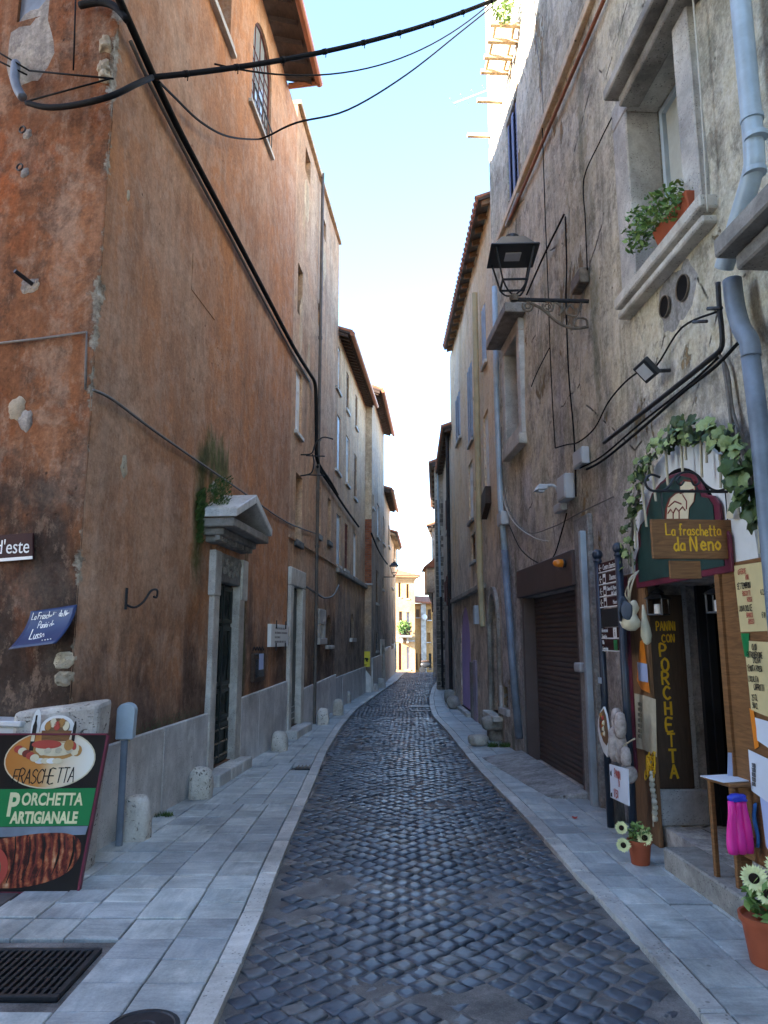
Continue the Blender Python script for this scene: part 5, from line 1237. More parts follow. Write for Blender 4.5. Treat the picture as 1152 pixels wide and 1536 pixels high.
m.tube(smooth_path([FH.P(*FH.px(x, y), 0) for x, y in ((990, 716), (976, 712), (968, 722), (974, 734), (990, 737), (1003, 730), (1014, 714), (1030, 708), (1046, 713), (1058, 727), (1074, 736), (1090, 731), (1096, 716), (1086, 706))], 5), .008, 6)
m.tube(smooth_path([FH.P(*FH.px(x, y), 0) for x, y in ((1020, 714), (1015, 722), (1021, 728), (1026, 722))], 4), .007, 6); m.tube(smooth_path([FH.P(*FH.px(x, y), 0) for x, y in ((1046, 714), (1049, 723), (1042, 728), (1037, 721))], 4), .007, 6)
for x in (992, 1088): m.tube([FH.P(FH.px(x, 738)[0], zbar, 0), FH.P(FH.px(x, 738)[0], hz1_, 0)], .004, 5)
m.build('bracket', M['iron'], hang)
# vine garland
path = [W(FR, *p, .12) for p in ((947, 850), (948, 810), (952, 770), (960, 730), (974, 696), (994, 668), (1016, 655), (1036, 645), (1060, 646), (1082, 655), (1102, 678), (1118, 705), (1130, 735), (1140, 765))]
path = smooth_path(path, 6)
gar_t = thing('vine_garland', path[len(path) // 2], 'garland of artificial vine leaves over the arched shop sign', 'garland')
MB().tube(path, .012, 6).build('stem', M['log'], gar_t)
def leafmesh(seed):
    rn = random.Random(seed); mb = MB(); k = 25; pts = []
    for i in range(k):
        a = 2 * math.pi * i / k; lob = .58 + .42 * abs(math.cos(2.5 * a)) ** .7; pts.append((math.cos(a) * lob * rn.uniform(.92, 1.06), math.sin(a) * lob * rn.uniform(.92, 1.06)))
    mb.add([(0, 0, .10)] + [(x, y, -.22 * (x * x + y * y) + .05 * math.sin(5 * math.atan2(y, x))) for x, y in pts], [(0, 1 + i, 1 + (i + 1) % k) for i in range(k)])
    o = mb.build('leaf', M['leaf'], smooth=True); me = o.data; bpy.data.objects.remove(o); return me
lm = [leafmesh(i) for i in range(5)]
for i in range(290):
    t = R(); p = path[int(t * (len(path) - 1))]; near_ = .75 + .7 * t
    if t < .12 and R() < .4: continue
    off = FR.t * rr(-.07, .07) * near_ + Vector((0, 0, rr(-.07, .07))) * near_ + FR.n * rr(-.02, .09)
    o = bpy.data.objects.new('leaf', random.choice(lm)); COL.objects.link(o); o.parent = gar_t; o.location = p + off - gar_t.location
    nrm = (FR.n + Vector((rr(-.8, .8), rr(-.9, .4), rr(-.3, 1.0)))).normalized(); o.rotation_euler = (nrm.to_track_quat('Z', 'Y') @ Matrix.Rotation(rr(0, 6.28), 3, 'Z').to_quaternion()).to_euler(); k = rr(.026, .050) * near_; o.scale = (k, k, k)
# lanterns in the doorway
def small_lantern(c, h, lab):
    t = thing('hanging_lantern', c, lab, 'lantern', 'lanterns hanging in the shop doorway'); w_ = h * .26; c = Vector(c)
    m = MB(); k = .78
    fr = Fr(c, (math.cos(k), math.sin(k), 0), (0, 0, 1), (-math.sin(k), math.cos(k), 0))
    def fru(z0, z1, a, b): P = fr.P; m.hexa([P(-a, z0, -a), P(a, z0, -a), P(a, z0, a), P(-a, z0, a), P(-b, z1, -b), P(b, z1, -b), P(b, z1, b), P(-b, z1, b)])
    fru(.56 * h, .74 * h, w_ * 1.35, w_ * .45); fru(.76 * h, .95 * h, w_ * .7, w_ * .08); m.build('lid', M['blackpaint'], t)
    m = MB(); fru(0, .05 * h, w_ * 1.1, w_ * 1.05)
    for a in (-1, 1):
        for b in (-1, 1): m.box(fr, a * w_ - .006, a * w_ + .006, .05 * h, .56 * h, b * w_ - .006, b * w_ + .006)
    m.build('cage', M['blackpaint'], t)
    MB().lathe(c, [(w_ * .55, .055 * h), (w_ * .55, .38 * h), (w_ * .4, .39 * h), (.002, .39 * h)], 12).build('candle', M['candle'], t)
    m = MB(); m.tube([c + Vector((0, 0, h - .02)), c + Vector((0, 0, h + .16))], .003, 4); m.tube([c + Vector((.02 * math.cos(q), 0, .98 * h + .02 + .02 * math.sin(q))) for q in [j * math.pi / 5 for j in range(11)]], .003, 5); m.build('hook', M['iron'], t)
c = FJ.P(*FJ.px(988, 923, .12), .12); small_lantern(c, .235, 'black hanging lantern with white candle in front of the PANINI CON lettering')
c = W(FR, 1080, 920, -.12); small_lantern(c, .24, 'black hanging lantern with white candle in the open dark doorway')
# right-hand board with price notices
nb_ = thing('notice_board', W(FR, 1125, 1100), 'brown board beside the shop door covered with handwritten price notices', 'notice board')
nz1, nz0 = FR.px(1100, 846)[1], .30; nr = FR.px(1097, 950)[0]
MB().box(FR, nr - .75, nr, nz0, nz1, .002, .05).build('backboard', M['wood'], nb_, bevel=.006)
MB().box(FR, nr - .03, nr + .03, .17, nz1 + .05, .0, .07).build('frame_post', M['wood'], nb_)
def paper(fr, pts, o, mat, parent, name='notice'):
    m = MB(); q = [fr.px(x, y, o) for x, y in pts]; k = len(q); c = (sum(a for a, b in q) / k, sum(b for a, b in q) / k)
    m.add([fr.P(a, b, o + rr(0, .006)) for a, b in q] + [fr.P(*c, o + .004)], [(i, (i + 1) % k, k) for i in range(k)]); return m.build(name, M[mat], parent)
def lines(fr, items, o, parent):
    for (x, y, tx, size, mt) in items:
        a, b = fr.px(x, y, o); hand(fr, a, b, o, tx, size, size * .13, mt, parent, sp=.12, jit=.06, sx=.7)
p1_ = paper(FR, [(1101, 849), (1150, 842), (1160, 946), (1111, 948)], .053, 'cream_paper', nb_)
lines(FR, [(1107, 862, 'OFFERTE', .030, 'redl'), (1118, 870, 'VINI', .030, 'redl'), (1106, 884, 'SETTEMBRINI', .034, 'blackl'), (1114, 894, 'BISCOTTI', .028, 'redl'), (1121, 903, 'ROSSI', .028, 'redl'), (1141, 892, '€ 2,5', .030, 'blackl'), (1109, 917, 'UOVA DOLCE', .034, 'blackl'), (1120, 926, 'BIANCO', .028, 'redl'), (1123, 936, 'ROSSO', .028, 'redl'), (1143, 926, '€ 8', .03, 'blackl')], .061, p1_)
p2_ = paper(FR, [(1117, 961), (1165, 964), (1172, 1083), (1128, 1065)], .053, 'cream_paper', nb_)
lines(FR, [(1128, 975, 'OLIO', .034, 'blackl'), (1121, 986, 'EXTRAVERGINE', .032, 'blackl'), (1130, 994, "D'OLIVA", .030, 'blackl'), (1121, 1006, 'TENUTA ROSSI', .032, 'blackl'), (1123, 1022, "LOCALITA", .032, 'blackl'), (1131, 1035, 'CAPRITTI', .034, 'blackl'), (1128, 1050, '25 CL', .032, 'blackl'), (1129, 1062, '50 CL', .032, 'blackl')], .061, p2_)
paper(FR, [(1129, 1075), (1160, 1084), (1163, 1128), (1133, 1108)], .055, 'paper', nb_); paper(FR, [(1123, 1124), (1160, 1142), (1165, 1212), (1128, 1186)], .056, 'paper', nb_)
paper(FR, [(1140, 1192), (1166, 1206), (1170, 1296), (1150, 1270)], .053, 'bluepaper', nb_); paper(FR, [(1112, 950), (1124, 950), (1124, 985), (1118, 985)], .055, 'brightgreen', nb_)
paper(FR, [(1124, 1062), (1131, 1065), (1139, 1120), (1133, 1124)], .056, 'orangelamp', nb_, 'sausage_picture')
for i in range(5): lines(FR, [(1128, 1150 + i * 7, 'IIIOIIOI', .022, 'blackl')], .063, nb_)
# step-side wooden chair with papers, bottles and cloth
cb = ground(1100, 1330, .17); cb = FR.P(FR.px(1100, 1330)[0], .168, .10); cb = Vector((2.165, 4.72, .168))
chair = thing('wooden_chair', cb, 'small brown wooden chair on the doorstep carrying papers on its seat', 'chair')
FC = Fr(cb, (1, .15, 0), (0, 0, 1), (.15, -1, 0))
for a, b, h in ((-.10, .10, .58), (-.10, -.12, .58), (.11, .10, .92), (.11, -.12, .92)): MB().hexa([FC.P(a - .015 + (.03 if h > .8 else 0), 0, b - .015), FC.P(a + .015 + (.03 if h > .8 else 0), 0, b - .015), FC.P(a + .015 + (.03 if h > .8 else 0), 0, b + .015), FC.P(a - .015 + (.03 if h > .8 else 0), 0, b + .015), FC.P(a - .015 - (.03 if h > .8 else 0), h, b - .015), FC.P(a + .015 - (.03 if h > .8 else 0), h, b - .015), FC.P(a + .015 - (.03 if h > .8 else 0), h, b + .015), FC.P(a - .015 - (.03 if h > .8 else 0), h, b + .015)]).build('leg', M['wood'], chair, bevel=.004)
MB().box(FC, -.13, .105, .565, .59, -.14, .13).build('seat', M['wood'], chair, bevel=.006)
for z in (.68, .84): MB().box(FC, .078, .10, z, z + .05, -.1, .085).build('back_rail', M['wood'], chair, bevel=.004)
m = MB(); m.box(FC, -.11, .10, .25, .275, .09, .11); m.build('stretcher', M['wood'], chair)
pp = thing('paper_sheets', FC.P(-.03, .592, 0), 'white paper sheets lying on the wooden chair seat', 'papers')
m = MB(); m.hexa([FC.P(-.18, .593, -.10), FC.P(.05, .593, -.13), FC.P(.07, .593, .09), FC.P(-.16, .593, .11), FC.P(-.18, .598, -.10), FC.P(.05, .598, -.13), FC.P(.07, .598, .09), FC.P(-.16, .598, .11)]); m.build('sheet', M['paper'], pp)
m = MB(); m.hexa([FC.P(-.02, .60, -.06), FC.P(.09, .60, -.04), FC.P(.092, .60, -.045), FC.P(-.018, .60, -.065), FC.P(-.01, .74, -.05), FC.P(.10, .73, -.03), FC.P(.102, .73, -.035), FC.P(-.008, .74, -.055)]); m.build('sheet', M['bluepaper'], pp)
pkc = thing('pink_cloths', FC.P(-.10, .24, .16), 'pink folded cloths under a royal blue band hung on the wooden chair', 'cloth')
for k in range(3):
    m = MB(); nu, nv = 10, 9; x0 = -.155 + .040 * k
    for i in range(nu):
        for j in range(nv + 1):
            v = j / nv; a_ = 2 * math.pi * i / nu; wd = .030 * (.62 + .55 * v) * (1 - .25 * (v > .97)); dp = .022 * (.7 + .5 * v)
            m.v.append(FC.P(x0 + .012 * v * (k - 1) + wd * math.copysign(abs(math.cos(a_)) ** .7, math.cos(a_)), .50 - .29 * v + .012 * noise.noise(Vector((i, k * 3, v * 2))), .165 + dp * math.sin(a_) + .006 * math.sin(v * 7 + k * 2))); m.r.append(0)
    for i in range(nu):
        for j in range(nv): q = i * (nv + 1) + j; q2 = ((i + 1) % nu) * (nv + 1) + j; m.f.append((q, q2, q2 + 1, q + 1))
    m.f.append(tuple(i * (nv + 1) for i in range(nu))); m.f.append(tuple(i * (nv + 1) + nv for i in reversed(range(nu)))); m.build('fold', M['pink'], pkc, smooth=True)
m = MB(); m.blob(FC.P(-.115, .515, .165), (.055, .028, .024), 4, .5, 3, .8); m.build('blue_band', M['bluecap'], pkc, smooth=True)
m = MB(); n_ = 8
for i in range(n_ + 1):
    for j in range(n_ + 1): m.v.append(FC.P(-.02 + .085 * i / n_, .24 + .24 * j / n_, .165 + .016 * math.sin(i * 1.6) + .012 * math.sin(j * .9))); m.r.append(0)
for i in range(n_):
    for j in range(n_): q = i * (n_ + 1) + j; m.f.append((q, q + 1, q + n_ + 2, q + n_ + 1))
cl = m.build('blue_cloth', M['bluecloth'], None, smooth=True, loc=FC.P(.08, .24, .16)); cl.modifiers.new('t', 'SOLIDIFY').thickness = .012; tag(cl, 'blue cloth draped over the front of the wooden chair', 'cloth')
# brown board between signpost and door
bb = thing('poster_board', W(FR, 962, 1060), 'tall reddish brown board with pasted papers left of the shop door', 'notice board')
b0, b1 = FR.px(983, 1000)[0], FR.px(951, 1000)[0]; bz0, bz1 = FR.px(965, 1250)[1], FR.px(965, 858)[1]
MB().box(FR, b0, b1, bz0, bz1, .02, .055).build('backboard', M['woodv'], bb, bevel=.006)
MB().box(FR, b1 - .10, b1, bz0 + .5, bz1 - .02, .056, .062).build('red_strip', M['maroon'], bb)
paper(FR, [(961, 962), (966, 958), (976, 1040), (962, 1034), (955, 1020)], .060, 'orangelamp', bb, 'orange_print'); paper(FR, [(956, 993), (971, 996), (973, 1024), (959, 1021)], .066, 'bluepaper', bb)
p3 = paper(FR, [(952, 1040), (966, 1043), (984, 1049), (985, 1090), (986, 1136), (968, 1125), (955, 1122), (954, 1080)], .068, 'oldpaper', bb, 'parchment')
for i in range(7): lines(FR, [(957, 1058 + i * 8, 'IINOIIE IO', .026, 'greycable' if False else 'blackl')], .078, p3)
# garlic braid and yellow ribbons, hung on the board
gb_ = thing('garlic_braid', W(FR, 978, 1165, .1), 'hanging braid of white garlic below the parchment notice', 'garlic')
for i in range(9): c = W(FR, 977 + i * .8 + rr(-1.5, 1.5), 1160 + i * 8.5, .10 + rr(-.01, .02)); MB().blob(c, (.022, .022, .026), i, .2, 2).build('bulb', M['garlic'], gb_, smooth=True)
MB().tube([W(FR, 976, 1138, .09), W(FR, 980, 1240, .09)], .006, 5).build('cord', M['rope'], gb_)
yb = thing('yellow_ribbon', W(FR, 978, 1140, .09), 'yellow raffia ribbons tied on the brown board', 'ribbon')
for k in range(7):
    a = [(974 + rr(-7, 9), 1132 + rr(-6, 40)) for _ in range(4)]; MB().tube(smooth_path([W(FR, x, y, .085 + rr(0, .03)) for x, y in a], 4), .006, 5).build('strand', M['signyellow'] and M['yellow'], yb)
# ---------------------------------------------------------------- finger post
FP = FR.off(0, 0, .20)
sp = thing('direction_signpost', FP.P(FP.px(915, 1250)[0], 0), 'brown tourist direction sign between two navy posts with ball tops', 'signpost')
sL, zL = FP.px(896, 832); sRr, zR = FP.px(927, 822)
for s_, z in ((sL, zL), (sRr, zR)):
    MB().tube([FP.P(s_, 0.02, 0), FP.P(s_, z - .06, 0)], .032, 12).build('post', M['navy'], sp, smooth=True)
    MB().blob(FP.P(s_, z, 0), (.048, .048, .048), sub=3, amp=0).build('ball_finial', M['navy'], sp, smooth=True); MB().lathe(FP.P(s_, z - .07, 0), [(.036, 0), (.04, .01), (.03, .03)], 12).build('collar', M['navy'], sp)
def zs(y): return FP.px(899, y)[1]
yy = [846, 862, 880, 898, 914]; labs = ['Centro Storico', 'Duomo', 'Chiesa di S. Pietro', 'Museo']
for k in range(4):
    z1_, z0_ = zs(yy[k]) , zs(yy[k + 1]) + .008
    pn = MB().box(FP, sRr + .035, sL - .035, z0_, z1_, -.012, .012).build('sign_panel', M['signbrown'], sp, bevel=.003)
    MB().box(FP, sRr + .04, sL - .04, z0_ - .001, z0_ + .008, .0125, .0135).build('rule', M['whitel'], pn)
    aw = MB(); ax = sL - .06; zc = (z0_ + z1_) / 2
    aw.poly(FP, [(ax, zc), (ax - .06, zc + .006), (ax - .06, zc - .006)], .0125, .0135); aw.poly(FP, [(ax, zc), (ax - .028, zc + .034), (ax - .036, zc + .026), (ax - .014, zc), (ax - .036, zc - .026), (ax - .028, zc - .034)], .0136, .0142); aw.build('arrow', M['whitel'], pn)
    if k: MB().box(FP, ax - .155, ax - .085, zc - .042, zc + .042, .0125, .0135).build('pictogram', M['whitel'], pn); MB().box(FP, ax - .145, ax - .095, zc - .03, zc + .01, .0136, .014).build('pictogram_mark', M['signbrown'], pn)
    text(FP, sRr + .05, zc - .022 + (.02 if k == 2 else 0), .0125, labs[k], .068 if k < 2 else .05, 'whitel', pn, align='RIGHT', sx=.72 if k != 2 else .62)
    if k == 2: text(FP, sRr + .05, zc - .045, .0125, 'alla Carità', .05, 'whitel', pn, align='RIGHT', sx=.62)
for z1_, z0_, l1_, l2_ in ((zs(942), zs(958), 'Informazioni', 'Turistiche'), (zs(959), zs(976), 'Villa', 'Gregoriana')):
    pn = MB().box(FP, sRr + .035, sL - .035, z0_, z1_, -.012, .012).build('sign_panel', M['signbrown'], sp, bevel=.003); MB().box(FP, sRr + .04, sL - .04, z0_ - .001, z0_ + .008, .0125, .0135).build('rule', M['whitel'], pn)
    zc = (z0_ + z1_) / 2; text(FP, sL - .05, zc + .008, .0125, l1_, .05, 'whitel', pn, sx=.6); text(FP, sL - .05, zc - .045, .0125, l2_, .05, 'whitel', pn, sx=.6)
    MB().box(FP, sRr + .10, sRr + .18, zc - .045, zc + .045, .0125, .0135).build('pictogram', M['whitel'] if 'Inf' in l1_ else M['brightgreen'], pn)
    if 'Inf' in l1_: text(FP, sRr + .15, zc - .03, .0137, 'i', .09, 'signbrown', pn)
MB().box(FP, sRr + .045, sL - .045, zs(941), zs(915), -.010, .010).build('blank_panel', M['blackpaint'], sp)
st_ = W(FP, 905, 1020, .034); MB().box(FP, FP.px(908, 1020)[0], FP.px(903, 1020)[0], FP.px(905, 1025)[1], FP.px(905, 1016)[1], .033, .036).build('sticker', M['bluewhite'], sp)
# ---------------------------------------------------------------- things hung on and leaning at the signpost
FG2 = FR.off(0, 0, .30)
go = thing('hanging_gourds', W(FG2, 942, 905), 'cream gourds and dark leaves hanging by string from the signpost', 'gourds')
MB().lathe(W(FG2, 943, 946), [(.012, 0), (.05, .012), (.078, .05), (.076, .085), (.05, .115), (.034, .135), (.044, .165), (.046, .19), (.03, .218), (.012, .24)], 18, (.25, 0, 1)).build('gourd', M['gourd'], go, smooth=True)
for (x, y, rz) in ((934, 908, .3), (940, 916, -.6), (931, 918, .9)): MB().blob(W(FG2, x, y, .06), (.045, .012, .075), x, .2, 2, rz=rz).build('dark_leaf', M['darkgourd'], go, smooth=True)
m = MB()
for k in range(5): m.tube(smooth_path([W(FG2, 944 + rr(-2, 2), 905, .0), W(FG2, 940 + rr(-4, 6), 890, .02), W(FG2, 948 + rr(-4, 4), 868, .0), W(FG2, 958, 856, -.1)], 4), .005, 5)
m.build('string', M['rope'], go)
sg = thing('slim_gourd', W(FG2, 969, 968, -.15), 'long slim pale gourd hanging on the brown board', 'gourd'); MB().lathe(W(FG2, 971, 967, -.17), [(.008, 0), (.03, .02), (.042, .07), (.036, .13), (.022, .20), (.014, .27), (.008, .31)], 14, (-.05, 0, 1)).build('body', M['gourd'], sg, smooth=True)
sa_ = thing('hanging_sausages', W(FG2, 928, 1065), 'grey netted sausages hanging on the front of the signpost', 'sausages')
for k, (x0, y0, x1, y1, r_) in enumerate(((924, 1062, 926, 1100, .045), (930, 1068, 931, 1108, .045), (921, 1090, 922, 1142, .048), (931, 1100, 932, 1146, .05), (938, 1120, 940, 1150, .04))):
    a, b = W(FG2, x0, y0, .02 * (k % 3)), W(FG2, x1, y1, .02 * (k % 3)); L = (a - b).length
    MB().lathe(b, [(.01, 0), (r_ * .7, L * .06), (r_, L * .25), (r_ * 1.02, L * .6), (r_ * .75, L * .92), (.012, L)], 12, a - b).build('sausage', M['salami'], sa_, smooth=True)
rs = thing('round_sausage', W(FG2, 946, 1160, .02), 'round netted sausage hanging at the right of the PANINI sign', 'sausage'); MB().lathe(W(FG2, 945, 1162, .0), [(.01, -.03), (.055, -.02), (.068, .0), (.055, .02), (.01, .03)], 16, (.3, -1, 0)).build('slice', M['salami'], rs, smooth=True)
MB().tube([W(FG2, 945, 1148, 0), W(FG2, 936, 1118, 0), W(FG2, 945, 1112, 0), W(FG2, 952, 1108, 0)], .007, 5).build('ribbon', M['rope'], rs)
fdp = thing('food_picture', W(FG2, 905, 1098, .04), 'pointed oval food picture hung at the left post of the signpost', 'sign')
pts = [(905, 1060), (909, 1072), (912, 1090), (914, 1112), (914, 1128), (911, 1136), (905, 1128), (900, 1112), (897, 1096), (897, 1080), (900, 1068)]
bo = MB(); blobpoly(bo, FG2, pts, .03, .045); bo = bo.build('plate', M['white'], fdp); bm2 = MB(); blobpoly(bm2, FG2, [(905 + (x - 905) * .78, 1088 + (y - 1094) * .72) for x, y in pts], .0455, .048); bm2.build('food_print', M['brownshut'], bo)
for k in range(9): c = W(FG2, 904 + rr(-4, 4), 1086 + rr(-14, 16), .05); MB().blob(c, (.018, .006, .022), k, .3, 1).build('food_print', M[('orangeshut', 'redl', 'creampaint')[k % 3]], bo)
pan = thing('panini_sign', W(FG2, 928, 1178, .07), 'white card reading PANINI DI 1/1,50 in red hung in front of the log', 'sign')
q = [FG2.px(x, y, .07) for x, y in ((914, 1146), (941, 1154), (943, 1209), (916, 1196))]; pc = MB().poly(FG2, q, .06, .07).build('card', M['paper'], pan)
lines(FG2, [(922, 1166, 'PANINI', .058, 'redl'), (928, 1180, 'DI', .045, 'redl'), (921, 1194, '1/1,50', .056, 'redl')], .0712, pc)
for (x, y) in ((917, 1160), (918, 1192)): MB().blob(W(FG2, x, y, .071), (.010, .004, .022), x, .3, 1).build('card_mark', M['blackl'], pc)
lg = FR.P(FR.px(928, 1245, .10)[0], .02, .10); log = thing('wooden_log', lg, 'weathered grey log standing upright at the foot of the signpost', 'log')
MB().tube([lg, lg + Vector((.005, .01, .25)), lg + Vector((-.01, .0, .52))], [.062, .055, .058], 12).build('trunk', M['log'], log, smooth=True)
# flower pots
def sunflower(mb_p, parent, c, r_, nrm):
    nrm = Vector(nrm).normalized(); u = nrm.cross(Vector((0, 0, 1))).normalized(); v = nrm.cross(u); m = MB()
    for ring_, (k, a0, tilt) in enumerate(((14, 0, .12), (14, .22, .3))):
        for i in range(k):
            a = 2 * math.pi * i / k + a0; d_ = u * math.cos(a) + v * math.sin(a); s_ = u * -math.sin(a) + v * math.cos(a); L = r_ * rr(.9, 1.08)
            m.add([c + d_ * r_ * .3 - s_ * r_ * .07, c + d_ * r_ * .3 + s_ * r_ * .07, c + d_ * L * .7 + s_ * r_ * .13 + nrm * L * tilt * .8, c + d_ * L + nrm * L * tilt, c + d_ * L * .7 - s_ * r_ * .13 + nrm * L * tilt * .8], [(0, 1, 2, 3, 4)])
    fl = m.build('flower', M['petal'], parent); MB().lathe(c + nrm * .002, [(r_ * .38, 0), (r_ * .36, r_ * .12), (r_ * .2, r_ * .18), (.001, r_ * .16)], 14, nrm).build('flower_eye', M['pollen'], fl, smooth=True); return fl
def flowerpot(base, rt, h, heads, lab, leaves):
    t = thing('flower_pot', base, lab, 'flower pot', 'sunflower pots beside the shop'); b = Vector(base)
    MB().lathe(b, [(rt * .74, 0), (rt * .78, .01), (rt * .97, h * .86), (rt * 1.06, h * .87), (rt * 1.08, h), (rt * .98, h), (rt * .94, h * .9)], 24).build('pot', M['terracotta'], t, smooth=True).modifiers.new('e', 'EDGE_SPLIT').split_angle = .6
    MB().lathe(b, [(rt * .95, h * .86), (.01, h * .9)], 16).build('soil', M['soil'], t)
    for (x, y, dy, r_) in heads:
        d_ = ray(x, y); k = (b.y + dy) / d_.y; c = EYE + d_ * k; sunflower(None, t, c, r_, (EYE - c + Vector((rr(-1, 1), 0, 1.2))))
        MB().tube(smooth_path([b + Vector((rr(-.02, .02), 0, h * .88)), (b + c) / 2 + Vector((0, 0, h * .6)), c + Vector((0, .02, 0))], 4), .006, 5).build('stalk', M['leaf'], t)
    foliage('foliage', b + Vector((0, -.01, h + leaves[1] * .8)), (leaves[0], leaves[0], leaves[1]), leaves[2], leaves[3], M['leaf2'], t)
p1b = ground(961, 1296, .026); flowerpot(p1b, .082, .165, [(932, 1242, -.02, .048), (935, 1268, -.05, .052), (967, 1257, -.06, .056)], 'terracotta pot with cream sunflowers on the pavement below the signpost', (.085, .07, 130, .022))
p2b = ground(1160, 1446, .026); flowerpot(p2b, .135, .225, [(1131, 1318, .0, .068), (1152, 1341, -.05, .06), (1165, 1300, .04, .06)], 'large terracotta pot with cream sunflowers at the right edge before the doorstep', (.12, .11, 200, .035))
# ---------------------------------------------------------------- window box
fb = MB(); bx0, bx1 = FR.px(1034, 320, .1)[0], FR.px(985, 350, .1)[0]; bz = bw['z0'] + .005
ft = thing('window_box', FR.P((bx0 + bx1) / 2, bz, .1), 'terracotta window box with straggling green plant on the stone sill', 'planter')
fb.hexa([FR.P(bx0, bz, -.08), FR.P(bx1, bz, -.08), FR.P(bx1, bz, .10), FR.P(bx0, bz, .10), FR.P(bx0 - .02, bz + .13, -.06), FR.P(bx1 + .02, bz + .13, -.06), FR.P(bx1 + .02, bz + .13, .13), FR.P(bx0 - .02, bz + .13, .13)]); fb.build('trough', M['terracotta'], ft, bevel=.008)
for (x, y, o_, rx, n_) in ((1012, 304, .12, .17, 190), (985, 318, .14, .17, 190), (962, 338, .16, .16, 170), (958, 362, .18, .11, 90)): foliage('foliage', W(FR, x, y, o_), (rx, rx, .14), n_, .030, M['leaf2'], ft)
# ---------------------------------------------------------------- further houses on the right
r2 = thing('ochre_house', FR2.P(0, 0), 'pale ochre house with blue grey shutters and lilac arched door on the right', 'house')
zr2 = (FR2.px(711, 307, .2)[1] + FR2.px(668, 553, .12)[1]) / 2; sR2 = sd(FR2, 19.1)
WR2 = {k: op(FR2, *v) for k, v in {'s1': (702.5, 709, 545, 665), 's2': (684.5, 690.5, 590, 662), 'n1': (726, 733.5, 616, 742), 'n2': (703, 709.5, 692, 782), 'd1': (676, 683, 952, 1058), 's0': (724, 729, 455, 548), 'k': (707, 713, 800, 842)}.items()}
for o_ in WR2.values(): o_['depth'] = .09
WR2['s1']['depth'] = WR2['s2']['depth'] = WR2['s0']['depth'] = .06
WR2['p'] = op(FR2, 691, 706, 908, 1066, arch=True, depth=.05); WR2['p']['z0'] = .10
WR2['q'] = op(FR2, 736.5, 749.5, 890, 1058, arch=True, depth=.30); WR2['q']['z0'] = .42
WR2['d1']['z0'] = .1
facade('wall', FR2, 0.01, sR2, 0, zr2, list(WR2.values()), M['ochre2'], r2, cell=.3, amp=.02, back=7)
for k in ('s1', 's2', 's0'): window(FR2, WR2[k], r2, 'shutter', 'greyshut', 'trav')
window(FR2, WR2['n1'], r2, 'panel', 'white', 'greystone'); window(FR2, WR2['n2'], r2, 'panel', 'white', 'greystone'); window(FR2, WR2['k'], r2, 'dark', 'brownshut')
o_ = WR2['p']; m = MB(); m.box(FR2, o_['s0'], o_['s1'], .1, o_['z1'], -.12, -.045); pd_ = m.build('arched_door', M['violet'], r2)
for i in range(4): a = o_['s0'] + (o_['s1'] - o_['s0']) * i / 4; MB().box(FR2, a + .012, a + (o_['s1'] - o_['s0']) / 4 - .012, .12, o_['z1'] - .05, -.0449, -.036).build('plank', M['violet'], pd_)
MB().box(FR2, o_['s0'] - .1, o_['s1'] + .1, 0, .10, -.2, .12).build('step_stone', M['trav'], r2, bevel=.01)
M['lilacrender'] = simple('lilac_wash', (.34, .29, .36), .8, 0, .2, .15, 4, .3)
MB().box(FR2, o_['s0'] - .55, o_['s0'] - .02, 0, 1.15, -.01, .03).build('plinth_slab', M['palerender'], r2, bevel=.01); MB().box(FR2, o_['s0'] - .95, o_['s0'] - .57, 0, 1.2, -.01, .03).build('plinth_slab', M['lilacrender'], r2, bevel=.01)
o_ = WR2['q']; MB().box(FR2, o_['s0'] - .02, o_['s1'] + .02, .3, o_['z1'], -.36, -.28).build('arched_door', M['interior'], r2)
m = MB(); mm = (o_['s0'] + o_['s1']) / 2; rad = (o_['s1'] - o_['s0']) / 2
m.box(FR2, o_['s0'] - .12, o_['s0'], .42, o_['z1'] - rad, -.05, .05); m.box(FR2, o_['s1'], o_['s1'] + .12, .42, o_['z1'] - rad, -.05, .05)
for i in range(10):
    A, B = math.pi * i / 10, math.pi * (i + 1) / 10; P = FR2.P; q_ = lambda a, r_: (mm + r_ * math.cos(a), o_['z1'] - rad + r_ * math.sin(a))
    m.hexa([P(*q_(A, rad), -.05), P(*q_(A, rad + .12), -.05), P(*q_(A, rad + .12), .05), P(*q_(A, rad), .05), P(*q_(B, rad), -.05), P(*q_(B, rad + .12), -.05), P(*q_(B, rad + .12), .05), P(*q_(B, rad), .05)])
m.build('door_surround', M['greystone'], r2); MB().box(FR2, o_['s0'] - .15, o_['s1'] + .1, .34, .42, -.25, .16).build('threshold', M['trav'], r2, bevel=.01)
MB().box(FR2, WR2['d1']['s0'], WR2['d1']['s1'], .1, WR2['d1']['z1'], -.13, -.085).build('door', M['greendoor'], r2)
zst = FR2.px(715, 885)[1]; MB().box(FR2, WR2['q']['s1'] + .5, sR2 - .1, zst - .05, zst + .05, -.01, .10).build('string_course', M['greystone'], r2, bevel=.01)
c = FR2.px(733, 755); MB().poly(FR2, [(c[0] + .25, c[1] - .25), (c[0] - .3, c[1] - .05), (c[0] - .3, c[1] + .25), (c[0] + .2, c[1] + .18)], .001, .10).build('broken_hood', M['darkwood'], r2)
er2 = eave(FR2, r2, 0.05, sR2 - .6, zr2, .20, 16, mat='woodv', gut=None, rise=.36)
m = MB(); m.tube([W(FR2, *p, .09) for p in ((712, 440), (716, 640), (720, 860), (724, 940))], .055, 10)
for y in (600, 735, 860): c = W(FR2, 712 + (y - 440) * .0175, y, .09); m.tube([c, c + Vector((0, 0, .05))], .066, 10)
m.build('drainpipe', M['pipey'], r2)
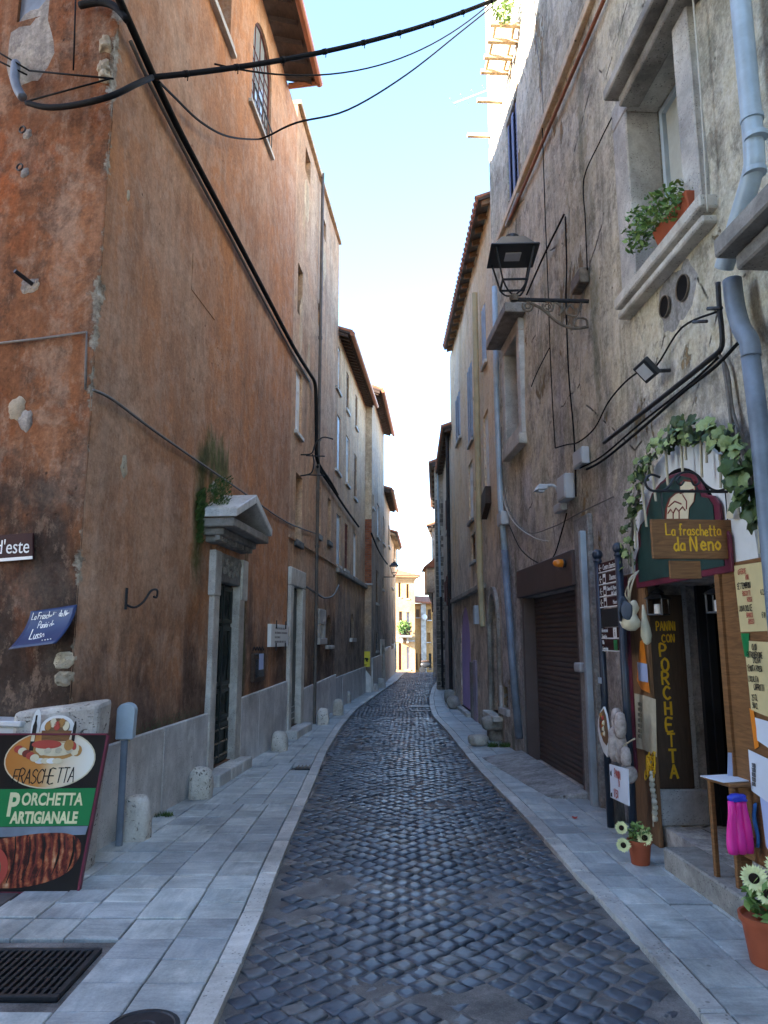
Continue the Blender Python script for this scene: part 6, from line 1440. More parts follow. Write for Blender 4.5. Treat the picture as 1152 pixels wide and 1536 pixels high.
MB().box(FR2, FR2.px(722, 1000)[0] - .12, FR2.px(722, 1000)[0] + .12, 1.9, 2.25, .0, .12).build('meter_box', M['bluewhite'], r2)
r3 = thing('dun_house', FR3.P(0, 0), 'dun plaster house with maroon shutters under a dark eave on the right', 'house')
zr3 = FR3.px(668, 628, .2)[1]; sR3 = sd(FR3, 24.25)
WR3 = {k: op(FR3, *v) for k, v in {'a': (669.5, 672.5, 742, 798), 'b': (670.5, 674.5, 858, 910), 'c': (667.7, 668.9, 870, 905)}.items()}
for o_ in WR3.values(): o_['depth'] = .06
facade('wall', FR3, .02, sR3, 0, zr3, list(WR3.values()), M['dun'], r3, cell=.5, back=7)
for k in 'abc': window(FR3, WR3[k], r3, 'shutter', 'redshut', 'trav')
eave(FR3, r3, -.2, sR3, zr3, .22, 12, gut=None, rise=.36)
MB().tube([FR3.P(.35, z, .08) for z in (.1, 3, zr3)], .05, 8).build('drainpipe', M['iron'], r3)
FN4 = wall_frame(1.72, 24.3, 1, 0, 0, -1)
r4 = thing('stone_corner_house', FN4.P(0, 0), 'old stone cornered house jutting out at the bend on the right', 'house')
zr4 = FN4.px(655, 700)[1]
facade('wall', FR4, 0.0, 8, 0, zr4, [], M['dun'], r4, cell=.5, back=7)
MB().box(FN4, .0, 2.0, 0, zr4, -.25, -.03).build('near_face', M['dun'], r4)
m = MB(); z = 0
while z < zr4 - 1.2:
    h = rr(.10, .2); x = .0
    while x < .30:
        w_ = rr(.09, .2); w_ = min(w_, .31 - x); m.rv = R(); m.box(FN4, x + .004, x + w_ - .006, z + .004, z + h - .006, -.05, rr(.0, .03)); x += w_
        if w_ < .02: break
    z += h
tag(m.build('corner_stones', M['oldbrick'], r4, bevel=.008), kind='stuff')
MB().tube([FN4.P(.13, 3.0, .06), FN4.P(.11, 5.5, .06), FN4.P(.10, zr4, .06)], .035, 8).build('drainpipe', M['pipe'], r4); MB().tube([FN4.P(.17, .1, .06), FN4.P(.16, 3.0, .06)], .04, 8).build('drainpipe', M['iron'], r4)
eave(FR4, r4, -.3, 8, zr4, .16, 10, gut=None, rise=.36)
FR5 = wall_frame(2.2, 33.5, .12, 1, -1, .12)
r5 = thing('oriel_house', FR5.P(0, 0), 'far right house with a boxed oriel on brackets by the bend', 'house')
facade('wall', FR5, 0, 7, -.5, 6.7, [], M['dun'], r5, cell=.6, back=6)
FN5 = wall_frame(2.2, 33.45, 1, 0, 0, -1)
oz0, oz1 = FN5.px(645, 889)[1], FN5.px(645, 852)[1]; ox0 = FN5.px(640, 870)[0]
MB().box(FN5, ox0, .1, oz0, oz1, -2.0, .0).build('oriel', M['ochre'], r5, bevel=.01)
m = MB(); P = FN5.P; m.hexa([P(ox0 - .12, oz1, .12), P(.1, oz1 + .02, .12), P(.1, oz1 + .02, -2.1), P(ox0 - .12, oz1, -2.1), P(ox0 - .12, oz1 + .06, .12), P(.1, oz1 + .45, .12), P(.1, oz1 + .45, -2.1), P(ox0 - .12, oz1 + .06, -2.1)]); m.build('oriel_roof', M['tile'], r5)
m = MB(); m.poly(FN5, [(ox0 + .05, oz0 - .002), (.0, oz0 - .002), (.0, oz0 - .5)], -.5, -.1); m.build('bracket', M['greystone'], r5)
MB().box(FN5, FN5.px(648, 900)[0], FN5.px(651, 900)[0], FN5.px(650, 918)[1], oz0 - .003, -.4, -.05).build('post', M['darkwood'], r5)
eave(FR5, r5, -.3, 7, 6.7, .2, 6, gut=None, rise=.36)

# ================================================================== street lamps, boxes, cables
def lantern(parent, c, k, u=Vector((1, 0, 0)), lens=True):
    """square tapering lantern hanging above point c (foot of the cage)"""
    v = Vector((-u.y, u.x, 0)); c = Vector(c); fr = Fr(c, u, (0, 0, 1), v)
    def fru(m, z0, z1, a, b, z2=None):
        P = fr.P; m.hexa([P(-a, z0, -a), P(a, z0, -a), P(a, z0, a), P(-a, z0, a), P(-b, z1, -b), P(b, z1, -b), P(b, z1, b), P(-b, z1, b)])
    m = MB(); fru(m, .40 * k, .425 * k, .31 * k, .30 * k); fru(m, .426 * k, .60 * k, .27 * k, .15 * k); rf_ = m.build('lamp_roof', M['blackpaint'], parent, bevel=.004 * k)
    MB().lathe(c + Vector((0, 0, .6 * k)), [(.11 * k, 0), (.11 * k, .03 * k), (.09 * k, .035 * k), (.085 * k, .08 * k), (.0, .095 * k)], 16).build('lamp_cap', M['blackpaint'], rf_, smooth=False)
    if lens: MB().box(fr, -.10 * k, .10 * k, .385 * k, .399 * k, -.10 * k, .10 * k).build('led_panel', M['lampglow'], rf_)
    m = MB(); t_, b_ = .24 * k, .155 * k; cs = [(-1, -1), (1, -1), (1, 1), (-1, 1)]
    for i, (a, b) in enumerate(cs):
        a2, b2 = cs[(i + 1) % 4]
        m.tube([fr.P(a * b_, .0, b * b_), fr.P(a * t_, .40 * k, b * t_)], .013 * k, 6); m.tube([fr.P(a * b_, .0, b * b_), fr.P(a2 * b_, .0, b2 * b_)], .015 * k, 6)
        m.tube(smooth_path([fr.P(a * b_, .0, b * b_), fr.P(a * b_ * .6, -.10 * k, b * b_ * .6), fr.P(0, -.15 * k, 0)], 4), .012 * k, 6)
    m.build('lamp_cage', M['blackpaint'], parent); MB().lathe(c + Vector((0, 0, -.22 * k)), [(.05 * k, 0), (.06 * k, .03 * k), (.06 * k, .07 * k), (.03 * k, .1 * k)], 10).build('lamp_socket', M['rustiron'], parent)
ls_, lz_ = FR.px(882, 452); lo = solve_o(FR, ls_, lz_, 771)
lamp = thing('street_lamp', FR.P(ls_, lz_), 'black square street lantern on a scrolled iron wall bracket high on the right', 'street lamp')
lantern(lamp, FR.P(ls_, lz_ + .16, lo), .80, (FR.n * math.cos(.1) + FR.t * math.sin(.1)).normalized())
m = MB(); m.tube([FR.P(ls_, lz_, -.02), FR.P(ls_, lz_, lo + .03)], .022, 8); m.build('arm', M['iron'], lamp)
def arcpts(c0, r_, a0, a1, n=10): return [FR.P(ls_, c0[1] + r_ * math.sin(a0 + (a1 - a0) * i / n), c0[0] + r_ * math.cos(a0 + (a1 - a0) * i / n)) for i in range(n + 1)]
m = MB(); L = lo
m.tube(smooth_path([FR.P(ls_, lz_ - .28, .01), FR.P(ls_, lz_ - .30, L * .22), FR.P(ls_, lz_ - .24, L * .42), FR.P(ls_, lz_ - .10, L * .62), FR.P(ls_, lz_ - .03, L * .80)], 6), .016, 7)
m.tube(smooth_path([FR.P(ls_, lz_ - .28, .02), FR.P(ls_, lz_ - .2, .03), FR.P(ls_, lz_ - .19, L * .16), FR.P(ls_, lz_ - .27, L * .2), FR.P(ls_, lz_ - .29, L * .1)], 5), .012, 6)
m.tube(smooth_path([FR.P(ls_, lz_ - .02, L * .1), FR.P(ls_, lz_ - .16, L * .16), FR.P(ls_, lz_ - .14, L * .3), FR.P(ls_, lz_ - .05, L * .26), FR.P(ls_, lz_ - .09, L * .2)], 5), .011, 6)
for k0 in (.55, .82):
    m.tube(arcpts((L * k0, lz_ - .07), .055, 1.2, 6.8, 14), .011, 6); m.tube(arcpts((L * k0, lz_ - .07), .028, 0, 5.5, 10), .009, 5)
m.tube(smooth_path([FR.P(ls_, lz_ - .12, L * .5), FR.P(ls_, lz_ - .02, L * .45), FR.P(ls_, lz_ - .09, L * .36), FR.P(ls_, lz_ - .16, L * .4)], 5), .011, 6)
m.build('scroll_bracket', M['rustiron'], lamp)
fl_s, fl_z = FD.px(579, 872); l2o = solve_o(FD, fl_s, fl_z, 587) if False else .55
lamp2 = thing('street_lamp', FD.P(fl_s, fl_z), 'small dark street lantern far down the left side by the jutting house', 'street lamp')
FDs = 5.0; pL = FD.P(FDs - .1, FD.px(578, 862)[1], .40); lantern(lamp2, pL, .62, Vector((1, 0, 0)), False)
MB().tube([FD.P(FDs - .1, pL.z - .16, .0), FD.P(FDs - .1, pL.z - .16, .42)], .018, 6).build('arm', M['iron'], lamp2)
def ebox(fr, x0, x1, y0, y1, o, dp, mat, name, label, cat='box', extra=None):
    a, b, c, d = fr.rc(x0, x1, y0, y1, o); m_ = (a + b) / 2; w_ = min((b - a) / 2, .15); a, b = m_ - w_, m_ + w_; t = thing(name, fr.P((a + b) / 2, c, o), label, cat)
    MB().box(fr, a, b, c, d, .0, dp).build('casing', M[mat], t, bevel=.008); MB().box(fr, a + .015, b - .015, c + .02, d - .02, dp + .0005, dp + .006).build('lid', M[mat], t, bevel=.002); return t
ebox(FR, 868, 887, 674, 700, 0, .08, 'box', 'junction_box', 'light grey junction box beside the diagonal black conduit', 'junction box')
ebox(FR, 747, 775, 768, 788, 0, .12, 'box', 'junction_box', 'pale lidded junction box on the leaning blue downpipe', 'junction box')
ebox(FR, 846, 867, 713, 751, 0, .11, 'box', 'alarm_box', 'white rounded box behind the white wall lamp', 'alarm box')
ebox(FR, 869, 886, 410, 434, 0, .10, 'rustiron', 'alarm_box', 'weathered grey box above the end of the lantern bracket', 'alarm box')
ebox(FR, 839, 851, 755, 768, 0, .07, 'box', 'junction_box', 'small grey junction box below the white wall lamp', 'junction box')
ebox(FR, 868, 877, 994, 1008, .04, .09, 'box', 'lock_box', 'small white key box right of the garage shutter', 'box')
s_, z = FR.px(846, 735); wl = thing('wall_lamp', FR.P(s_, z), 'flat white LED wall lamp reaching out above the garage', 'wall lamp'); o_ = solve_o(FR, s_, z, 801)
FW = Fr(FR.P(s_, z, 0), FR.n, (0, 0, 1), FR.t)
m = MB(); m.hexa([FW.P(.2, .0, -.06), FW.P(o_, -.02, -.08), FW.P(o_, -.02, .08), FW.P(.2, .0, .06), FW.P(.2, .06, -.05), FW.P(o_ - .05, .06, -.06), FW.P(o_ - .05, .06, .06), FW.P(.2, .06, .05)]); m.build('head', M['box'], wl, bevel=.015)
MB().box(FW, .24, o_ - .04, -.03, -.016, -.05, .05).build('lens', M['lampglow'], wl)
MB().tube(smooth_path([FW.P(.25, .04, 0), FW.P(.12, .05, 0), FW.P(.06, -.05, 0), FW.P(.05, -.2, 0)], 4), .018, 8).build('arm', M['box'], wl)
s_, z = FR.px(857, 845); al = thing('amber_beacon', FR.P(s_, z, .07), 'amber beacon lamp fixed to the garage lintel', 'beacon'); MB().lathe(FR.P(s_, z, .07), [(.045, 0), (.05, .02), (.045, .03)], 14, FR.n).build('base', M['blackpaint'], al); MB().lathe(FR.P(s_, z, .10), [(.045, 0), (.046, .05), (.035, .09), (.002, .11)], 14, FR.n).build('lens', M['orangelamp'], al, smooth=True)
s_, z = FR.px(1000, 556); fdl = thing('floodlight', FR.P(s_, z), 'black LED floodlight tilted down over the shop sign', 'floodlight'); d_ = (FR.n * .75 - Vector((0, 0, .66))).normalized(); FF2 = Fr(FR.P(s_, z, .16), FR.t, FR.t.cross(d_), d_)
MB().box(FF2, -.11, .11, -.08, .08, -.025, .02).build('casing', M['blackpaint'], fdl, bevel=.006); MB().box(FF2, -.075, .075, -.055, .055, .021, .026).build('lens', M['lampglow'], fdl); MB().tube([FR.P(s_ - .06, z - .02, .0), FR.P(s_ - .06, z - .03, .15)], .015, 6).build('arm', M['iron'], fdl)
def cable(fr, pts, r_, mat, label, o=.03, k=5, cat='cable', name='cable'):
    p = [W(fr, x, y, o) for x, y in pts]; p = smooth_path(p, k) if k > 1 else p
    t = MB().tube(p, r_, 6).build(name, M[mat], None, smooth=True, loc=p[0]); return tag(t, label, cat)
cable(FR, [(906, 664), (960, 622), (1020, 575), (1062, 541), (1081, 524), (1083, 500), (1079, 460), (1077, 424)], .019, 'iron', 'dark conduit running diagonally up the wall above the vine garland', .05, 4, 'conduit', 'conduit')
cable(FR, [(880, 704), (905, 690), (960, 645), (1020, 592), (1075, 548), (1110, 512), (1130, 500)], .012, 'cable', 'black cable sagging just below the diagonal conduit', .05)
cable(FR, [(870, 702), (902, 685), (962, 634), (1030, 580), (1080, 534)], .009, 'cable', 'thin black cable clipped under the diagonal conduit', .035)
cable(FR, [(1074, 468), (1022, 492), (985, 548), (966, 553), (938, 573), (912, 604), (892, 642), (868, 663), (850, 667), (833, 672)], .008, 'cable', 'wavy black cable from the ledge past the floodlight to the left', .03)
cable(FR, [(813, 175), (817, 300), (822, 430), (825, 520), (829, 610), (833, 672)], .007, 'cable', 'thin upright black cable left of the lantern bracket', .025)
cable(FR, [(848, 325), (850, 400), (849, 450), (853, 560), (860, 640), (863, 700), (864, 745)], .009, 'cable', 'upright black cable crossing the lantern bracket down to the white box', .025)
cable(FR, [(922, 168), (900, 212), (876, 268), (878, 330), (881, 405)], .007, 'cable', 'black cable from the window hood down to the weathered box', .025)
cable(FR, [(846, 322), (815, 385), (790, 442)], .013, 'cable', 'thick short black cable slanting down to the street lantern', .04)
cable(FR, [(824, 522), (805, 560), (797, 580)], .007, 'cable', 'thin slanting black wire right of the second window', .03)
cable(FR, [(741, 655), (747, 700), (757, 755), (772, 785), (800, 806), (822, 812)], .007, 'whitecable', 'cream wire looping from the downpipe toward the garage lintel', .05)
cable(FR, [(764, 788), (782, 825), (812, 846), (830, 835), (842, 800), (850, 770)], .008, 'cable', 'black wire hanging in a loop above the garage lintel', .05)
cable(FR, [(752, 640), (753, 700), (762, 760), (790, 798), (830, 790), (868, 770), (920, 745)], .007, 'greycable', 'grey wire running from the pale junction box toward the garland', .04)
cable(FR, [(1086, 545), (1096, 620), (1102, 700), (1106, 745)], .016, 'greycable', 'grey cable running down beside the slate blue downpipe', .05)
cable(FR, [(1078, 530), (1092, 560), (1100, 620), (1124, 690), (1134, 740)], .012, 'greycable', 'grey cable curving behind the garland beside the slate blue downpipe', .04)
cable(FR, [(1062, 463), (1082, 462)], .014, 'iron', 'upper iron peg sticking out right of the vent holes', .1, 1, 'peg', 'iron_peg'); cable(FR, [(1040, 483), (1060, 482)], .012, 'iron', 'lower iron peg sticking out right of the vent holes', .1, 1, 'peg', 'iron_peg')
cable(FR, [(1038, -20), (1048, 100), (1056, 220), (1061, 318)], .007, 'whitecable', 'white wire running down the right edge of the stone window surround', .075)
cable(FR, [(800, 35), (812, 120), (815, 178)], .006, 'greycable', 'thin grey wire high on the pale upper wall', .02)
# left wall cables
cable(FL, [(170, -20), (196, 38), (226, 105), (262, 182), (300, 255), (340, 330), (390, 425), (440, 520), (462, 556), (472, 574), (474, 600), (474.5, 650), (475, 685), (482, 703), (495, 722), (506, 742)], .036, 'cable', 'thick black cable bundle running diagonally down the orange wall', .07)
cable(FL, [(196, 62), (232, 140), (300, 272), (345, 355), (395, 450), (440, 532), (464, 572)], .02, 'greycable', 'grey conduit just below the thick diagonal cable bundle', .03)
cable(FL, [(140, 585), (170, 600), (230, 645), (300, 694), (360, 735), (430, 783), (473, 800)], .012, 'greycable', 'grey wire crossing the orange wall above the pedimented door', .02)
cable(FS, [(-30, 518), (60, 508), (130, 498), (129, 540), (128, 584)], .010, 'greycable', 'grey wire stapled to the rust coloured flank wall', .02, 1)
cable(FL, [(459, 880), (475, 890), (487, 897), (500, 893), (508, 878)], .02, 'greycable', 'grey cable sagging right of the second marble doorframe', .06)
cable(FL, [(476, 700), (500, 735), (520, 765), (538, 790)], .03, 'cable', 'black cable continuing down across the grey tan house', .06)
cable(FD, [(557, 800), (566, 822), (575, 838), (581, 846)], .03, 'cable', 'black cable sagging along the jutting slate house', .06)
# overhead cables
def span(a, b, sag, r_, label, n=24, wrap=False, parent=None):
    pts = [a.lerp(b, i / n) - Vector((0, 0, sag * 4 * (i / n) * (1 - i / n))) for i in range(n + 1)]
    m = MB(); m.tube(pts, r_, 8)
    if wrap:
        for i in range(2, n, 3):
            c = pts[i]; m.tube([c - Vector((0, .0, .0)), c - (pts[i] - pts[i - 1]).normalized() * .04], r_ * 1.2, 8); m.tube([c, c - Vector((0, 0, r_ + .05))], .005, 4)
    return tag(m.build('overhead_cable', M['cable'], None, smooth=True, loc=a), label, 'cable')
hk = W(FS, 40, 154, .12); cr = W(FL, 228, 116, .13); roofR = FR.P(FR.px(748, 2)[0], FR.px(748, 2)[1], .1)
span(cr, W(FR, 790, -22, .1), .22, .026, 'thick wrapped black cable bundle strung across the top of the street', 30, True)
pts = smooth_path([hk, W(FS, 70, 161, .13), W(FS, 110, 158, .14), FS.P(.02, FS.px(160, 146, .14)[1], .16) + FL.n * .10, W(FL, 205, 126, .16), cr], 6); tag(MB().tube(pts, .025, 8).build('overhead_cable', M['cable'], None, smooth=True, loc=pts[0]), 'black cable bundle sagging round the chipped corner below the hook', 'cable')
span(W(FL, 322, 96, .1), roofR, .62, .011, 'upper thin black cable sagging across the sky')
pts = smooth_path([W(FL, 238, 122, .10), W(FL, 262, 146, .06), W(FL, 300, 182, .07), W(FL, 340, 204, .10), W(FL, 383, 209, .12), W(FL, 402, 204, .3), W(FL, 445, 184, .8), roofR.lerp(W(FL, 445, 184, .8), .78) - Vector((0, 0, .30)), roofR.lerp(W(FL, 445, 184, .8), .5) - Vector((0, 0, .34)), roofR.lerp(W(FL, 445, 184, .8), .2) - Vector((0, 0, .2)), roofR + Vector((0, 0, -.1))], 6)
tag(MB().tube(pts, .013, 6).build('overhead_cable', M['cable'], None, smooth=True, loc=pts[0]), 'lower wavy black cable from the arched window to the right roofline', 'cable')
m = MB(); m.tube(smooth_path([W(FS, 24, 95, .05), W(FS, 22, 118, .09), W(FS, 27, 135, .10), W(FS, 34, 146, .10)], 5), .04, 10); tag(m.build('cable_elbow', M['pipe2'], None, smooth=True, loc=W(FS, 24, 95)), 'grey plastic elbow where cables leave the flank wall', 'cable elbow')
for k, (a, b, lab) in enumerate((((-30, 62), (44, 106), 'upper thin wire coming in from the left edge to the elbow'), ((-30, 78), (40, 112), 'lower thin wire coming in from the left edge to the elbow'), ((44, 106), (170, 118), 'thin straight wire along the top of the flank wall'), ((40, 152), (165, 118), 'thin wire rising from the elbow to the corner'))): cable(FS, [a, b], .008, 'cable', lab, .08, 1)
cable(FS, [(114, -20), (110, 105)], .007, 'cable', 'thin wire hanging straight down on the flank wall', .03, 1)
cable(FS, [(120, 8), (150, 3), (172, 10), (190, 30)], .032, 'cable', 'thick cable end rounding the top of the corner', .06)
# wall brackets on the left
s_, z = FL.px(451, 690); wb = thing('wall_bracket', FL.P(s_, z), 'curly wrought iron bracket between windows of the tan house', 'bracket'); m = MB()
m.tube(smooth_path([FL.P(s_, z + .1, .0), FL.P(s_, z + .12, .2), FL.P(s_, z + .32, .28), FL.P(s_, z + .42, .42), FL.P(s_, z + .38, .6)], 5), .014, 6); m.tube(smooth_path([FL.P(s_, z - .3, .0), FL.P(s_, z - .25, .2), FL.P(s_, z - .05, .25), FL.P(s_, z + .1, .22)], 5), .014, 6); m.tube([FL.P(s_, z - .28, .1), FL.P(s_, z - .3, .45)], .012, 6); m.tube([FL.P(s_, z + .08, .1), FL.P(s_, z + .06, .45)], .012, 6); m.build('scroll', M['iron'], wb)
# marble plaque, notice case
a, b, c, d = FL.rc(400, 426, 937, 970); pq = thing('marble_plaque', FL.P((a + b) / 2, c), 'white marble plaque held by iron clamps between the two doorways', 'plaque')
pb_ = MB().box(FL, a, b, c, d, .01, .07).build('slab', M['white'], pq, bevel=.004)
for i, (q0, q1) in enumerate(((.22, .8), (.2, .9), (.2, .5), (.2, .86))):
    z = d - (d - c) * (.22 + .2 * i); x = a + (b - a) * q0; m = MB()
    while x < a + (b - a) * q1: w_ = rr(.02, .05); m.box(FL, x, x + w_, z, z + .03, .0701, .0708); x += w_ + rr(.012, .03)
    tag(m.build('engraved_line', M['greycable'], pb_), kind='stuff')
for s_, zz_ in ((a + .25 * (b - a), d), (a + .8 * (b - a), d), (a + .25 * (b - a), c), (a + .8 * (b - a), c)): MB().box(FL, s_ - .015, s_ + .015, zz_ - .06, zz_ + .06, .0712, .085).build('clamp', M['iron'], pq)
a, b, c, d = FL.rc(375.5, 391.5, 980, 1022); nc = thing('notice_case', FL.P((a + b) / 2, c), 'dark framed notice case with a small blue paper beside the pedimented door', 'notice case')
MB().box(FL, a, b, c, d, .0, .06).build('case', M['darkwood'], nc, bevel=.008); MB().box(FL, a + .06, b - .06, c + .06, d - .08, .0605, .064).build('pane', M['glass'], nc); MB().box(FL, a + .2, b - .12, c + .16, c + .38, .0645, .067).build('paper', M['bluepaper'], nc)
m = MB(); m.tube(smooth_path([FL.P(a + (b - a) * i / 8, d + .04 + .05 * (i % 2), .03) for i in range(9)], 4), .008, 5); m.build('iron_crest', M['iron'], nc)
# yellow sign
a, b, c, d = FN.rc(540, 555, 977, 1000); ys_ = thing('yellow_sign', FN.P((a + b) / 2, c, .06), 'yellow sign with black map shape on the near face of the jutting house', 'sign')
yp = MB().box(FN, a, b, c, d, .06, .075).build('plate', M['signyellow'], ys_, bevel=.003); yc = (a + b) / 2; zc = (c + d) / 2
for (x, z, w_, h) in ((-.085, .0, .05, .035), (-.06, -.05, .02, .03), (.05, .0, .06, .03), (.06, -.05, .03, .035), (.02, .02, .03, .02)):
    MB().poly(FN, [(yc - x + w_ * math.cos(t) * (1 + .3 * math.sin(5 * t + x * 40)), zc + z + h * math.sin(t) * (1 + .3 * math.cos(3 * t))) for t in [i * math.pi / 7 for i in range(14)]], .0752, .0762).build('map_shape', M['blackl'], yp)
hand(FN, yc, c + .035, .0764, 'MUNDO' if False else 'IIOIOI', .04, .007, 'blackl', yp, center=True)
# street-name sign and curled chalk sign on the flank
q = [FS.px(x, y, .03) for x, y in ((-70, 808), (49, 799), (49, 838), (-70, 848))]; sn = thing('street_name_sign', FS.P(*FS.px(20, 820), .03), 'brown street name sign with white lettering on the rust flank wall', 'sign')
pl_ = MB().poly(FS, q, .012, .03).build('plate', M['signbrown'], sn, bevel=.003); q2 = [FS.px(x, y, .03) for x, y in ((-70, 843), (49, 834), (49, 838.5), (-70, 848))]; MB().poly(FS, q2, .0302, .034).build('white_edge', M['whitel'], sn)
a, b = FS.px(44, 829, .03); text(FS, a + .0, b, .0306, "d'este", .155, 'whitel', pl_, align='RIGHT', sx=.86)
cs = thing('curled_sign', FS.P(*FS.px(80, 940), .05), 'dark blue curled plastic sign with white handwriting near the chipped corner', 'sign')
def curled_mat():
    n = NT('blue_plastic_sign', .42, .25); n.col((.012, .03, .10)); return n.m
A_, B_, C_, D_ = [FS.px(x, y, .05) for x, y in ((45, 917), (119, 907), (110, 965), (36, 974))]; m = MB(); nu, nv = 12, 10
def curl(u, v):
    s_ = (A_[0] * (1 - u) + B_[0] * u) * (1 - v) + (D_[0] * (1 - u) + C_[0] * u) * v; z = (A_[1] * (1 - u) + B_[1] * u) * (1 - v) + (D_[1] * (1 - u) + C_[1] * u) * v
    return s_, z, .04 + .16 * v * v + .03 * u * u
for i in range(nu + 1):
    for j in range(nv + 1): m.v.append(FS.P(*curl(i / nu, j / nv))); m.r.append(0)
for i in range(nu):
    for j in range(nv): k = i * (nv + 1) + j; m.f.append((k, k + 1, k + nv + 2, k + nv + 1))
sh = m.build('sheet', curled_mat(), cs, smooth=True); sh.modifiers.new('t', 'SOLIDIFY').thickness = .003
def curl_text(u, v, txt, size, w_):
    s_, z, o_ = curl(u, v); n_ = FS.n + Vector((0, 0, .32 * v)); n_.normalize(); tt = FS.t * -1; tt = (tt - n_ * tt.dot(n_)).normalized(); f_ = Fr(FS.P(s_, z, o_), tt, n_.cross(tt), n_)
    hand(f_, 0, 0, .010, txt, size, w_, 'whitel', sh, sp=.1, sx=.75, slant=.25, drift=.06)
curl_text(.08, .24, 'La Fraschetta', .050, .005); curl_text(.66, .25, 'da Neno', .042, .005); curl_text(.30, .50, 'Panini da', .050, .005); curl_text(.28, .78, 'Lusso', .07, .006)
for i in range(4): s_, z, o_ = curl(.62 + i * .06, .86); MB().blob(FS.P(s_, z, o_ + .012), (.006, .004, .006), sub=1, amp=0).build('dot', M['whitel'], sh)
# ---------------------------------------------------------------- sandwich board
bz_ = Vector((-2.28, 5.02, .02)); FB = Fr(bz_, (1, .0, 0), (.035, .13, 1), (0, -1, .13)); FB.n = FB.t.cross(FB.up).normalized()
hx = (154 - 64) / F * 4.78
sbd = thing('sandwich_board', bz_, 'black menu board with FRASCHETTA oval and a roast porchetta picture leaning at the left corner', 'menu board')
Lb, Rb, Hb = -.48, .375, .955
FB2 = FB
panel = MB().hexa([FB.P(Lb + .03, .0, -.02), FB.P(Rb - .05, .0, -.02), FB.P(Rb - .05, .0, 0), FB.P(Lb + .03, .0, 0), FB.P(Lb, Hb, -.02), FB.P(Rb, Hb, -.02), FB.P(Rb, Hb, 0), FB.P(Lb, Hb, 0)]).build('panel', M['printblack'], sbd)
for q in ([(Rb - .05, 0), (Rb - .035, 0), (Rb + .015, Hb), (Rb, Hb)], [(Lb + .03, 0), (Lb + .015, 0), (Lb - .015, Hb), (Lb, Hb)], [(Lb, Hb), (Rb, Hb), (Rb, Hb + .012), (Lb, Hb + .012)], [(Lb + .03, -.012), (Rb - .05, -.012), (Rb - .05, 0), (Lb + .03, 0)]): MB().poly(FB, q, -.025, .012).build('frame_bar', M['maroon'], sbd)
def el(cx, cz, a, b, n=36, a0=0, a1=2 * math.pi): return [(cx + a * math.cos(a0 + (a1 - a0) * i / n), cz + b * math.sin(a0 + (a1 - a0) * i / n)) for i in range(n)]
def oval_mat():
    n = NT('oval_print', .35, .5); x = n.sep(n.pos)[0]; n.col(n.ramp(n.mr(x, bz_.x - .28, bz_.x + .30), [(0, (.50, .17, .03)), (.45, (.55, .24, .06)), (.6, (.72, .55, .33)), (1, (.78, .75, .66))])); return n.m
ovc = (.015, Hb - .155); ov = MB().poly(FB, el(*ovc, .305, .185), .0005, .002).build('oval_print', M['creampaint'], sbd); MB().poly(FB, el(*ovc, .296, .177), .0022, .003).build('oval_print', oval_mat(), sbd)
hand(FB, ovc[0] - .225, ovc[1] - .150, .0045, 'FRASCHE', .088, .007, 'blackl', ov, sp=.10, sx=.72, slant=.12, jit=.03, drift=-.01); hand(FB, ovc[0] + .062, ovc[1] - .146, .0045, 'TTA', .092, .007, 'blackl', ov, sp=.08, sx=.66, slant=.15, jit=.03, drift=.06)
# still life of sausages, bread, basket and bottles, partly a cut-out above the frame
sl_ = ov
def pr(pts, mat, o0, name='food_print'): MB().poly(FB, pts, o0, o0 + .0012).build(name, M[mat] if isinstance(mat, str) else mat, sbd)
pr(el(.03, Hb + .045, .115, .085), 'white', -.004); pr(el(-.12, Hb + .06, .03, .11), 'white', -.004)
pr([(-.06, Hb - .04), (.12, Hb - .04), (.135, Hb + .03), (-.07, Hb + .03)], 'wood', .004); pr(el(.03, Hb + .055, .085, .055), 'brownshut', .003)
for i in range(5): pr(el(-.03 + i * .03, Hb + .06 + .02 * (i % 2), .022, .03, 16), ('orangeshut', 'creampaint', 'redl')[i % 3], .005)
pr([(-.134, Hb - .10), (-.106, Hb - .10), (-.106, Hb + .06), (-.114, Hb + .09), (-.114, Hb + .13), (-.126, Hb + .13), (-.126, Hb + .09), (-.134, Hb + .06)], 'blackl', .0045)
pr([(.14, Hb - .04), (.162, Hb - .04), (.162, Hb + .05), (.155, Hb + .09), (.147, Hb + .09), (.14, Hb + .05)], 'blackl', .0045); pr([(-.132, Hb - .04), (-.108, Hb - .04), (-.108, Hb + .0), (-.132, Hb + .0)], 'creampaint', .006)
pr(el(.03, Hb - .10, .155, .06), 'gold' and 'orangeshut', .0040); pr(el(.04, Hb - .09, .13, .045), 'creampaint', .0055); pr(el(-.02, Hb - .06, .10, .028), 'redl', .0068)
for i in range(7): pr(el(-.04 + i * .036, Hb - .112 + .012 * (i % 2), .024, .018, 16), ('creampaint', 'oldpaper')[i % 2], .008)
for i in range(5): pr(el(-.205 + i * .03, Hb - .09 - .014 * i, .03, .024, 18), ('redl', 'creampaint', 'wineline', 'redl', 'creampaint')[i], .0045 + i * .0013)
for i in range(4): pr(el(.19 - i * .02, Hb - .10 + i * .012, .032, .036, 18), ('orangeshut', 'creampaint', 'redl', 'orangeshut')[i], .0045 + i * .0013)
for i in range(4): pr(el(-.05 + i * .04, Hb - .165, .034, .018, 18), ('white', 'creampaint')[i % 2], .0045 + i * .0013)
pr([(Lb + .012, Hb - .345), (Rb - .025, Hb - .335), (Rb - .038, Hb - .565), (Lb + .018, Hb - .575)], 'brightgreen', .0006)
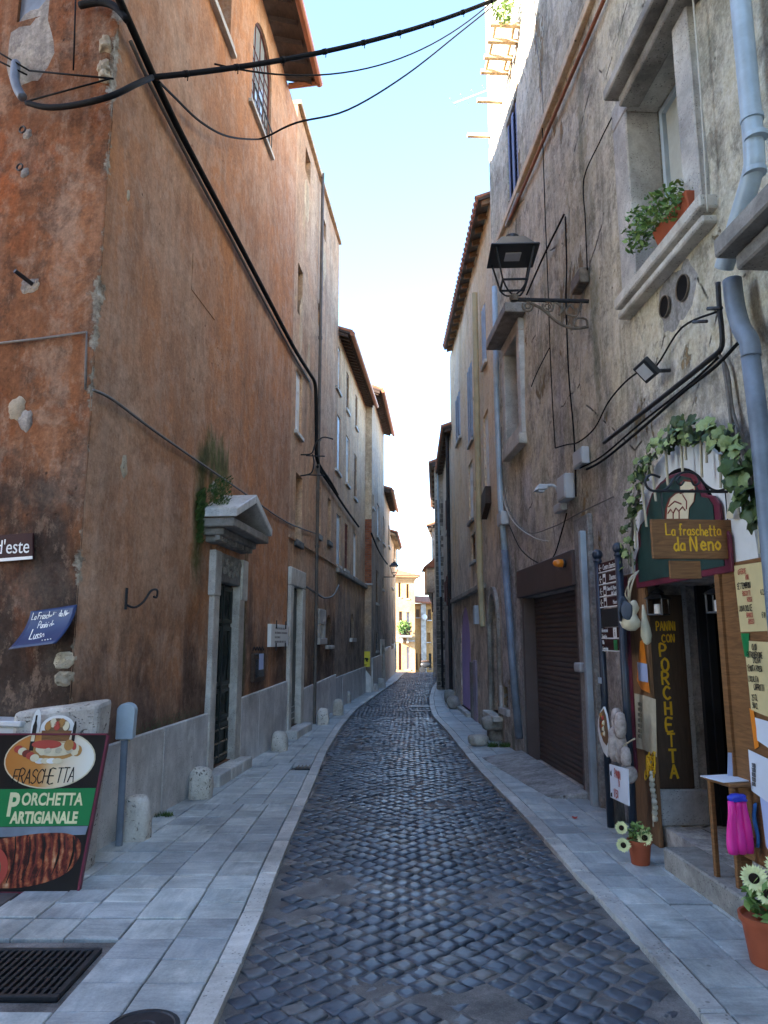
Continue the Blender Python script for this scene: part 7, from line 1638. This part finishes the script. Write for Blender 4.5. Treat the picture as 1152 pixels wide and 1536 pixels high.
text(FB, -.215, Hb - .505, .0022, 'P', .20, 'ywhite', sbd, bold=.006, sx=.72); text(FB, -.128, Hb - .44, .0022, 'ORCHETTA', .106, 'ywhite', sbd, bold=.003, sx=.725); text(FB, -.178, Hb - .55, .0022, 'ARTIGIANALE', .098, 'ywhite', sbd, bold=.004, sx=.715)
def roast_mat():
    n = NT('roast_print', .4, .4); p = n.mapv(n.pos, loc=(2.28, 0, 0)); w = n.n('TexWave'); w.wave_type = 'BANDS'; w.bands_direction = 'X'; w.inputs['Scale'].default_value = 6.5; w.inputs['Distortion'].default_value = 7; w.inputs['Detail'].default_value = 6; w.inputs['Detail Scale'].default_value = 1.8
    n.L(n.mapv(p, (1, .2, .45), rot=(0, .25, 0)), w.inputs[0]); g = n.noise(p, 18, 10, .75); v = n.noise(p, 4.5, 8, .7)
    f = n.math('ADD', n.math('ADD', n.math('MULTIPLY', w.outputs['Fac'], .16), n.math('MULTIPLY', g, .40)), n.math('MULTIPLY', v, .44)); n.col(n.ramp(f, [(.30, (.010, .005, .005)), (.42, (.05, .012, .010)), (.5, (.17, .030, .018)), (.58, (.34, .085, .035)), (.68, (.50, .24, .12)), (.75, (.6, .42, .28))])); return n.m
def stuffing_mat():
    n = NT('stuffing_print', .4, .5); n.col(n.ramp(n.noise(n.pos, 22, 8, .7), [(.35, (.02, .025, .012)), (.5, (.12, .10, .04)), (.65, (.36, .27, .12))])); return n.m
pr([(Lb + .02, Hb - .578), (Rb - .04, Hb - .568), (Rb - .05, Hb - .62), (Lb + .02, Hb - .64)], 'pipe2', .0006)
pr([(p_.x, p_.y) for p_ in smooth_path([(Lb + .05, .03, 0), (-.1, .02, 0), (.10, .05, 0), (.24, .11, 0), (.305, .20, 0), (.30, .29, 0), (.22, .34, 0), (.06, .345, 0), (-.12, .325, 0), (-.28, .30, 0), (Lb + .05, .27, 0)], 4)], roast_mat(), .0012)
for i in range(9):
    x = -.14 + i * .047; pr([(x, .05 + i * .008), (x + .006, .05 + i * .008), (x + .035, .16 + i * .006), (x + .03, .26 + i * .004), (x + .015, .325), (x + .009, .325), (x + .022, .25), (x + .026, .16)], 'wineline' if i % 2 else 'printblack', .0026)
pr(el(-.30, .13, .16, .145), 'redl', .0038); pr(el(-.31, .125, .125, .115), stuffing_mat(), .0052)
# stone block behind the board, pole with grey box
blk = thing('corner_block', (-2.0, 5.6, 0), 'pitted travertine block with pale worn top at the chipped corner behind the menu board', 'stone block')
m = MB(); x0, x1 = -2.62, -2.0
vs = [(x0, 5.32, 0), (x1 - .06, 5.34, 0), (x1 - .06, 5.60, 0), (x0, 5.75, 0), (x0 + .02, 5.30, 1.10), (x1, 5.32, 1.16), (x1, 5.58, 1.18), (x0, 5.7, 1.10)]
m.hexa([Vector(v) for v in vs]); m.build('stone', M['pitted'], blk, bevel=.035)
pg = Vector((-2.06, 6.06, .026)); pole = thing('meter_pole', pg, 'grey pole with a rounded grey box on top beside the left guard stone', 'pole')
MB().tube([pg, pg + Vector((-.005, 0, .93))], .028, 10).build('post', M['pipe2'], pole); FPo = Fr(pg, (1, .1, 0), (0, 0, 1), (.1, -1, 0))
MB().poly(FPo, [(-.065, .80), (.07, .80), (.075, 1.02)] + el(.005, 1.02, .07, .06, 10, 0, math.pi) + [(-.065, 1.02)], -.05, .06).build('box', M['pipe'], pole, bevel=.008)
m = MB(); m.tube([pg + Vector((.034 * math.cos(a), .034 * math.sin(a), .78 + .004 * a)) for a in [i * .6 for i in range(30)]], .006, 5); m.build('string', M['rope'], pole)
cb_ = thing('utility_cabinet', FS.P(.75, .85, .1), 'grey utility cabinet top showing behind the menu board at the left edge', 'cabinet'); a, b = FS.px(33, 1090, .2); MB().box(FS, a, a + .8, .05, b, .0, .22).build('casing', M['box'], cb_, bevel=.012); MB().box(FS, a - .03, a + .83, b, b + .04, -.0, .25).build('lid', M['box'], cb_, bevel=.008)
# ---------------------------------------------------------------- guard stones along the left wall
def guard(px, py, w_, h, lab, sdx):
    b = ground(px, py, .026); t = thing('guard_stone', b, lab, 'guard stone', 'rounded guard stones along the left wall'); m = MB(); n = 9
    prof = [(1.0, 0), (.99, .35), (.95, .65), (.86, .84), (.62, .96), (.3, 1.0)]; N_ = 18
    for r_, z in prof:
        for j in range(N_):
            a = 2 * math.pi * j / N_; c_, s_ = math.cos(a), math.sin(a); e = .62
            x = math.copysign(abs(c_) ** e, c_) * w_ * .5 * r_; y = math.copysign(abs(s_) ** e, s_) * w_ * .42 * r_
            k = 1 + .14 * noise.noise(Vector((c_ * 1.5 + sdx, s_ * 1.5, z * 2))) + .05 * noise.noise(Vector((c_ * 5 + sdx, s_ * 5, z * 6))); m.v.append(b + Vector((x * k, y * k + w_ * .3, z * h * (1 + .04 * noise.noise(Vector((c_, s_, sdx))))))); m.r.append(R() * 0)
    for i in range(len(prof) - 1):
        for j in range(N_): m.f.append((i * N_ + j, i * N_ + (j + 1) % N_, (i + 1) * N_ + (j + 1) % N_, (i + 1) * N_ + j))
    m.f.append(tuple((len(prof) - 1) * N_ + j for j in range(N_))); m.build('stone', M['pitted'], t, smooth=True)
for px, py, w_, h, lab in ((197, 1262, .235, .335, 'largest pitted guard stone beside the grey pole at the left corner'), (298, 1199, .235, .30, 'pale guard stone just before the step of the pedimented door'), (418, 1127, .24, .27, 'guard stone between the two doorsteps on the left'), (484, 1087, .23, .30, 'guard stone just past the second marble doorframe'), (507, 1073, .24, .33, 'taller guard stone behind the drainpipe of the tan house'), (519, 1055, .25, .30, 'small pale guard stone before the yellow sign'), (562, 1037.5, .24, .24, 'small far guard stone just past the marble slab under the yellow sign'), (572, 1032, .28, .32, 'farthest guard stone on the left beside the narrow doorframe')):
    guard(px, py, w_, h, lab, px * .37)
# boulders and blocks on the right
def rock(px, py, s, lab, seed, lift=0.0, sq=.65, mat='greystone', name='stone_block', cat='stone block', group=None):
    b = ground(px, py, .026); t = thing(name, b, lab, cat, group); MB().blob(b + Vector((0, s[1], s[2] * .96 + lift)), s, seed, .14, 3, sq, .05).build('stone', M[mat], t, smooth=True)
rock(719, 1120, (.155, .12, .085), 'low worn stone block on the pavement edge before the lilac door', 3)
rock(741, 1113, (.17, .15, .115), 'raised worn stone seat beside the arched doorway on the right', 8, .16); b = ground(747, 1113, .02); bl2 = thing('rubble_heap', b, 'dark rubble heap under the raised stone seat', 'rubble'); MB().box(Fr(b, (1, 0, 0), (0, 0, 1), (0, -1, 0)), -.12, .16, 0, .2, -.4, -.08).build('rubble', M['oldbrick'], bl2, bevel=.02)
rock(681, 1064, (.15, .13, .155), 'rounded boulder against the right wall past the lilac door', 13, 0, .8, name='boulder', cat='boulder'); rock(676, 1055, (.15, .13, .17), 'squarish boulder just behind the rounded boulder', 15, 0, .6, name='boulder', cat='boulder')
def tuft(px, py, rx, n, lab, h=.09):
    b = ground(px, py, .026); t = thing('weeds', b, lab, 'weeds'); m = MB()
    for i in range(n):
        a = rr(0, 6.28); r_ = rx * math.sqrt(R()); p = b + Vector((r_ * math.cos(a), r_ * .6 * math.sin(a), 0)); d_ = Vector((rr(-.5, .5), rr(-.5, .5), 1)).normalized(); s_ = Vector((math.cos(a), math.sin(a), 0)); L = h * rr(.4, 1); m.rv = R(); m.add([p - s_ * .006, p + s_ * .006, p + d_ * L], [(0, 1, 2)])
    m.build('blades', M['moss'], t)
tuft(748, 1120, .17, 320, 'green weeds at the foot of the raised stone seat'); tuft(778, 1138, .13, 160, 'small weeds where the garage pier meets the pavement', .06); tuft(240, 1224, .12, 140, 'little weeds at the foot of the left plinth between two guard stones', .05); tuft(285, 1192, .06, 60, 'tiny weeds behind the pale guard stone', .05)
for i, (x0, x1, y_) in enumerate(((200, 296, 1098),)):
    m = MB()
    for j in range(420):
        x = rr(192, 300); y = 1108 - (x - 190) * .335 + rr(-16, 2) * R() - 1; p = W(FL, x, y, rr(.0, .05)); d_ = (FL.n * rr(.1, .6) + Vector((0, 0, 1)) + FL.t * rr(-.6, .6)).normalized(); m.rv = R(); L = rr(.01, .035); m.add([p - FL.t * .006, p + FL.t * .006, p + d_ * L], [(0, 1, 2)])
    tag(m.build('moss', M['moss'], corner), kind='stuff')
# ---------------------------------------------------------------- metalwork in the ground
x0, x1, y0, y1 = grate_box; gt = thing('drain_grate', ((x0 + x1) / 2, (y0 + y1) / 2, .02), 'large dark iron drain grate in the left pavement at the lower left corner', 'drain grate')
MB().quad((x0, y0, -.0 + .006), (x1, y0, .006), (x1, y1, .006), (x0, y1, .006)).build('pit', M['dark'], gt)
GF = Fr((x0, y0, 0), (1, 0, 0), (0, 1, 0), (0, 0, 1)); W_, H_ = x1 - x0, y1 - y0
m = MB(); m.box(GF, 0, W_, 0, .03, .007, .030); m.box(GF, 0, W_, H_ - .03, H_, .007, .030); m.box(GF, 0, .03, .03, H_ - .03, .007, .030); m.box(GF, W_ - .03, W_, .03, H_ - .03, .007, .030); m.build('frame', M['iron'], gt, bevel=.003)
nb = int(W_ / .038)
for i in range(nb): a = .035 + (W_ - .07) * (i + .5) / nb; MB().box(GF, a - .008, a + .008, .03, H_ - .03, .008, .027).build('bar', M['iron'], gt)
m = MB()
for i in range(1, 5): z = H_ * i / 5; m.box(GF, .03, W_ - .03, z - .006, z + .006, .008, .020)
m.build('cross_bar', M['iron'], gt)
x0, x1, y0, y1 = drain_box; dd_ = thing('drain_cover', (dg.x, dg.y, .02), 'small rectangular iron drain cover in the left pavement near the kerb', 'drain cover'); GF = Fr((x0, y0, 0), (1, 0, 0), (0, 1, 0), (0, 0, 1)); W_, H_ = x1 - x0, y1 - y0
MB().box(GF, 0, W_, 0, H_, .004, .020).build('plate', M['iron'], dd_)
for i in range(7): a = .03 + (W_ - .06) * i / 6; MB().box(GF, a - .008, a + .008, .02, H_ - .02, .0202, .026).build('rib', M['rustiron'], dd_)
c = ground(214, 1540, .03); mc = thing('manhole_cover', c, 'round iron cover at the bottom edge of the left pavement', 'manhole cover'); MB().lathe(c + Vector((0, 0, -.02)), [(.15, 0), (.15, .020), (.13, .023), (.125, .018), (.08, .018), (.075, .023), (.05, .023), (.045, .018), (.001, .018)], 26).build('cover', M['iron'], mc)
for lab, x, y, w_, h in (('larger dark rectangular manhole cover in the cobbles by the right kerb', 634, 1060, .36, .62), ('smaller dark manhole cover in the cobbles just nearer the viewer', 636, 1067, .3, .25)):
    c = ground(x, y); mh = thing('manhole_cover', c, lab, 'manhole cover', None); GF = Fr(c, (1, 0, 0), (0, 1, 0), (0, 0, 1)); MB().box(GF, -w_, w_, -h * .5, h * .5, -.01, .012).build('plate', M['iron'], mh, bevel=.004); MB().box(GF, -w_ + .04, w_ - .04, -h * .5 + .04, h * .5 - .04, .0122, .016).build('tread', M['iron'], mh)
b = ground(862, 1228, .028); lf = thing('fallen_leaf', b, 'single red fallen leaf on the right pavement', 'leaf'); m = MB()
m.add([b + Vector((.045 * math.cos(a) * k, .045 * math.sin(a) * k, .004 + .012 * R())) for a, k in [(i * math.pi / 5, 1 if i % 2 else .45) for i in range(10)]], [tuple(range(10))]); m.build('blade', M['redl'], lf)
b = ground(172, 1296, .028); 
# rooftop antenna beyond the right roofline
an = FR2.P(1.0, zr2 + .6, -.6); ant = thing('roof_antenna', an, 'thin pale television antenna above the right roofs against the sky', 'antenna'); m = MB(); m.tube([an, an + Vector((0, 0, 2.6))], .015, 6); m.tube([an + Vector((.2, -.2, 2.5)), an + Vector((-1.0, .8, 2.75))], .012, 6)
for i in range(7): c = (an + Vector((.2, -.2, 2.5))).lerp(an + Vector((-1.0, .8, 2.75)), i / 6); m.tube([c - Vector((.1, .14, 0)), c + Vector((.1, .14, 0))], .006, 4)
m.build('mast', M['box'], ant)
